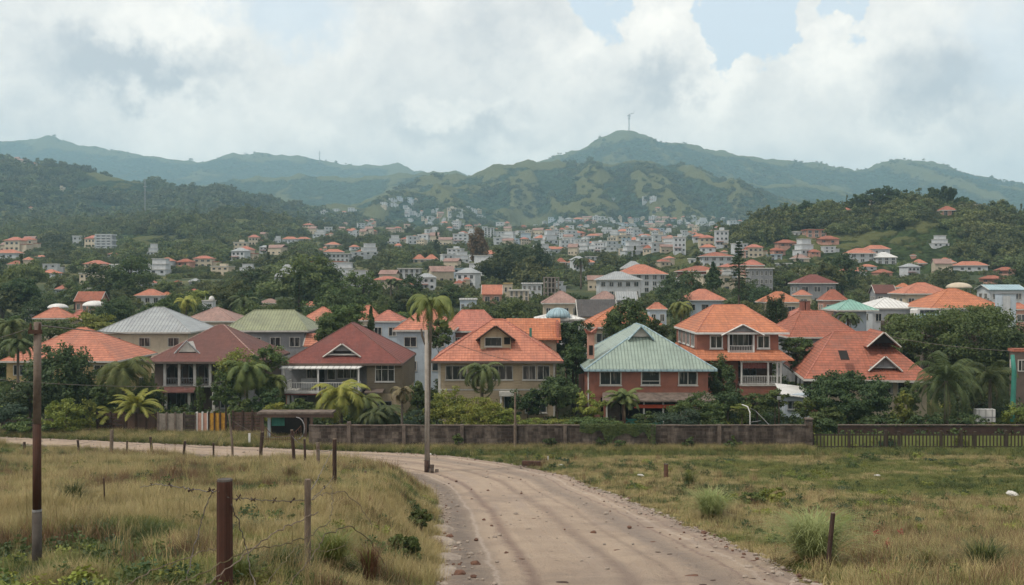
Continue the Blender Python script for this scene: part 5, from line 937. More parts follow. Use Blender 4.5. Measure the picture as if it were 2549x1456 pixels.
TR('dark thicket between the big dark tree and the coconut palm', 84, 398, 20, 104, 18, 'leafd', 60, 80, .14, 'bush')
TR('bright green leafy shrub over the verge left of the bright cycad palm', 66, 417, 21, 96, 16, 'leafy', 60, 80, .12, 'bush', flat=.4)
TR('thin upright leafy shoot beside the bright green shrub', 90, 413, 7, 96.5, 18, 'leafy', 24, 50, .10, 'bush')
TR('blue-green rounded shrub at the left edge above the road', 8, 413, 18, 97, 11, 'leafb', 50, 80, .12, 'bush')
TR('olive hedge clump on the bank by the left edge', 30, 426, 22, 95.5, 7, 'leaf', 40, 70, .12, 'bush', name='hedge')
PL('tall coconut palm with drooping fronds beside the brown-roofed house', 122, 373, 37, 101, 22, 2, rr=.16, droop=2.3, up=(-.1, 1.35))
PL('low bright green palm with a full fan of fronds near the wooden gate', 137, 408, 29, 97.5, 24, 0, 'palmy', rr=.28, droop=1.35, up=(.0, 1.35), ll=.55, dead=2)
PL('small yellowish palm leaning at the foot of the bright cycad palm', 112, 416, 20, 98, 10, 0, 'palmy', droop=1.6, dead=0)
PL('palm-like tree with leafy whorls right of the brown verandah house', 247, 372, 30, 101, 26, 0, 'palm', droop=2.2, up=(-.3, 1.3), rr=.12)
TR('leafy crown mixed into the whorled palm right of the brown house', 240, 366, 25, 102.5, 17, 'leafy', 46, 60, .13)
TR('second leafy clump leaning over the side of the brown house', 266, 358, 17, 103, 12, 'leaf', 40, 60, .13)
TR('dark low shrub between the brown house and the maroon house', 266, 402, 14, 99, 12, 'leafd', 44, 70, .12, 'bush')
TR('climbing green column of vine on the verandah post of the brown house', 200, 403, 6, 104, 22, 'leaf', 30, 60, .09, 'bush', name='vine')
TR('shadowy shrub under the palm-like tree', 238, 408, 12, 98, 10, 'leaf', 40, 60, .12, 'bush')
PL('bushy yellow-green palm in front of the maroon house balcony', 341, 397, 30, 97, 26, 0, 'palmy', droop=1.9, up=(-.1, 1.35), rr=.2, dead=4)
PL('lower right palm of the bushy clump before the maroon house', 360, 404, 26, 98, 20, 0, 'palm', droop=2.0, rr=.14)
PL('blue-green feathery palm low in the garden right of the maroon house', 382, 413, 25, 96.5, 22, 0, 'palmd', droop=1.6, up=(.0, 1.0), rr=.12)
PL('ferny low palm crown beside the wall, left of the pole', 372, 415, 18, 95, 16, 0, 'palmd', droop=1.8, up=(.0, .9), rr=.1, dead=0)
PL('thin sparse grey palm on a tall slender stem by the wall', 402, 391, 15, 91.5, 11, 0, 'palmdry', droop=2.2, up=(-.3, 1.2), rr=.12, dead=2)
PL('dark drooping palm standing before the cream house windows', 482, 372, 27, 95, 24, 0, 'palmd', droop=2.5, up=(-.5, 1.35), rr=.15, dead=4, ll=.62)
TR('big yellow-green feathery bush before the cream house', 471, 413, 33, 93, 14, 'leafy', 90, 80, .10, 'bush', flat=.3)
TR('upright left lobe of the yellow-green bush before the cream house', 451, 405, 16, 94, 16, 'leafy', 46, 70, .10, 'bush', flat=.3)
TR('greyish low bush between the pole and the yellow-green bush', 420, 418, 17, 93, 8, 'leafb', 40, 60, .09, 'bush')
TR('yellow-green right end of the bush row before the cream house', 500, 418, 17, 93, 10, 'leafy', 44, 70, .10, 'bush', flat=.3)
TR('round dark green tree on a short stem right of the cream house', 557, 390, 20, 97, 14, 'leafd', 64, 80, .13)
TR('dark climbing shrub around the cream house porch', 528, 402, 18, 98.3, 12, 'leafd', 50, 70, .12, 'bush')
TR('light green shrub between the round dark tree and the brick house', 588, 405, 14, 96, 13, 'leafy', 46, 70, .10, 'bush')
TR('low clipped hedge along the top of the wall by the ivy', 592, 423, 26, 90.3, 4.5, 'leaf', 50, 80, .09, 'bush', name='hedge', shape='dome')
TR('pale yellow-green hedge end behind the wall under the porch', 556, 423, 20, 90.6, 4, 'leafy', 40, 70, .09, 'bush', name='hedge')
TR('grassy weeds behind the wall right of the tall wall post', 531, 422, 14, 90.2, 4, 'leafy', 30, 60, .08, 'bush')
PL('small palm with reddish stem in front of the brick house porch', 624, 400, 19, 95.5, 22, 0, 'palm', droop=1.5, up=(.1, 1.3), rr=.16, bark='rust')
TR('rounded olive bush before the teal fence panels, larger of the two', 699, 409, 25, 94, 14, 'leaf', 80, 80, .10, 'bush', flat=.3)
TR('lower grey-green bush spilling over the wall below the olive bush', 678, 419, 24, 91.5, 9, 'leafb', 60, 70, .09, 'bush')
TR('tall dark shrubby tree between the teal roof and the white porch', 722, 382, 13, 104, 23, 'leafd', 70, 80, .13)
TR('dark undergrowth at the base of the shrubby tree beside the porch', 728, 400, 17, 101, 12, 'leafd', 50, 70, .12, 'bush')
TR('yellowish low shrub in the lawn behind the wall', 742, 408, 9, 99, 5, 'leafy', 30, 50, .10, 'bush')
TR('large round dark-leaved tree before the red roofed bungalow', 848, 395, 43, 97, 22, 'leafd', 190, 110, .13, trunk_r=.16, lump=.1, hollow=.7, cr=.2)
TR('light green bush at the foot of the large round tree', 828, 418, 17, 93.5, 10, 'leaf', 50, 80, .11, 'bush')
TR('yellow-leaved shrub between the round tree and the big palm', 904, 406, 9, 96, 15, 'leafy', 40, 60, .11, 'bush')
TR('dusky shrub behind the yellow-leaved shrub', 912, 396, 12, 101, 14, 'leaf', 40, 60, .12, 'bush')
PL('large dark coconut palm with hanging fronds by the picket fence', 946, 381, 44, 95, 34, 0, 'palmd', droop=1.9, up=(-.8, 1.5), rr=.2, dead=7, ll=.85, lw=.075, leaflets=44, hang=.55)
PL('smaller dark palm right behind the large coconut palm', 990, 379, 30, 99, 26, 0, 'palmd', droop=1.8, up=(-.5, 1.5), rr=.16, lw=.075, leaflets=38, hang=.5)
TR('dark hedge mass behind the two dark palms', 975, 405, 34, 104, 18, 'leafd', 80, 80, .15, 'bush', name='hedge')
TR('bright yellow-green bush at the far edge by the picket fence', 1017, 418, 13, 92.5, 12, 'leafy', 44, 70, .10, 'bush')
TR('wide olive-green tree mass behind the red roofed bungalow, left part', 925, 333, 42, 122, 20, 'leaf', 120, 80, .17, hollow=.6)
TR('wide olive-green tree mass behind the palms, right part', 975, 340, 44, 120, 30, 'leaf', 150, 80, .17, hollow=.6)
TR('upper crown of the wide tree mass under the big orange roof', 975, 318, 34, 128, 14, 'leaf', 80, 70, .16)
TR('tree crown at the far edge behind the palms', 1010, 352, 24, 118, 24, 'leafd', 70, 70, .16)
TR('dense dark green round tree before the amber-orange roof', 627, 323, 22, 124, 22, 'leaf', 120, 90, .15)
TR('darker side crown of the round tree before the amber roof', 655, 332, 16, 126, 12, 'leaf', 60, 70, .15)
TR('dark green tree left of the red chimney', 573, 341, 20, 112, 18, 'leafd', 90, 90, .15)
TR('broad dark tree standing between the cream house and the teal roof', 576, 360, 14, 108, 14, 'leafd', 60, 80, .14)
TR('small round leafy tree rising over the maroon roof', 343, 319, 21, 126, 16, 'leaf', 100, 90, .15)
TR('lower leafy part under the round tree beside the olive-roofed house', 330, 332, 15, 122, 13, 'leaf', 60, 70, .14)
TR('pale round tree behind the round leafy tree, farther off', 333, 302, 9, 190, 8, 'leaf', 40, 50, .2)
TR('leafy tree beside the white house wall, behind the pole', 439, 332, 11, 117, 16, 'leaf', 50, 70, .14)
TR('green shrub in the yard between two house roofs', 796, 346, 16, 118, 8, 'leaf', 50, 70, .13, 'bush')
TR('tall narrow cypress behind the maroon roof', 371, 318, 4.5, 127, 17, 'leafd', 50, 60, .12, shape='cone', cr=.4)
for i, u in enumerate((770, 776.5, 783)): TR('clipped columnar cypress, %s of the three behind the orange roofs' % ORD[i], u, 312, 4.2, 150, 15, 'leafd', 40, 60, .13, cr=.5, group='columnar cypresses')
TR('dark conical tree standing over the broken red roofs', 713, 276, 11, 215, 13, 'leafd', 70, 60, .28, shape='cone', cr=.45)
TR('black-green round tree at the left edge of the valley', 22, 292, 18, 200, 13, 'leafd', 90, 70, .26)
TR('dark cone tree above the olive roof in the wood', 326, 290, 8, 230, 16, 'leafd', 60, 60, .28, shape='cone', cr=.45)
TR('very large dark rounded tree before the far town, right crown', 532, 262, 18, 330, 15, 'leafd', 110, 70, .42, hollow=.4)
TR('very large dark rounded tree before the far town, left crown', 500, 266, 22, 320, 14, 'wood_near', 110, 70, .42, hollow=.4)
TR('middle crown filling the gap of the two large dark trees', 514, 255, 14, 345, 9, 'leafd', 70, 60, .42)
TR('tall rust-brown tree standing before the white tower block', 478, 250, 9, 380, 20, 'gbrown', 80, 60, .42, shape='round', cr=.35)
PL('palm with arching fronds beside the two-roofed brick house', 681, 307, 15, 140, 22, 0, 'palm', droop=2.3, up=(-.3, 1.35), rr=.17, ll=.7)
PL('dark palm against the hillside above the mauve roof', 244, 303, 17, 180, 24, 0, 'palmd', droop=2.2, up=(-.3, 1.35), rr=.2, ll=.9)
PL('palm at the left edge above the orange roof', 10, 327, 20, 124, 22, 0, 'palmd', droop=2.2, up=(-.3, 1.35), rr=.17)
PL('lower palm at the left edge below the tall edge palm', 18, 345, 18, 114, 18, 0, 'palmd', droop=2.1, rr=.15)
PL('palm behind the grey metal roof, yellowish fronds', 186, 303, 14, 175, 20, 0, 'palmy', droop=2.1, up=(-.2, 1.35), rr=.17, ll=.8)
PL('dark palm to the left of the mint green roof', 848, 318, 14, 140, 20, 0, 'palmd', droop=2.0, rr=.16)
PL('small palm in the gap right of the mint green house', 893, 318, 12, 135, 16, 0, 'palm', droop=2.1, rr=.14)
PL('small palm between the red chimney and the white garden house', 566, 328, 10, 118, 16, 0, 'palm', droop=1.6, rr=.12)
PL('twin slim palm on the valley slope, shorter of the two', 397, 283, 7, 260, 14, 0, 'palmd', droop=2.2, rr=.22, ll=.9, lw=.16)
PL('twin slim palm on the valley slope, taller of the two', 391, 281, 7, 262, 14, 0, 'palmd', droop=2.2, rr=.22, ll=.9, lw=.16)
PL('tall palm before the white town blocks', 581, 262, 11, 300, 18, 0, 'palmd', droop=2.2, rr=.25, ll=1.2, lw=.2)
TR('dark shrub growing behind the picket fence, first', 830, 424, 14, 92.5, 7, 'leafd', 40, 70, .11, 'bush')
TR('dark shrub growing behind the picket fence, second', 878, 424, 18, 92.6, 7, 'leafd', 40, 70, .11, 'bush')
TR('dark shrub growing behind the picket fence, third', 925, 422, 16, 92.4, 8, 'leafd', 40, 70, .11, 'bush')
TR('dark shrub growing behind the picket fence, fourth', 968, 421, 18, 92.5, 8, 'leafd', 40, 70, .11, 'bush')
TR('shrub hiding the foot of the left canopy and its orange neighbour', 50, 328, 26, 150, 8, 'leaf', 60, 70, .17)
TR('yellowish tree before the large white canopy', 92, 325, 20, 155, 11, 'leafy', 60, 70, .17)
TR('dark tree between the canopies and the grey metal roof', 112, 312, 16, 165, 12, 'leafd', 60, 70, .18)
TR('leafy tree at the left edge over the yellow-walled house', 8, 338, 18, 135, 15, 'leaf', 60, 70, .16)
TR('olive tree rising behind the grey metal roof', 165, 308, 15, 170, 9, 'leaf', 60, 60, .2)
TR('green shrub at the corner of the brown verandah house', 150, 398, 15, 101, 15, 'leaf', 56, 70, .12, 'bush')
TR('light shrub in the gap right of the whorled palm', 262, 385, 11, 101, 13, 'leaf', 46, 70, .12, 'bush')
TR('green bush against the corner of the maroon house', 418, 396, 12, 101, 14, 'leaf', 46, 70, .12, 'bush')
TR('yellow-green fuzzy bush near the pole behind the wall', 437, 410, 15, 93, 11, 'leafy', 50, 70, .10, 'bush', flat=.3)
TR('mid-green bush behind the wall right of the porch palm', 646, 418, 13, 92, 6, 'leaf', 40, 70, .09, 'bush')
TR('green tree between the teal roof and the small white shed', 775, 398, 12, 100, 9, 'leaf', 40, 60, .12, 'bush')
TR('bush spreading under the tall porch of the brick house', 757, 402, 17, 101, 7, 'leaf', 44, 60, .12, 'bush')
TR('leafy bush left of the large round tree by the shed', 806, 408, 12, 96, 10, 'leaf', 44, 70, .11, 'bush')
TR('green crown between the two brick houses behind the porch', 800, 362, 10, 118, 12, 'leaf', 46, 60, .13)
TR('leafy tree covering the right flank of the brown-roofed house', 226, 388, 15, 100.5, 17, 'leaf', 60, 70, .12)
TR('rounded bush below the maroon house balcony, beside the gate roof', 300, 408, 15, 97, 9, 'leaf', 50, 70, .11, 'bush')
TR('yellowish shrub between the two left houses by the fence', 276, 412, 12, 97, 10, 'leafy', 44, 70, .10, 'bush')
TR('dark bush left of the coconut palm trunk', 104, 396, 13, 99, 14, 'leaf', 50, 70, .12, 'bush')
PL('feathery palm in the gap between brown and maroon houses', 272, 383, 20, 102, 20, 0, 'palm', droop=2.1, up=(-.2, 1.35), rr=.13)
# layered conifer
def layered(label, u, v0, v1, r, Y):
    x, Y, z = at(u, Y); t = thing('conifer', label, 'tree', (x, Y, z)); top = zv(v0, Y) - z; bot = zv(v1, Y) - z; rd = random.Random(int(u)); R_ = r * Y / 1000
    tb = MB().tube([(0, 0, -.3), (0, 0, top * .6), (0, 0, top)], [.28, .18, .03], 8); P = []; N_ = []
    rs_ = np.random.RandomState(int(u)); k = 0; zz = bot
    while zz < top:
        f = 1 - (zz - bot) / (top - bot); L = R_ * (f ** .8) * rd.uniform(.75, 1.1)
        for i in range(6):
            a = rd.uniform(0, 6.28); e = Vector((math.cos(a) * L, math.sin(a) * L, zz - L * .12)); tb.tube([(0, 0, zz), e], [.05, .015], 4)
            for q in range(40): s_ = rd.uniform(.2, 1.05); P.append([e.x * s_ + rd.gauss(0, .18), e.y * s_ + rd.gauss(0, .18), zz + (e.z - zz) * s_ + rd.gauss(0, .10)]); N_.append([0, 0, 1])
        zz += .55
    tb.build('trunk', M['bark'], t); V, F = leaf_cards(np.array(P), np.array(N_, float), .17, rs_, .7); link('crown', np_mesh('crown', V, F), M['leafd'], t); return t
layered('dark layered conifer with tiers of branches beside the pillared grey building', 739, 240, 292, 15, 190)
layered('thin pale layered tree above the olive roof', 299, 270, 310, 9, 190)
# palm growing behind the concrete pole
x, Y, z = at(427.5, 72.2); t = palm('palm growing up right behind the concrete pole, crown spilling over it', x, Y + .2, z, zv(304, 72), 3.1, 11, 'palm', .12, (.25, 0), seed=4, dead=3, droop=2.6, up=(.1, 1.3), ll=.75, lw=.15, leaflets=26, hang=.7)

# ------------------------------------------------------------------ walls, gates, fences
def wallrun(x0, x1, y, zt, name, mat, t, th=.18, seg=14, jag=.05, zb=None):
    mb = MB(); rd = random.Random(int(x0 * 10)); xs = np.linspace(x0, x1, seg + 1); top = [zt + rd.uniform(-jag, jag) for _ in xs]
    for i in range(seg):
        a, b = xs[i], xs[i + 1]; z0 = -.3
        mb.add([(a, y - th / 2, z0), (b, y - th / 2, z0), (b, y + th / 2, z0), (a, y + th / 2, z0), (a, y - th / 2, top[i]), (b, y - th / 2, top[i + 1]), (b, y + th / 2, top[i + 1]), (a, y + th / 2, top[i])], [(4, 5, 6, 7), (0, 1, 5, 4), (2, 3, 7, 6)] + ([(0, 4, 7, 3)] if i == 0 else []) + ([(1, 2, 6, 5)] if i == seg - 1 else []))
    return mb.build(name, M[mat], t)
YW = 87.8; zw = float(T(3, YW)); xa, xb = px(309, YW), px(806, YW)
t = thing('garden_wall', 'long dark stained block wall with pale piers along the far side of the road', 'wall', ((xa + xb) / 2, YW, zw)); X0 = t.location.x
wallrun(xa - X0, xb - X0, 0, 2.0, 'wall_panel', 'wallc', t, seg=26); cp = wallrun(xa - X0, xb - X0, 0, 2.09, 'coping', 'pierc', t, .26, 26, .04); cp.scale = (1, 1, 1)
for vtx in cp.data.vertices:
    if vtx.co.z < 0: vtx.co.z = 1.99
for i, u in enumerate((349, 404, 462, 515, 565, 652, 719)): s_ = .15; add_box(t, 'pier', 'pierc', px(u, YW) - X0 - s_, px(u, YW) - X0 + s_, -.2, .16, -.3, 2.12 if i else 2.35)
add_box(t, 'end_pier', 'wallc', xb - X0 - .05, xb - X0 + .5, -.28, .28, -.3, 2.55); add_box(t, 'end_pier_cap', 'pierc', xb - X0 - .1, xb - X0 + .55, -.33, .33, 2.551, 2.68)
tp = thing('post', 'tall grey post rising from the middle of the garden wall', 'post', (px(515, 87.3), 87.3, zw)); MB().tube([(0, 0, -.2), (0, 0, 3.2), (.02, 0, 4.9)], [.1, .09, .075], 8).build('shaft', M['woodp'], tp); MB().cbox((0.02, 0, 4.95), (.2, .2, .1)).build('cap', M['woodp'], tp)
# ivy over the wall
rs_ = np.random.RandomState(8); P = []
for i in range(5200):
    u_ = rs_.uniform(0, 1); xx = px(580, YW) + u_ * (px(655, YW) - px(580, YW)); dep = (rs_.rand() ** 1.3) * (.15 + 2.1 * vnoise(np.array([xx * 1.3]), np.array([2.]))[0]); P.append([xx, YW - .13 - rs_.rand() * .12 + (dep < .12) * rs_.uniform(0, .3), zw + 2.15 - dep])
P = np.array(P); V, F = leaf_cards(P - np.array([px(615, YW), YW, zw]), np.tile([0, -1, .5], (len(P), 1)), .085, rs_, .6); o = link('ivy', np_mesh('ivy', V, F), M['leaf']); o.location = (px(615, YW), YW, zw); setp(o, 'ivy hanging down the dark wall before the brick house porch', 'ivy')
# picket fence
t = thing('picket_fence', 'dark picket fence on the right with light green boards glimpsed behind the pickets', 'fence', (px(910, YW), YW, zw)); X0 = t.location.x; rd = random.Random(3)
xs = np.arange(px(810, YW) - X0, px(1075, YW) - X0, .31)
for i, x_ in enumerate(xs[:98]): h_ = 1.32 + rd.uniform(-.04, .05); MB().prism([(x_ - .055, -.1), (x_ + .055, -.1), (x_ + .055, h_ - .08), (x_, h_), (x_ - .055, h_ - .08)], -.02, .015).build('picket', M['picket'], t)
for i, u in enumerate((812, 849, 886, 899, 941, 961, 975, 1006, 1040)): x_ = px(u, YW) - X0; add_box(t, 'post', 'picket', x_ - .11, x_ + .11, -.12, .1, -.3, 1.5 + .06 * (i % 3))
add_box(t, 'rail', 'picket', xs[0], xs[-1], .02, .08, 1.12, 1.24); add_box(t, 'rail', 'picket', xs[0], xs[-1], .02, .08, .1, .2)
gp = thing('sheet_fence', 'low light green sheet fence standing close behind the dark pickets', 'fence', (px(910, 88.4), 88.4, zw)); add_box(gp, 'panel', 'grass_panel', px(812, 88.4) - X0, px(1075, 88.4) - X0, -.03, .03, -.1, 1.12)
t = thing('garden_wall', 'low dark brick wall behind the picket fence', 'wall', (px(930, 91), 91, zw)); X1 = t.location.x; wallrun(px(838, 91) - X1, px(1090, 91) - X1, 0, 1.5, 'wall_panel', 'woodd', t, seg=12); add_box(t, 'coping', 'pierc', px(838, 91) - X1, px(1090, 91) - X1, -.16, .16, 1.57, 1.64)
t = thing('pole', 'thick teal painted pole at the far edge beside the brown hut', 'pole', (px(1013, 96), 96, float(T(px(1013, 96), 96)))); MB().tube([(0, 0, -.2), (0, 0, 3), (.12, 0, 6), (-.05, 0, 7.6)], [.26, .24, .22, .18], 9, jag=.05).build('shaft', M['tealp'], t, True)
bx_ = thing('container', 'white slatted tank box standing behind the low wall near the far palms', 'container', (px(986, 95), 95, float(T(px(986, 95), 95)))); add_box(bx_, 'body', 'whiteroof', -.9, .9, 0, .6, 1.3, 2.5); add_box(bx_, 'band', 'grey', -.91, .91, -.01, -.003, 1.7, 1.8)
# left gates and fences
def fence_run(label, u0, u1, Y, h, mat, n=0, post='woodd', boards=0, cat='fence', pm=None):
    x0, x1 = px(u0, Y), px(u1, Y); xm = (x0 + x1) / 2; z = float(T(xm, Y)); t = thing('fence', label, cat, (xm, Y, z)); k = max(1, n)
    for i in range(k):
        a = x0 - xm + (x1 - x0) * i / k; b_ = x0 - xm + (x1 - x0) * (i + 1) / k
        if boards:
            for q in range(boards): add_box(t, 'board', mat, a + .06, b_ - .06, -.03, .03, .1 + (h - .1) * q / boards, .1 + (h - .1) * (q + 1) / boards - .04)
        else: add_box(t, 'panel', mat, a + .05, b_ - .05, -.04, .04, -.1, h)
    for i in range(k + 1): a = x0 - xm + (x1 - x0) * i / k; add_box(t, 'post', post, a - .08, a + .08, -.1, .1, -.2, h + .12)
    return t
fence_run('stained pale concrete panel fence left of the white boards', 158, 184, 96, 1.95, 'concrete', 3, 'pierc'); fence_run('narrow grey slatted gate between the concrete panels', 184.5, 196, 96, 1.9, 'wallc', 1, 'pierc', 5)
fence_run('peeling pinkish white board fence beside the yellow gate', 197, 208, 96, 2.0, 'pinkw', 2, 'white'); fence_run('weathered yellow painted gate', 209, 226, 96, 2.0, 'yellowp', 3, 'woodd', cat='gate')
fence_run('reddish brown board fence between the yellow gate and the arched gate', 233, 262, 95.5, 2.2, 'wood', 3, 'woodd', 7); fence_run('dark timber gate of horizontal boards behind the low palms', 97, 124, 97, 1.9, 'woodd', 2, 'woodd', 6, cat='gate'); fence_run('rough dark plank fence right of the timber gate', 126, 157, 97, 1.8, 'wood', 3, 'woodd')
fence_run('low wire-and-post garden fence in the olive hedge at the left edge', 2, 55, 96.5, 1.4, 'pierc', 4, 'pierc', 2)
t = thing('gateway', 'flat concrete gate roof on posts over the arched metal gate', 'gateway', (px(290, 92), 92, float(T(px(290, 92), 92)))); X0 = t.location.x; f = lambda u: px(u, 92) - X0
add_box(t, 'roof_slab', 'pierc', f(258), f(333), -.4, 1.5, 2.5, 2.68); add_box(t, 'beam', 'wood', f(262), f(334), -.35, -.15, 2.2, 2.495)
for u in (263, 306, 312): add_box(t, 'post', 'wood', f(u) - .14, f(u) + .14, -.33, -.17, -.2, 2.19)
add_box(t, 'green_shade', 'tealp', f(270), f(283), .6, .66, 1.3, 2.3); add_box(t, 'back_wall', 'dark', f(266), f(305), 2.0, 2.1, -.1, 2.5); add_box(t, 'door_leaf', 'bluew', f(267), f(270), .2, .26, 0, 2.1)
g_ = thing('metal_gate', 'curved double metal gate with thin bars under the concrete gate roof', 'gate', (px(283, 89.5), 89.5, zw)); f2 = lambda u: px(u, 89.5) - g_.location.x
for s_, (u0, u1) in enumerate(((264, 282), (283, 301))):
    lf = MB(); n = 8; xs_ = [f2(u0) + (f2(u1) - f2(u0)) * i / n for i in range(n + 1)]; tops = [(1.75 - 1.0 * math.sin(math.pi / 2 * min(1, i / n * 1.3))) if s_ == 0 else (.75 + 1.0 * (i / n) ** 2) for i in range(n + 1)]
    for x_, h_ in zip(xs_, tops): lf.tube([(x_, 0, .05), (x_, 0, h_)], .022, 5)
    lf.tube([(x_, 0, h_) for x_, h_ in zip(xs_, tops)], .035, 6); lf.tube([(xs_[0], 0, .1), (xs_[-1], 0, .1)], .035, 5); lf.tube([(xs_[0], 0, .55), (xs_[-1], 0, .55)], .025, 5); lf.build('gate_leaf', M['rust'], g_)
ringp = [(math.cos(a * math.pi / 8) * .75 + f2(296), .1, 1.5 + math.sin(a * math.pi / 8) * 1.0) for a in range(-6, 5)]; MB().tube(ringp, .045, 6).build('arch_bar', M['metal'], g_)
for u, h_ in ((249.5, 1.1),): mk = thing('marker_post', 'short white concrete marker post on the verge', 'post', (px(u, 89), 89, zw)); MB().box(-.09, .09, -.07, .07, -.1, h_).box(-.1, .1, -.08, .08, h_ + .001, h_ + .04).build('shaft', M['white'], mk)
# garden clothes-pole frames on the lawn right of the brick house
t = thing('pipe_frame', 'bent white pipe frame on the lawn behind the wall', 'frame', (px(750, 92), 92, zw)); MB().tube([(0, 0, -.1), (0, 0, 2.6), (-.15, .3, 3.1), (-.5, 1, 3.2)], .055, 6).build('upright', M['white'], t); MB().tube([(0, 0, 3.0), (.8, 1.2, 2.6), (2.6, 0, .6), (3.2, -.5, .1)], .03, 5).build('stay', M['metal'], t); MB().tube([(0, 0, 1.7), (1.2, 1, 1.7)], .03, 5).build('brace', M['metal'], t)
t = thing('lamp_post', 'thin dark post with a small head on the lawn beside the side shed', 'post', (px(779, 96), 96, float(T(px(779, 96), 96)))); MB().tube([(0, 0, -.1), (0, 0, 3.3)], .05, 6).build('shaft', M['woodd'], t); add_box(t, 'head', 'grey', -.16, .16, -.12, .12, 3.3, 3.6)
t = thing('kerb', 'pale curving concrete kerb crossing the lawn down to the wall', 'kerb', (px(785, 93), 93, zw)); MB().tube([(-.9, 4, .25), (.1, 1.8, .25), (1.2, -.5, .3), (2.4, -3.5, .3)], .17, 6).build('kerb_stone', M['trim'], t)
# vehicles seen over the trees
def van(label, u, v, Y, L, Hh, mat, rz, roofcol='white'):
    x, Y, zg = at(u, Y); z = zv(v, Y) - Hh; t = thing('parked_van', label, 'van', (x, Y, z), rz); hw = .9
    MB().prism([(-L / 2, .35), (L / 2, .35), (L / 2, .95), (L * .36, 1.1), (L * .24, Hh - .08), (L * .18, Hh), (-L / 2 + .15, Hh), (-L / 2, Hh - .2)], -hw, hw).build('body', M[mat], t)
    MB().prism([(-L * .42, 1.15), (L * .26, 1.15), (L * .20, Hh - .2), (-L * .40, Hh - .2)], -hw - .02, -hw - .003).build('window', M['glass'], t)
    for s_ in (-.32, .3):
        for yy in (-hw, hw - .2): MB().tube([(L * s_, yy, .33), (L * s_, yy + .2, .33)], .33, 12).build('wheel', M['dark'], t)
    return t
t = van('white minibus parked on the raised yard behind the wide tree', 928, 308.5, 150, 4.8, 1.9, 'white', .2); t = van('pale blue van parked below the white minibus', 937, 314, 140, 5.6, 1.7, 'bluesheet', 0)
for v_ in [o for o in bpy.data.objects if o.name.startswith('parked_van')]: pl = thing('yard', 'concrete yard deck under the parked vans', 'platform', (v_.location.x, v_.location.y, v_.location.z - .3)) if False else None
yd = thing('retaining_wall', 'raised concrete yard deck carrying the two parked vans', 'terrace', (px(932, 145), 145, float(T(px(932, 145), 145)))); add_box(yd, 'lower_deck', 'pierc', -4.5, 4.8, -8, -1.8, -1, zv(314, 140) - 1.7 - yd.location.z); add_box(yd, 'upper_deck', 'pierc', -4.5, 4.8, -1.79, 8, -1, zv(308.5, 150) - 1.9 - yd.location.z)

# ------------------------------------------------------------------ poles, posts and wires
x, Y, z = at(427, 71.8); t = thing('utility_pole', 'tall grey concrete pole with a dark painted foot standing in the road', 'pole', (x, Y, float(prof(Y)))); hp = zv(330, Y) - t.location.z
MB().tube([(0, 0, .95), (0, 0, hp * .5), (-.05, 0, hp)], [.175, .16, .13], 12).build('shaft', M['polec'], t, True); MB().tube([(0, 0, -.2), (0, 0, .96)], [.195, .19], 12).build('painted_foot', M['woodd'], t, True); MB().tube([(-.05, 0, hp - 1.2), (-.35, 0, hp - .4), (-.42, 0, hp + .1)], [.1, .09, .06], 6).build('broken_branch', M['palmbark'], t)
PT = Vector((x, Y, t.location.z + hp))
rk = thing('rubble_heap', 'small heap of dark broken stone leaning on the foot of the concrete pole', 'stones', (x + .5, Y - .15, float(prof(Y)) + .03)); rd = random.Random(5)
for i in range(6): mb = MB(); s_ = rd.uniform(.12, .26); mb.cbox((rd.uniform(-.22, .35), rd.uniform(-.15, .15), s_ * .6 + (.3 if i > 3 else 0)), (s_, s_ * .8, s_ * 1.5), rd.uniform(0, 3), rd.uniform(-.5, .5)); mb.build('stone', M['pierc'], rk)
x, Y = px(37, 15.5), 15.5; z = float(T(x, Y)); t = thing('utility_pole', 'slim wooden pole in the grass, brown above and grey at its foot', 'pole', (x, Y, z)); hp = zv(322, Y) - z
MB().tube([(0, 0, -.2), (0, 0, .95)], [.075, .07], 12).build('painted_foot', M['polefoot'], t, True); MB().tube([(0, 0, .955), (0, 0, 2.3)], [.064, .062], 12).build('painted_band', M['post_brown'], t, True); MB().tube([(0, 0, 2.305), (.01, 0, hp)], [.06, .055], 12).build('shaft', M['pierc'], t, True)
MB().tube([(0, 0, .94), (0, 0, .975)], .072, 12).build('ring', M['metal'], t); MB().cbox((0, -.06, hp - .15), (.2, .05, .06)).build('bracket', M['woodd'], t)
for s_ in (-1, 1): MB().tube([(s_ * .07, -.06, hp - .13), (s_ * .07, -.06, hp - .02)], [.022, .014], 7).build('insulator', M['woodd'], t)
LP = Vector((x, Y, z + hp - .05))
def wire(label, a, b, sag, r=.02, n=14):
    a, b = Vector(a), Vector(b); P = [a.lerp(b, i / n) - Vector((0, 0, sag * 4 * (i / n) * (1 - i / n))) for i in range(n + 1)]; o = a
    t = MB().tube([p - o for p in P], r, 5).build('power_line', M['wire']); t.location = o; return setp(t, label, 'wire', group='power lines')
wire('sagging power line from the slim wooden pole towards the grey roof', LP, (px(175, 130), 130, zv(331, 130)), .3, .012)
wire('power line from the slim wooden pole off the left side', LP, (px(-60, 22), 22, zv(345, 22)), .1, .006)
wire('power line crossing in front of the big dark tree', (px(-5, 97), 97, zv(379, 97)), (px(195, 98), 98, zv(386, 98)), .3, .022)
wire('power line rising from the gate to the maroon house', (px(185, 97), 97, zv(388, 97)), (px(283, 104), 103, zv(365, 103)), .25, .022)
wire('power line across the wide tree towards the teal pole', (px(868, 112), 112, zv(332, 112)), (px(1013, 96), 96, zv(351, 96)), .35, .025)
wire('power line from the house roof over the pole to the cream house', PT + Vector((0, 0, -.2)), (px(545, 99), 99, zv(366, 99)), .4, .02)
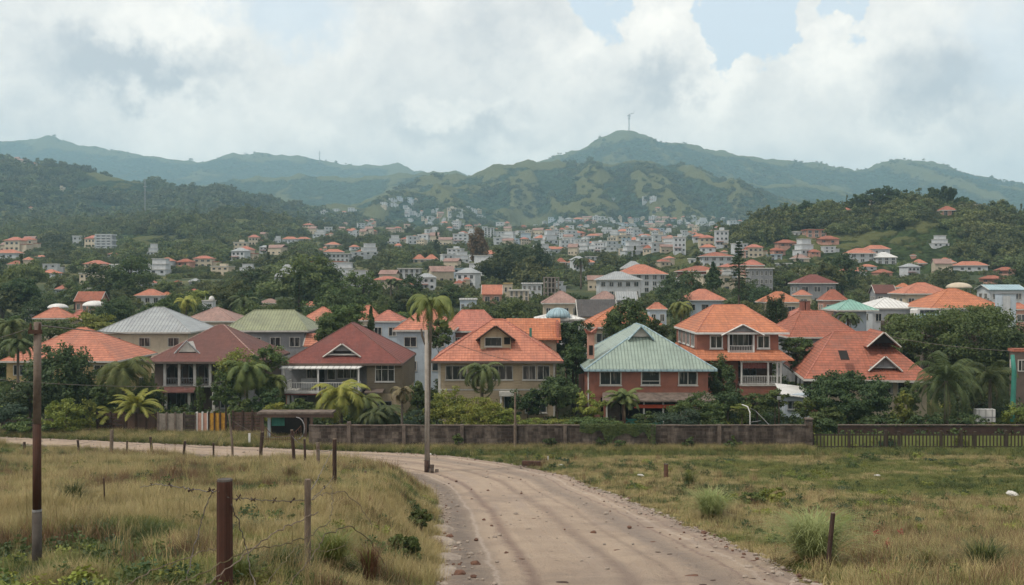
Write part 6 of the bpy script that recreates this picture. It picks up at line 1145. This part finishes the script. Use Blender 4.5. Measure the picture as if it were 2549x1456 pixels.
# wood posts: (label, u, v top, v base, width px)
def post(label, u, v0, v1, wpx, mat='woodp', Y=None, group=None, name='fence_post', lean=0, cat='post', nail=False):
    if Y is None: x, Y, z = hit(u, v1)
    else: x = px(u, Y); z = float(T(x, Y))
    h = zv(v0, Y) - z; r = wpx * Y / 2000; t = thing(name, label, cat, (x, Y, z), 0, group); rd = random.Random(int(u * 13))
    MB().tube([(-lean, 0, -.3), (0, 0, h * .4), (lean * h, 0, h - .01)], [r * 1.06, r, r * .98], 9, jag=.07).build('shaft', M[mat], t)
    MB().tube([(lean * h, 0, h - .009), (lean * h, 0, h + .012)], [r * .95, r * .9], 9, jag=.05).build('weathered_top', M['woodp'] if mat != 'rust' else M['polefoot'], t); return t, Vector((x + lean * h, Y, z + h))
rd = random.Random(9)
b1, B1 = post('thick reddish-brown fence post nearest the camera with barbed wire stapled to it', 224.5, 480, 600, 16.5, 'rust', 12.4)
b1.children[0].data.materials[0] = M['post_brown']
b2, B2 = post('grey thin fence post to the right of the thick brown one', 307.5, 480, 585, 6.4, 'woodp', 15.3)
b3, B3 = post('brown fence post with a pale top, third along the wire', 334.5, 439, 490, 4.2, 'woodd')
FP = [('slanted fence post by the road, next beyond the pale-topped one', 318, 443, 470, 3.6), ('thin crooked fence post right of the tall roadside post', 305, 439, 468, 2.4), ('tall fence post standing before the metal gate', 293.5, 430, 466, 3.4), ('tall fence post at the left side of the metal gate', 261, 432, 460, 3.6),
      ('thin pale fence post before the brown board fence', 232, 414, 458, 2.2), ('short thin fence post on the verge before the yellow gate', 213.5, 443, 458, 2.0), ('dark fence post before the concrete panel fence', 184, 441, 457, 2.4), ('dark fence post left of the concrete panels', 151.5, 437, 455, 2.6),
      ('slim fence post below the bright cycad palm', 127, 441, 452.5, 1.6), ('thick pale fence post below the dark timber gate', 111.5, 430, 452, 3.4), ('fence post on the verge near the bright green shrub', 78.5, 440, 452, 2.4), ('short stump post nearest the left edge of the road', 24.5, 442, 450, 2.6)]
TOPS = [B3]
for l, u, v0, v1, wd_ in FP: TOPS.append(post(l, u, v0, v1, wd_, 'woodp' if 'pale' in l else 'woodd', None, 'fence posts along the road', lean=rd.uniform(-.07, .07))[1])
for i in range(len(TOPS) - 1):
    if i in (1,): continue
    wire('thin fence wire, %s span along the road from the pale-topped post' % ORD[i], TOPS[i] - Vector((0, 0, .35)), TOPS[i + 1] - Vector((0, 0, .35)), .12, .013, 6)
post('square wooden stump post alone in the right meadow', 666, 464, 478, 4.6, 'rust'); post('dark leaning post inside the big fountain grass', 829.5, 513, 574, 4.6, 'woodd', lean=.06); post('tiny white-topped stake in the meadow near the wall', 548, 456, 461, 1.2, 'white'); post('short broken stake near the road bend in the dry grass', 364.5, 471, 481, 2.4, 'rust', lean=.1)
post('dead stick standing in the dry grass left of the brown post', 104.5, 478, 512, 1.5, 'woodd', lean=-.02)
def barbed(label, pts, r=.006, barbs=0, tw=.02):
    P = []; o = Vector(pts[0]); rd2 = random.Random(len(label))
    for i in range(len(pts) - 1):
        a, b_ = Vector(pts[i]), Vector(pts[i + 1])
        for k in range(8): P.append(a.lerp(b_, k / 8) - o + Vector((rd2.uniform(-tw, tw), rd2.uniform(-tw, tw), rd2.uniform(-tw, tw) - .0)))
    P.append(Vector(pts[-1]) - o); mb = MB().tube(P, r, 5)
    t = mb.build('barbed_wire', M['wire']); t.location = o; setp(t, label, 'wire')
    for k in range(barbs):
        p = P[int((k + .7) * len(P) / (barbs + .4)) % len(P)]; b = MB()
        for q in range(3): d_ = Vector((rd2.uniform(-1, 1), rd2.uniform(-1, 1), rd2.uniform(-1, 1))).normalized() * .05; b.tube([p - d_, p + d_], r * 1.3, 4)
        b.build('barb', M['woodd'], t)
    return t
S = lambda u, v, Y: Vector((px(u, Y), Y, zv(v, Y)))
barbed('top barbed wire from the brown post leftwards over the grass', [S(219, 491, 12.3), S(208, 490.5, 13.2), S(190, 489, 15), S(172, 486, 17), S(156, 484, 19), S(140, 487, 22)], .007, 4)
barbed('barbed wire between the brown post and the grey post with two knots', [S(228, 498, 12.3), S(245, 498.5, 12.8), S(262, 500.5, 13.6), S(285, 501, 14.5), S(305, 500, 15.3)], .006, 4, .01)
barbed('pale wire rising from the grey post to the pale-topped post', [S(311, 491, 15.3), S(318, 478, 20), S(326, 462, 27), S(333, 449, float(B3.y))], .008, 0, .01)
barbed('lower wire from the grey post to the pale-topped post', [S(311, 500, 15.3), S(320, 492, 20), S(328, 484, 27), S(334, 476, float(B3.y))], .007, 1, .01)
barbed('slack wire hanging down from the top wire left of the brown post', [S(212, 492, 13), S(205, 510, 13), S(200, 528, 13), S(192, 555, 12.8), S(185, 590, 12.4)], .008, 0, .012)
barbed('loose wire drooping from the brown post to the right', [S(231, 505, 12.3), S(238, 520, 12.6), S(246, 545, 12.8), S(250, 570, 12.6), S(262, 600, 12.0)], .007, 0, .012)
for i, (l, P_) in enumerate([('long dry vine stem arching right from below the brown post', [(170, 588, 11), (215, 566, 12), (250, 549, 12.6), (283, 545, 13.5), (310, 536, 14), (330, 520, 15), (333, 503, 15.5), (331, 485, 16)]), ('dry vine stem crossing before the grey post', [(200, 590, 11), (240, 560, 12), (275, 532, 13), (300, 520, 14), (318, 512, 15)]), ('pale looping stem right of the grey post', [(290, 585, 12), (310, 560, 13), (325, 535, 14), (350, 525, 16), (370, 540, 17), (385, 565, 17)]),
                             ('dry twig arch above the tangled brush', [(312, 500, 15), (325, 493, 16), (345, 492, 17), (360, 505, 18), (372, 525, 18)]), ('thin stem tangled over the dark hollow', [(262, 590, 12), (285, 560, 13), (298, 545, 14), (320, 552, 14), (345, 545, 15)]), ('bent stalk low at the bottom left of the brown post', [(120, 590, 11), (150, 572, 11.6), (190, 556, 12.2), (220, 547, 12.6)])]):
    o = barbed(l, [S(*p) for p in P_], .008 if i < 3 else .006, 0, .02); o.name = 'dry_vine'; o['category'] = 'vine'; o.data.materials[0] = M['woodp'] if i % 2 else M['palmdry']
# mast on the mountain and small ridge masts
x, Y = px(629, 3490), 3490; zt = float(T(x, Y)); t = thing('radio_mast', 'tall thin radio mast with a side arm on the highest mountain top', 'mast', (x, Y, zt)); hh = zv(112, Y) - zt
mb = MB()
for a in range(3): mb.tube([(2.2 * math.cos(a * 2.094), 2.2 * math.sin(a * 2.094), -5), (1.4 * math.cos(a * 2.094), 1.4 * math.sin(a * 2.094), hh * .88)], .75, 5)
for k in range(10): mb.tube([(2 * math.cos(k * 2.094), 2 * math.sin(k * 2.094), hh * k / 11), (2 * math.cos((k + 1) * 2.094), 2 * math.sin((k + 1) * 2.094), hh * (k + 1) / 11)], .4, 4)
mb.build('lattice', M['metal'], t); MB().tube([(-6, 0, hh * .78), (0, 0, hh * .8), (6, 0, hh * .78)], 1.6, 6).build('antenna_ring', M['metal'], t); MB().tube([(0, 0, hh * .86), (9, 0, hh * .92), (17, 0, hh * .93), (18, 0, hh * 1.08)], 1.1, 6).build('side_arm', M['metal'], t); MB().tube([(-4, 0, hh * .66), (4, 0, hh * .66)], 1.4, 6).build('antenna_ring', M['metal'], t)
for i, (u, v0, Yd, l) in enumerate(((319.5, 151, 4480, 'faint thin mast on the left mountain range'), (145, 178, 890, 'thin pylon on the low hill below the dark hill'), (885, 191, 468, 'thin mast on the crest of the green hill'), (245, 152.5, 4480, 'small pillar-like tank on the left mountain range'))):
    x = px(u, Yd); z = float(T(x, Yd)); r = Yd * .0003; t = thing('mast', l, 'mast', (x, Yd, z)); h_ = zv(v0, Yd) - z; MB().tube([(0, 0, -3), (0, 0, h_)], [r * 1.6, r], 6).build('shaft', M['metal'], t); MB().tube([(-r * 6, 0, h_ * .8), (r * 6, 0, h_ * .8)], r * .8, 5).build('crossbar', M['metal'], t)
# ------------------------------------------------------------------ trees that fill the gaps between the houses; nearest woodland trees as things
def proto_tree(nm, label, mat, seed, rx, ry, rz, h, nc, lpc, leaf, **k):
    t = thing(nm, label, 'tree', (0, 0, -900)); me, C = crown_mesh('crown', seed, rx, ry, rz, nc, lpc, leaf, **k); trunk_mb(h, .16 * rx ** .5, C, 6, seed, cz=h).build('trunk', M['bark'], t, True); c = link('crown', me, M[mat], t); c.location = (0, 0, h); return t
HS = [(o.location.x, o.location.y, max([max(abs(c[0]), abs(c[1])) for ch in o.children for c in ch.bound_box] + [3])) for o in bpy.data.objects if o.get('category') == 'house' and o.location.y < 700]
HSA = np.array(HS)
def clear(x, y, pad=1.5):
    d = np.hypot(HSA[:, 0] - x, HSA[:, 1] + HSA[:, 2] * .45 - y); return np.all(d > HSA[:, 2] * .62 + pad)
PT_ = [proto_tree('broadleaf_tree', 'x', 'leaf', 101, 3.0, 2.8, 2.3, 3.6, 60, 60, .19), proto_tree('broadleaf_tree', 'x', 'leafd', 102, 2.6, 2.6, 2.7, 3.8, 60, 60, .19), proto_tree('broadleaf_tree', 'x', 'wood_near', 103, 3.3, 3.0, 2.1, 3.2, 60, 60, .2, shape='dome'), proto_tree('broadleaf_tree', 'x', 'leaf', 104, 2.0, 2.0, 2.4, 3.0, 50, 60, .17), proto_tree('broadleaf_tree', 'x', 'leafy', 105, 2.2, 2.2, 1.8, 2.6, 46, 55, .17)]
used = set()
import re
KW = ['leafy green', 'dark-leaved', 'low domed', 'small slender', 'yellow-green']
def short(l): return ' '.join(re.split(r',| behind| beside| right of| left of| above| below| in the| on the| standing| adjoining| seen| partly| under', l)[0].split()[:8])
HL = [(512 + 1000 * o.location.x / o.location.y, HV + 1000 * (H - o.location.z - 3) / o.location.y, o.location.y, short(o['label'])) for o in bpy.data.objects if o.get('category') == 'house' and 'town_house' not in o.name]
FT = []
def name_trees():
    d = {}
    for o, i in FT:
        x, y, z = o.location; u = 512 + 1000 * x / y; v = HV + 1000 * (H - z - 3) / y; h = min(HL, key=lambda q: (q[0] - u) ** 2 + 4 * (q[1] - v) ** 2 + .02 * (q[2] - y) ** 2); du = u - h[0]
        rel = 'behind' if y > h[2] + 6 and abs(du) < 25 else 'in front of' if y < h[2] - 4 and abs(du) < 14 else ('left of' if du < 0 else 'right of')
        d.setdefault((KW[i], rel, h[3]), []).append((u, o))
    for (kw, rel, hs), L in d.items():
        L.sort(key=lambda q: q[0])
        for n, (u, o) in enumerate(L): o['label'] = ('%s %s tree ' % (ORD[n], kw) if len(L) > 1 else kw + ' tree ') + rel + ' the ' + hs

def put_tree(i, x, y, s, label, group):
    if i not in used: used.add(i); c = PT_[i]
    else: c = copy_tree(PT_[i])
    z = float(T(x, y)); c.location = (x, y, z - .3); c.rotation_euler = (0, 0, rt.uniform(0, 6.28)); c.scale = (s * rt.uniform(.85, 1.15), s * rt.uniform(.85, 1.15), s * rt.uniform(.8, 1.1)); c['label'] = label; c['group'] = group; FT.append((c, i))
n_ = 0; k = 0; pl = []
while n_ < 150 and k < 6000:
    k += 1; y = 112 + 95 * rt.random() ** 1.1; x = rt.uniform(-.56, .56) * y
    if not clear(x, y, 1.2) or any(math.hypot(x - a, y - b) < 3.4 for a, b in pl): continue
    # keep the houses' faces free: no tall tree straight in front of a house
    if any(abs(x / y - hx / hy) < hr * .55 / hy and 0 < hy - y < 26 for hx, hy, hr in HS if hy < 215): s = rt.uniform(.42, .62)
    else: s = rt.uniform(.7, 1.15)
    pl.append((x, y)); put_tree(rt.choices(range(5), (4, 4, 3, 3, 1))[0], x, y, s, 'leafy green tree in the crowded greenery between the village houses', 'trees between the village houses'); n_ += 1
# woodland near trees
ok = np.array([True] * len(WOODP)); y_ = WOODP[:, 1]
for hx, hy, hr in HS:
    if hy < 190: continue
    L_ = np.hypot(WOODP[:, 0] - hx, y_ - (hy + hr * .5)) < hr * .75 + WOODS * .6
    # and not right in front of the facade
    inf = (np.abs(WOODP[:, 0] / y_ - hx / hy) < (hr * .7 + WOODS * .3) / hy) & (y_ < hy) & (H + (WOODP[:, 2] + WOODS - H) * (hy / y_) > float(T(hx, hy)) + 1.8) & (y_ > hy - 140)
    ok &= ~(L_ | inf)
for tx, ty in TOWN:
    ok &= ~((np.hypot(WOODP[:, 0] - tx, y_ - ty) < 6) | ((np.abs(WOODP[:, 0] / y_ - tx / ty) < 3.0 / ty) & (y_ < ty) & (y_ > ty - 30 - ty * .02)))
WP, WS = WOODP[ok], WOODS[ok]; order = np.argsort(WP[:, 1]); near = order[:140]; rest = order[140:]
for j in near: put_tree(rt.choices(range(5), (3, 4, 4, 2, 1))[0], float(WP[j, 0]), float(WP[j, 1]), float(WS[j]) / 3.0, 'bushy tree at the near edge of the wood behind the village', 'trees at the edge of the wood')
P = WP[rest]; s = WS[rest]; n = len(P); rs = np.random.RandomState(5)
scatter('woodland', P, s, rs.uniform(0, 6.28, n), rs.choice(5, n, p=[.25, .24, .24, .24, .03]), NW)
name_trees()
# lone tall trees on the crest of the green hill
for i, (u, v, r, rv) in enumerate(((933, 196, 6, 9), (945, 198, 5, 10), (952, 194, 3.5, 6), (796, 212, 8, 6), (806, 207, 6, 6), (860, 200, 9, 6), (872, 196, 12, 7), (888, 196, 13, 9), (902, 200, 11, 8), (780, 219, 9, 6), (760, 226, 8, 6), (962, 203, 8, 5), (1002, 208, 10, 6))):
    TR('%s crown standing out on the crest of the green hill' % ORD[i], u, v, r, 462, rv, 'leafd', 40, 40, .6, group='crest trees of the green hill')

# ------------------------------------------------------------------ grass
def tuft_mesh(seed, n, h, spread, wd, bend, nseg=3, base=.08, strand=False):
    rs = np.random.RandomState(seed); V = []; F = []
    for i in range(n):
        a = rs.uniform(0, 6.28); r0 = base * math.sqrt(rs.rand()) * (1 if not strand else 1); px_, py_ = r0 * math.cos(rs.uniform(0, 6.28)), r0 * math.sin(rs.uniform(0, 6.28)); hh = h * rs.uniform(.55, 1.1); out = spread * (rs.uniform(.25, 1.15) if not strand else rs.rand() ** .6 * 1.15); w_ = wd * rs.uniform(.7, 1.3)
        d = np.array([math.cos(a), math.sin(a)]); s = np.array([-d[1], d[0]]); prev = None
        for k in range(nseg + 1):
            q = k / nseg; rr = out * (q ** (1.0 + bend)); zz = hh * (math.sin(q * math.pi / 2 * (1 + .35 * bend * out / max(h, .01))) if strand else q * (1 - .15 * q)); c = np.array([px_ + d[0] * rr, py_ + d[1] * rr]); ww = w_ * (1 - q * .92); b = len(V)
            V += [(c[0] - s[0] * ww, c[1] - s[1] * ww, zz), (c[0] + s[0] * ww, c[1] + s[1] * ww, zz)]
            if k: F.append((b - 2, b - 1, b + 1, b))
    return np_mesh('tuft', np.array(V), np.array(F))
def tobj(nm, me, mat): o = bpy.data.objects.new(nm, me); me.materials.append(M[mat]); return o
GT = [tobj('t0', tuft_mesh(1, 26, .42, .26, .007, 1.0, base=.22), 'gdry'), tobj('t1', tuft_mesh(2, 26, .48, .30, .006, 1.2, base=.24), 'gdry'), tobj('t2', tuft_mesh(3, 26, .32, .22, .008, 1.0, base=.22), 'ggreen'), tobj('t3', tuft_mesh(4, 26, .26, .2, .009, .8, base=.2), 'gdark'), tobj('t4', tuft_mesh(5, 24, .5, .3, .006, 1.2, base=.2), 'gbrown'),
      tobj('t5', tuft_mesh(6, 30, .15, .14, .009, 1, 2, base=.26), 'gdry'), tobj('t6', tuft_mesh(7, 30, .14, .14, .010, 1, 2, base=.26), 'ggreen'), tobj('t7', tuft_mesh(8, 16, .9, .35, .006, 1.4, base=.1), 'gdry')]
rs = np.random.RandomState(21)
def region(n, y0, y1, side):
    Y = y0 + (y1 - y0) * rs.rand(n) ** 1.15; X = rs.uniform(-.60, .60, n) * Y; d = fieldd(X, Y); fr = X - np.interp(Y, FE[:, 1], FE[:, 0])
    ok = (d > -.2 + .8 * (vnoise(X * 1.3, Y * 1.3) - .5)) if side == 'L' else ((fr > -.15 + .9 * (vnoise(X * 1.3, Y * 1.3) - .5)) & (d < -1)); return X[ok], Y[ok], d[ok], fr[ok]
# left meadow: tall, dry and tangled, greener in patches
X, Y, d, fr = region(85000, 10.5, 92, 'L'); Z = T(X, Y, False); g1 = fbm(X * .11 + 40, Y * .16, 4); g2 = fbm(X * .5 + 3, Y * .5, 3); fr_ = np.clip((26 - Y) / 16, 0, 1)
ix = np.where(g1 + (g2 - .5) * .7 > .53 - .22 * fr_, 2, np.where(rs.rand(len(X)) < .5, 0, 1)); ix = np.where((g1 + (g2 - .5) * .7 > .60 - .20 * fr_), 3, ix); ix = np.where((g2 > .60) & (rs.rand(len(X)) < .35), 4, ix); ix = np.where(rs.rand(len(X)) < .025, 7, ix)
sc_ = .86 * (.35 + 1.5 * fbm(X * .35, Y * .35, 3) ** 1.5) * (.75 + .5 * rs.rand(len(X))) * (1 + Y / 150) * (1 - .25 * fr_)
scatter('grass', np.stack([X, Y, Z - .02], 1), sc_, rs.uniform(0, 6.28, len(X)), ix, GT)
# right meadow: shorter turf, longer and browner towards the near corner
X, Y, d, fr = region(120000, 17, 87.3, 'R'); Z = T(X, Y, False); g1 = fbm(X * .09 + 11, Y * .13, 4); g2 = fbm(X * .45 + 3, Y * .45, 3); tallr = np.clip((42 - Y) / 18, 0, 1) * np.clip((X - 8) / 5, 0, 1)
ix = np.where(g1 + (g2 - .5) * .5 > .54, 6, 5); ix = np.where((rs.rand(len(X)) < .08 + .5 * tallr), np.where(g1 > .5, 2, np.where(rs.rand(len(X)) < .2, 4, np.where(rs.rand(len(X)) < .5, 2, 1))), ix); ix = np.where((g2 > .63) & (rs.rand(len(X)) < .3), 3, ix); ix = np.where(Y > 83.5, np.where(rs.rand(len(X)) < .6, 2, 3), ix)
scatter('grass', np.stack([X, Y, Z - .02], 1), (.55 + .6 * fbm(X * .2, Y * .2, 3)) * (.7 + .5 * rs.rand(len(X))) * (1 + Y / 130), rs.uniform(0, 6.28, len(X)), ix, GT)
# verge between road and walls on the left, weeds along the wall, and garden undergrowth
n = 26000; Y = rs.uniform(86, 97, n); X = rs.uniform(-60, -15, n); ok = Y > np.interp(-X, -FE[:, 0], FE[:, 1]) + .3; X, Y = X[ok], Y[ok]; Xb = rs.uniform(-18, 26, 9000); Yb = 87.65 - rs.rand(9000) ** 2 * 2.2; okb = Yb > np.interp(-Xb, -FE[:, 0], FE[:, 1]) + .25; X = np.r_[X, Xb[okb]]; Y = np.r_[Y, Yb[okb]]
scatter('grass', np.stack([X, Y, T(X, Y, False) - .02], 1), rs.uniform(.9, 1.9, len(X)), rs.uniform(0, 6.28, len(X)), rs.choice([2, 2, 3, 6, 0], len(X)), GT)
WD = [proto_crown('d%d' % i, mt_, 80 + i, .5, .5, .4, 12, 26, .06, cr=.45, shape='dome')[0] for i, mt_ in enumerate(('leaf', 'leafd', 'leafy', 'leafb'))]
n = 5200; Y = 89 + 45 * rs.rand(n) ** 1.2; X = rs.uniform(-.60, .60, n) * Y; ok = np.array([clear(a, b, -1.0) for a, b in zip(X, Y)]) & ((X > -17) | (Y > 98)) & (fbm(X * .15, Y * .15, 3) > .40); ok &= ~((np.abs(X / Y - .245) < .035) & (Y < 100)); X, Y = X[ok], Y[ok]
scatter('undergrowth', np.stack([X, Y, T(X, Y, False) + .1], 1), rs.uniform(.9, 2.6, len(X)), rs.uniform(0, 6.28, len(X)), rs.choice(4, len(X), p=[.4, .3, .15, .15]), WD)
# weeds in the meadows, thicker near the camera
n = 2200; Y = 12 + 74 * rs.rand(n) ** 1.4; X = rs.uniform(-.58, .58, n) * Y; fr = X - np.interp(Y, FE[:, 1], FE[:, 0]); ok = ((fieldd(X, Y) > .3) | (fr > 1)) & (fbm(X * .3 + 8, Y * .3, 3) > .50); X, Y = X[ok], Y[ok]
scatter('weeds', np.stack([X, Y, T(X, Y, False) + .03], 1), rs.uniform(.25, .6, len(X)) * (1 + Y / 90), rs.uniform(0, 6.28, len(X)), rs.choice(4, len(X), p=[.4, .25, .25, .1]), WD)
# single big grass clumps
def clump(label, u, v, rpx, hpx, n=260, mat='gpale', Y=None, wd=.010, dry=True):
    x, Y, z = hit(u, v) if Y is None else at(u, Y); r = rpx * Y / 1000 * 1.3; h = hpx * Y / 1000; t = thing('grass_clump', label, 'grass clump', (x, Y, z - .03))
    link('blades', tuft_mesh(int(u), n, h, r, wd, .55, 7, base=r * .22, strand=True), M[mat], t); link('young_blades', tuft_mesh(int(u) + 9, n // 2, h * .95, r * .55, wd, .5, 6, base=r * .2, strand=True), M['ggreen' if mat != 'gpale' else 'gpale'], t)
    if dry: link('dry_skirt', tuft_mesh(int(u) + 5, n // 2, h * .35, r * .8, wd, .8, 4, base=r * .25, strand=True), M['gdry'], t)
    return t
clump('biggest fountain grass clump with a dark post inside, near the road', 814, 568, 48, 52, 760, wd=.017); clump('fountain grass clump beside the road edge, smaller and farther', 711, 521, 27, 31, 480, wd=.018)
clump('dark green grass clump in the left meadow between the slim pole and the dead stick', 74, 507, 21, 24, 260, 'gdark'); clump('brown-green grass clump near the road bend', 290, 482, 19, 17, 220, 'gbrown'); clump('green weedy clump beside the stump post in the right meadow', 689, 487, 17, 17, 180, 'gdark')
clump('tall olive grass clump right of the grey post', 333, 528, 30, 34, 300, 'ggreen', Y=17.5); clump('brownish upright grass clump near the eroded bank', 370, 572, 16, 46, 240, 'gbrown', Y=16.2); clump('yellow-green grass at the foot of the brown post', 240, 590, 26, 36, 220, 'ggreen', Y=13.2); clump('dark grass clump under the tangled stems', 282, 575, 28, 34, 240, 'gdark', Y=14.6)
clump('low grass tuft beside the road far left in the meadow', 62, 458, 9, 8, 120, 'gdark'); clump('dry tuft by the pale thick fence post', 104, 458, 10, 8, 120, 'gbrown'); clump('tuft behind the wires on the meadow crest', 138, 460, 12, 8, 120, 'ggreen'); clump('weedy clump in the bottom right corner', 985, 575, 34, 34, 300, 'gdark'); clump('dry wispy clump in the lower right meadow', 930, 572, 24, 24, 220, 'gdry')
TR('green weedy bush on the eroded bank beside the road', 404, 546, 14, 22, 11, 'leaf', 46, 60, .05, 'bush'); TR('small weedy bush higher on the bank beside the road', 420, 519, 10, 32, 8, 'leaf', 36, 60, .06, 'bush'); TR('low weed bush with yellow tips in the right meadow', 772, 497, 13, float(hit(772, 503)[1]), 8, 'leafy', 40, 50, .07, 'bush'); TR('dark low weed patch left of the yellow-tipped bush', 752, 499, 12, float(hit(752, 505)[1]), 6, 'leaf', 40, 50, .07, 'bush')
for u, v, r in ((549, 444, 7), (458, 440, 5), (600, 443, 6), (620, 445, 7), (732, 444, 8), (690, 443, 6)): TR('leafy weed at the foot of the dark wall, %s' % {549: 'before the yellow-green hedge end', 458: 'below the yellow-green bush', 600: 'under the left end of the ivy', 620: 'under the middle of the ivy', 732: 'near the last pier but one', 690: 'below the rounded olive bush'}[u], u, v, r, 87, r * .9, 'leaf', 22, 40, .09, 'bush', name='weed')
# red flowers
for i, (u, v) in enumerate(((876, 541), (901, 541), (888, 555))):
    x, Y, z = hit(u, v + 3); t = thing('flower', '%s of three red flower heads in the lower right meadow' % ['leftmost', 'rightmost', 'lowest'][i], 'flower', (x, Y, z), 0, 'red flowers'); P = rs.normal(size=(46, 3)) * .05 + np.array([0, 0, .36]); Vv, F = leaf_cards(P, np.tile([0, 0, 1.], (46, 1)), .03, rs, .3); link('petals', np_mesh('petals', Vv, F), M.setdefault('petal', plain('petal', (.42, .07, .07), rough=.6)), t); MB().tube([(0, 0, 0), (0, 0, .36)], .008, 5).build('stem', M['leaf'], t)
# ------------------------------------------------------------------ stones, litter, beam
def rock(name, label, cat, x, y, z, s, mat, seed=0, sq=.6, group=None):
    import bmesh
    bm = bmesh.new(); bmesh.ops.create_icosphere(bm, subdivisions=2, radius=1); rd = random.Random(seed)
    for v in bm.verts: n_ = .75 + .5 * float(vnoise(np.array([v.co.x * 1.7 + seed]), np.array([v.co.y * 1.7 + v.co.z * 2.3]))[0]); v.co *= n_; v.co.z *= sq
    me = bpy.data.meshes.new(name); bm.to_mesh(me); bm.free(); o = link(name, me, M[mat]); o.location = (x, y, z); o.scale = s; o.rotation_euler = (0, 0, seed * 1.3); return setp(o, label, cat, group)
t = thing('timber', 'reddish brown timber beam lying at the road edge', 'beam', (*[float(q) + (.12 if i == 2 else 0) for i, q in enumerate(hit(531, 467))],), -.12); MB().box(-.68, .75, -.16, .16, 0, .34).build('body', M['rust'], t); MB().box(.751, .77, -.14, .14, .02, .32).build('end_grain', M['palmdry'], t)
LT = [('white plastic scrap in the left meadow near the slim pole', 57, 523, .16), ('pale scrap lying in the left meadow', 50, 478, .3), ('white scrap in the middle of the right meadow', 877, 477, .26), ('long white litter strip at the far side of the right meadow', 1012, 497, .5), ('pale scrap near the bottom of the right meadow', 893, 562, .12), ('white scrap with dark end beside the timber beam', 623, 466.5, .28), ('pale scrap by the stump post', 641, 477, .3), ('white pebble-like scrap near the verge', 561, 466, .22), ('white scrap under the garden wall', 430, 455.5, .3), ('small white scrap in the lower right grass', 884, 528, .1), ('crumpled brown scrap at the bottom right', 919, 570, .14)]
for i, (l, u, v, s_) in enumerate(LT): x, Y, z = hit(u, v); rock('litter', l, 'litter', x, Y, z + s_ * .35, (s_, s_ * .5, s_ * .55), 'litter' if 'brown' not in l else 'rust', i + 3)
for i, (u, v, s_) in enumerate(((441, 532, .55), (442, 546, .6), (443, 562, .5), (439, 578, .4), (446, 552, .3), (430, 494, .35), (425, 486, .3), (437, 508, .35), (448, 572, .3))):
    x, Y, z = hit(u, v); rock('boulder', '%s pale eroded stone from the bottom up along the bank beside the road' % ORD[8 - i], 'stone', x, Y, z, (s_ * 1.1, s_, s_ * .7), 'stone', i + 20, .6, 'eroded stones on the road bank')
# gravel and clods
PB = []
for i in range(3): o = rock('p%d' % i, None, None, 0, 0, -950, (1, 1, 1), 'stone' if i < 2 else 'rust', 40 + i); COL.objects.unlink(o); o.location = (0, 0, 0); PB.append(o)
n = 5200; k1 = rs.rand(n); i_ = rs.randint(20, n1 - 20, n) * 0 + (rs.rand(n) ** 1.0 * (n1 - 1)).astype(int); edge = rs.rand(n); Sx = np.where(edge < .42, np.abs(rs.normal(0, .05, n)), np.where(edge < .85, 1 - np.abs(rs.normal(0, .06, n)), rs.rand(n)))
PX = RA_[i_, 0] * (1 - Sx) + RB_[i_, 0] * Sx; PY = RA_[i_, 1] * (1 - Sx) + RB_[i_, 1] * Sx + rs.uniform(-.1, .1, n); ok = PY > 14
scatter('gravel', np.stack([PX, PY, T(PX, PY, False) + .02 + .08 * np.clip(np.minimum(Sx, 1 - Sx) * 16, 0, 1)], 1)[ok], (rs.uniform(.015, .05, n) + .07 * rs.rand(n) ** 8)[ok] * 1.2, rs.uniform(0, 6.28, n)[ok], rs.choice(3, n, p=[.5, .3, .2])[ok], PB)

n = 750; i_ = (rs.rand(n) * (n1 - 1)).astype(int); Sx = rs.uniform(.06, .97, n); PX = RA_[i_, 0] * (1 - Sx) + RB_[i_, 0] * Sx; PY = RA_[i_, 1] * (1 - Sx) + RB_[i_, 1] * Sx; ok = (PY > 16) & (PY < 42) & (fbm(PX * .6, PY * .3, 3) > .47)
FC = []
for o_ in (PB[2], PB[0]):
    q = o_.copy(); q.data = o_.data.copy(); q.data.transform(Matrix.Diagonal((1.6, .8, .28, 1))); q.data.materials.clear(); q.data.materials.append(M['woodd'] if o_ is PB[2] else M['rust']); FC.append(q)
scatter('clods', np.stack([PX, PY, prof(PY) + .085], 1)[ok], (rs.uniform(.02, .07, n) + .06 * rs.rand(n) ** 6)[ok], rs.uniform(-.5, .5, n)[ok], rs.randint(0, 2, n)[ok], FC)
# low scrub over the open ground of the valley
n = 16000; Y = 165 + 900 * rs.rand(n) ** .9; X = rs.uniform(-.62, .62, n) * Y; Z = T(X, Y, False); ok = (Z >= T(X, Y) - .3) & np.array([clear(a, b, -.5) for a, b in zip(X, Y)]) & (fbm(X / 25 + 4, Y / 25, 3) > .40)
for tx, ty in TOWN: ok &= ~((np.abs(X - tx) < 5) & (np.abs(Y - ty - 3) < 5))
X, Y, Z = X[ok], Y[ok], Z[ok]; scatter('scrub', np.stack([X, Y, Z + .2], 1), rs.uniform(.9, 2.4, len(X)), rs.uniform(0, 6.28, len(X)), rs.randint(0, 4, len(X)), NW)
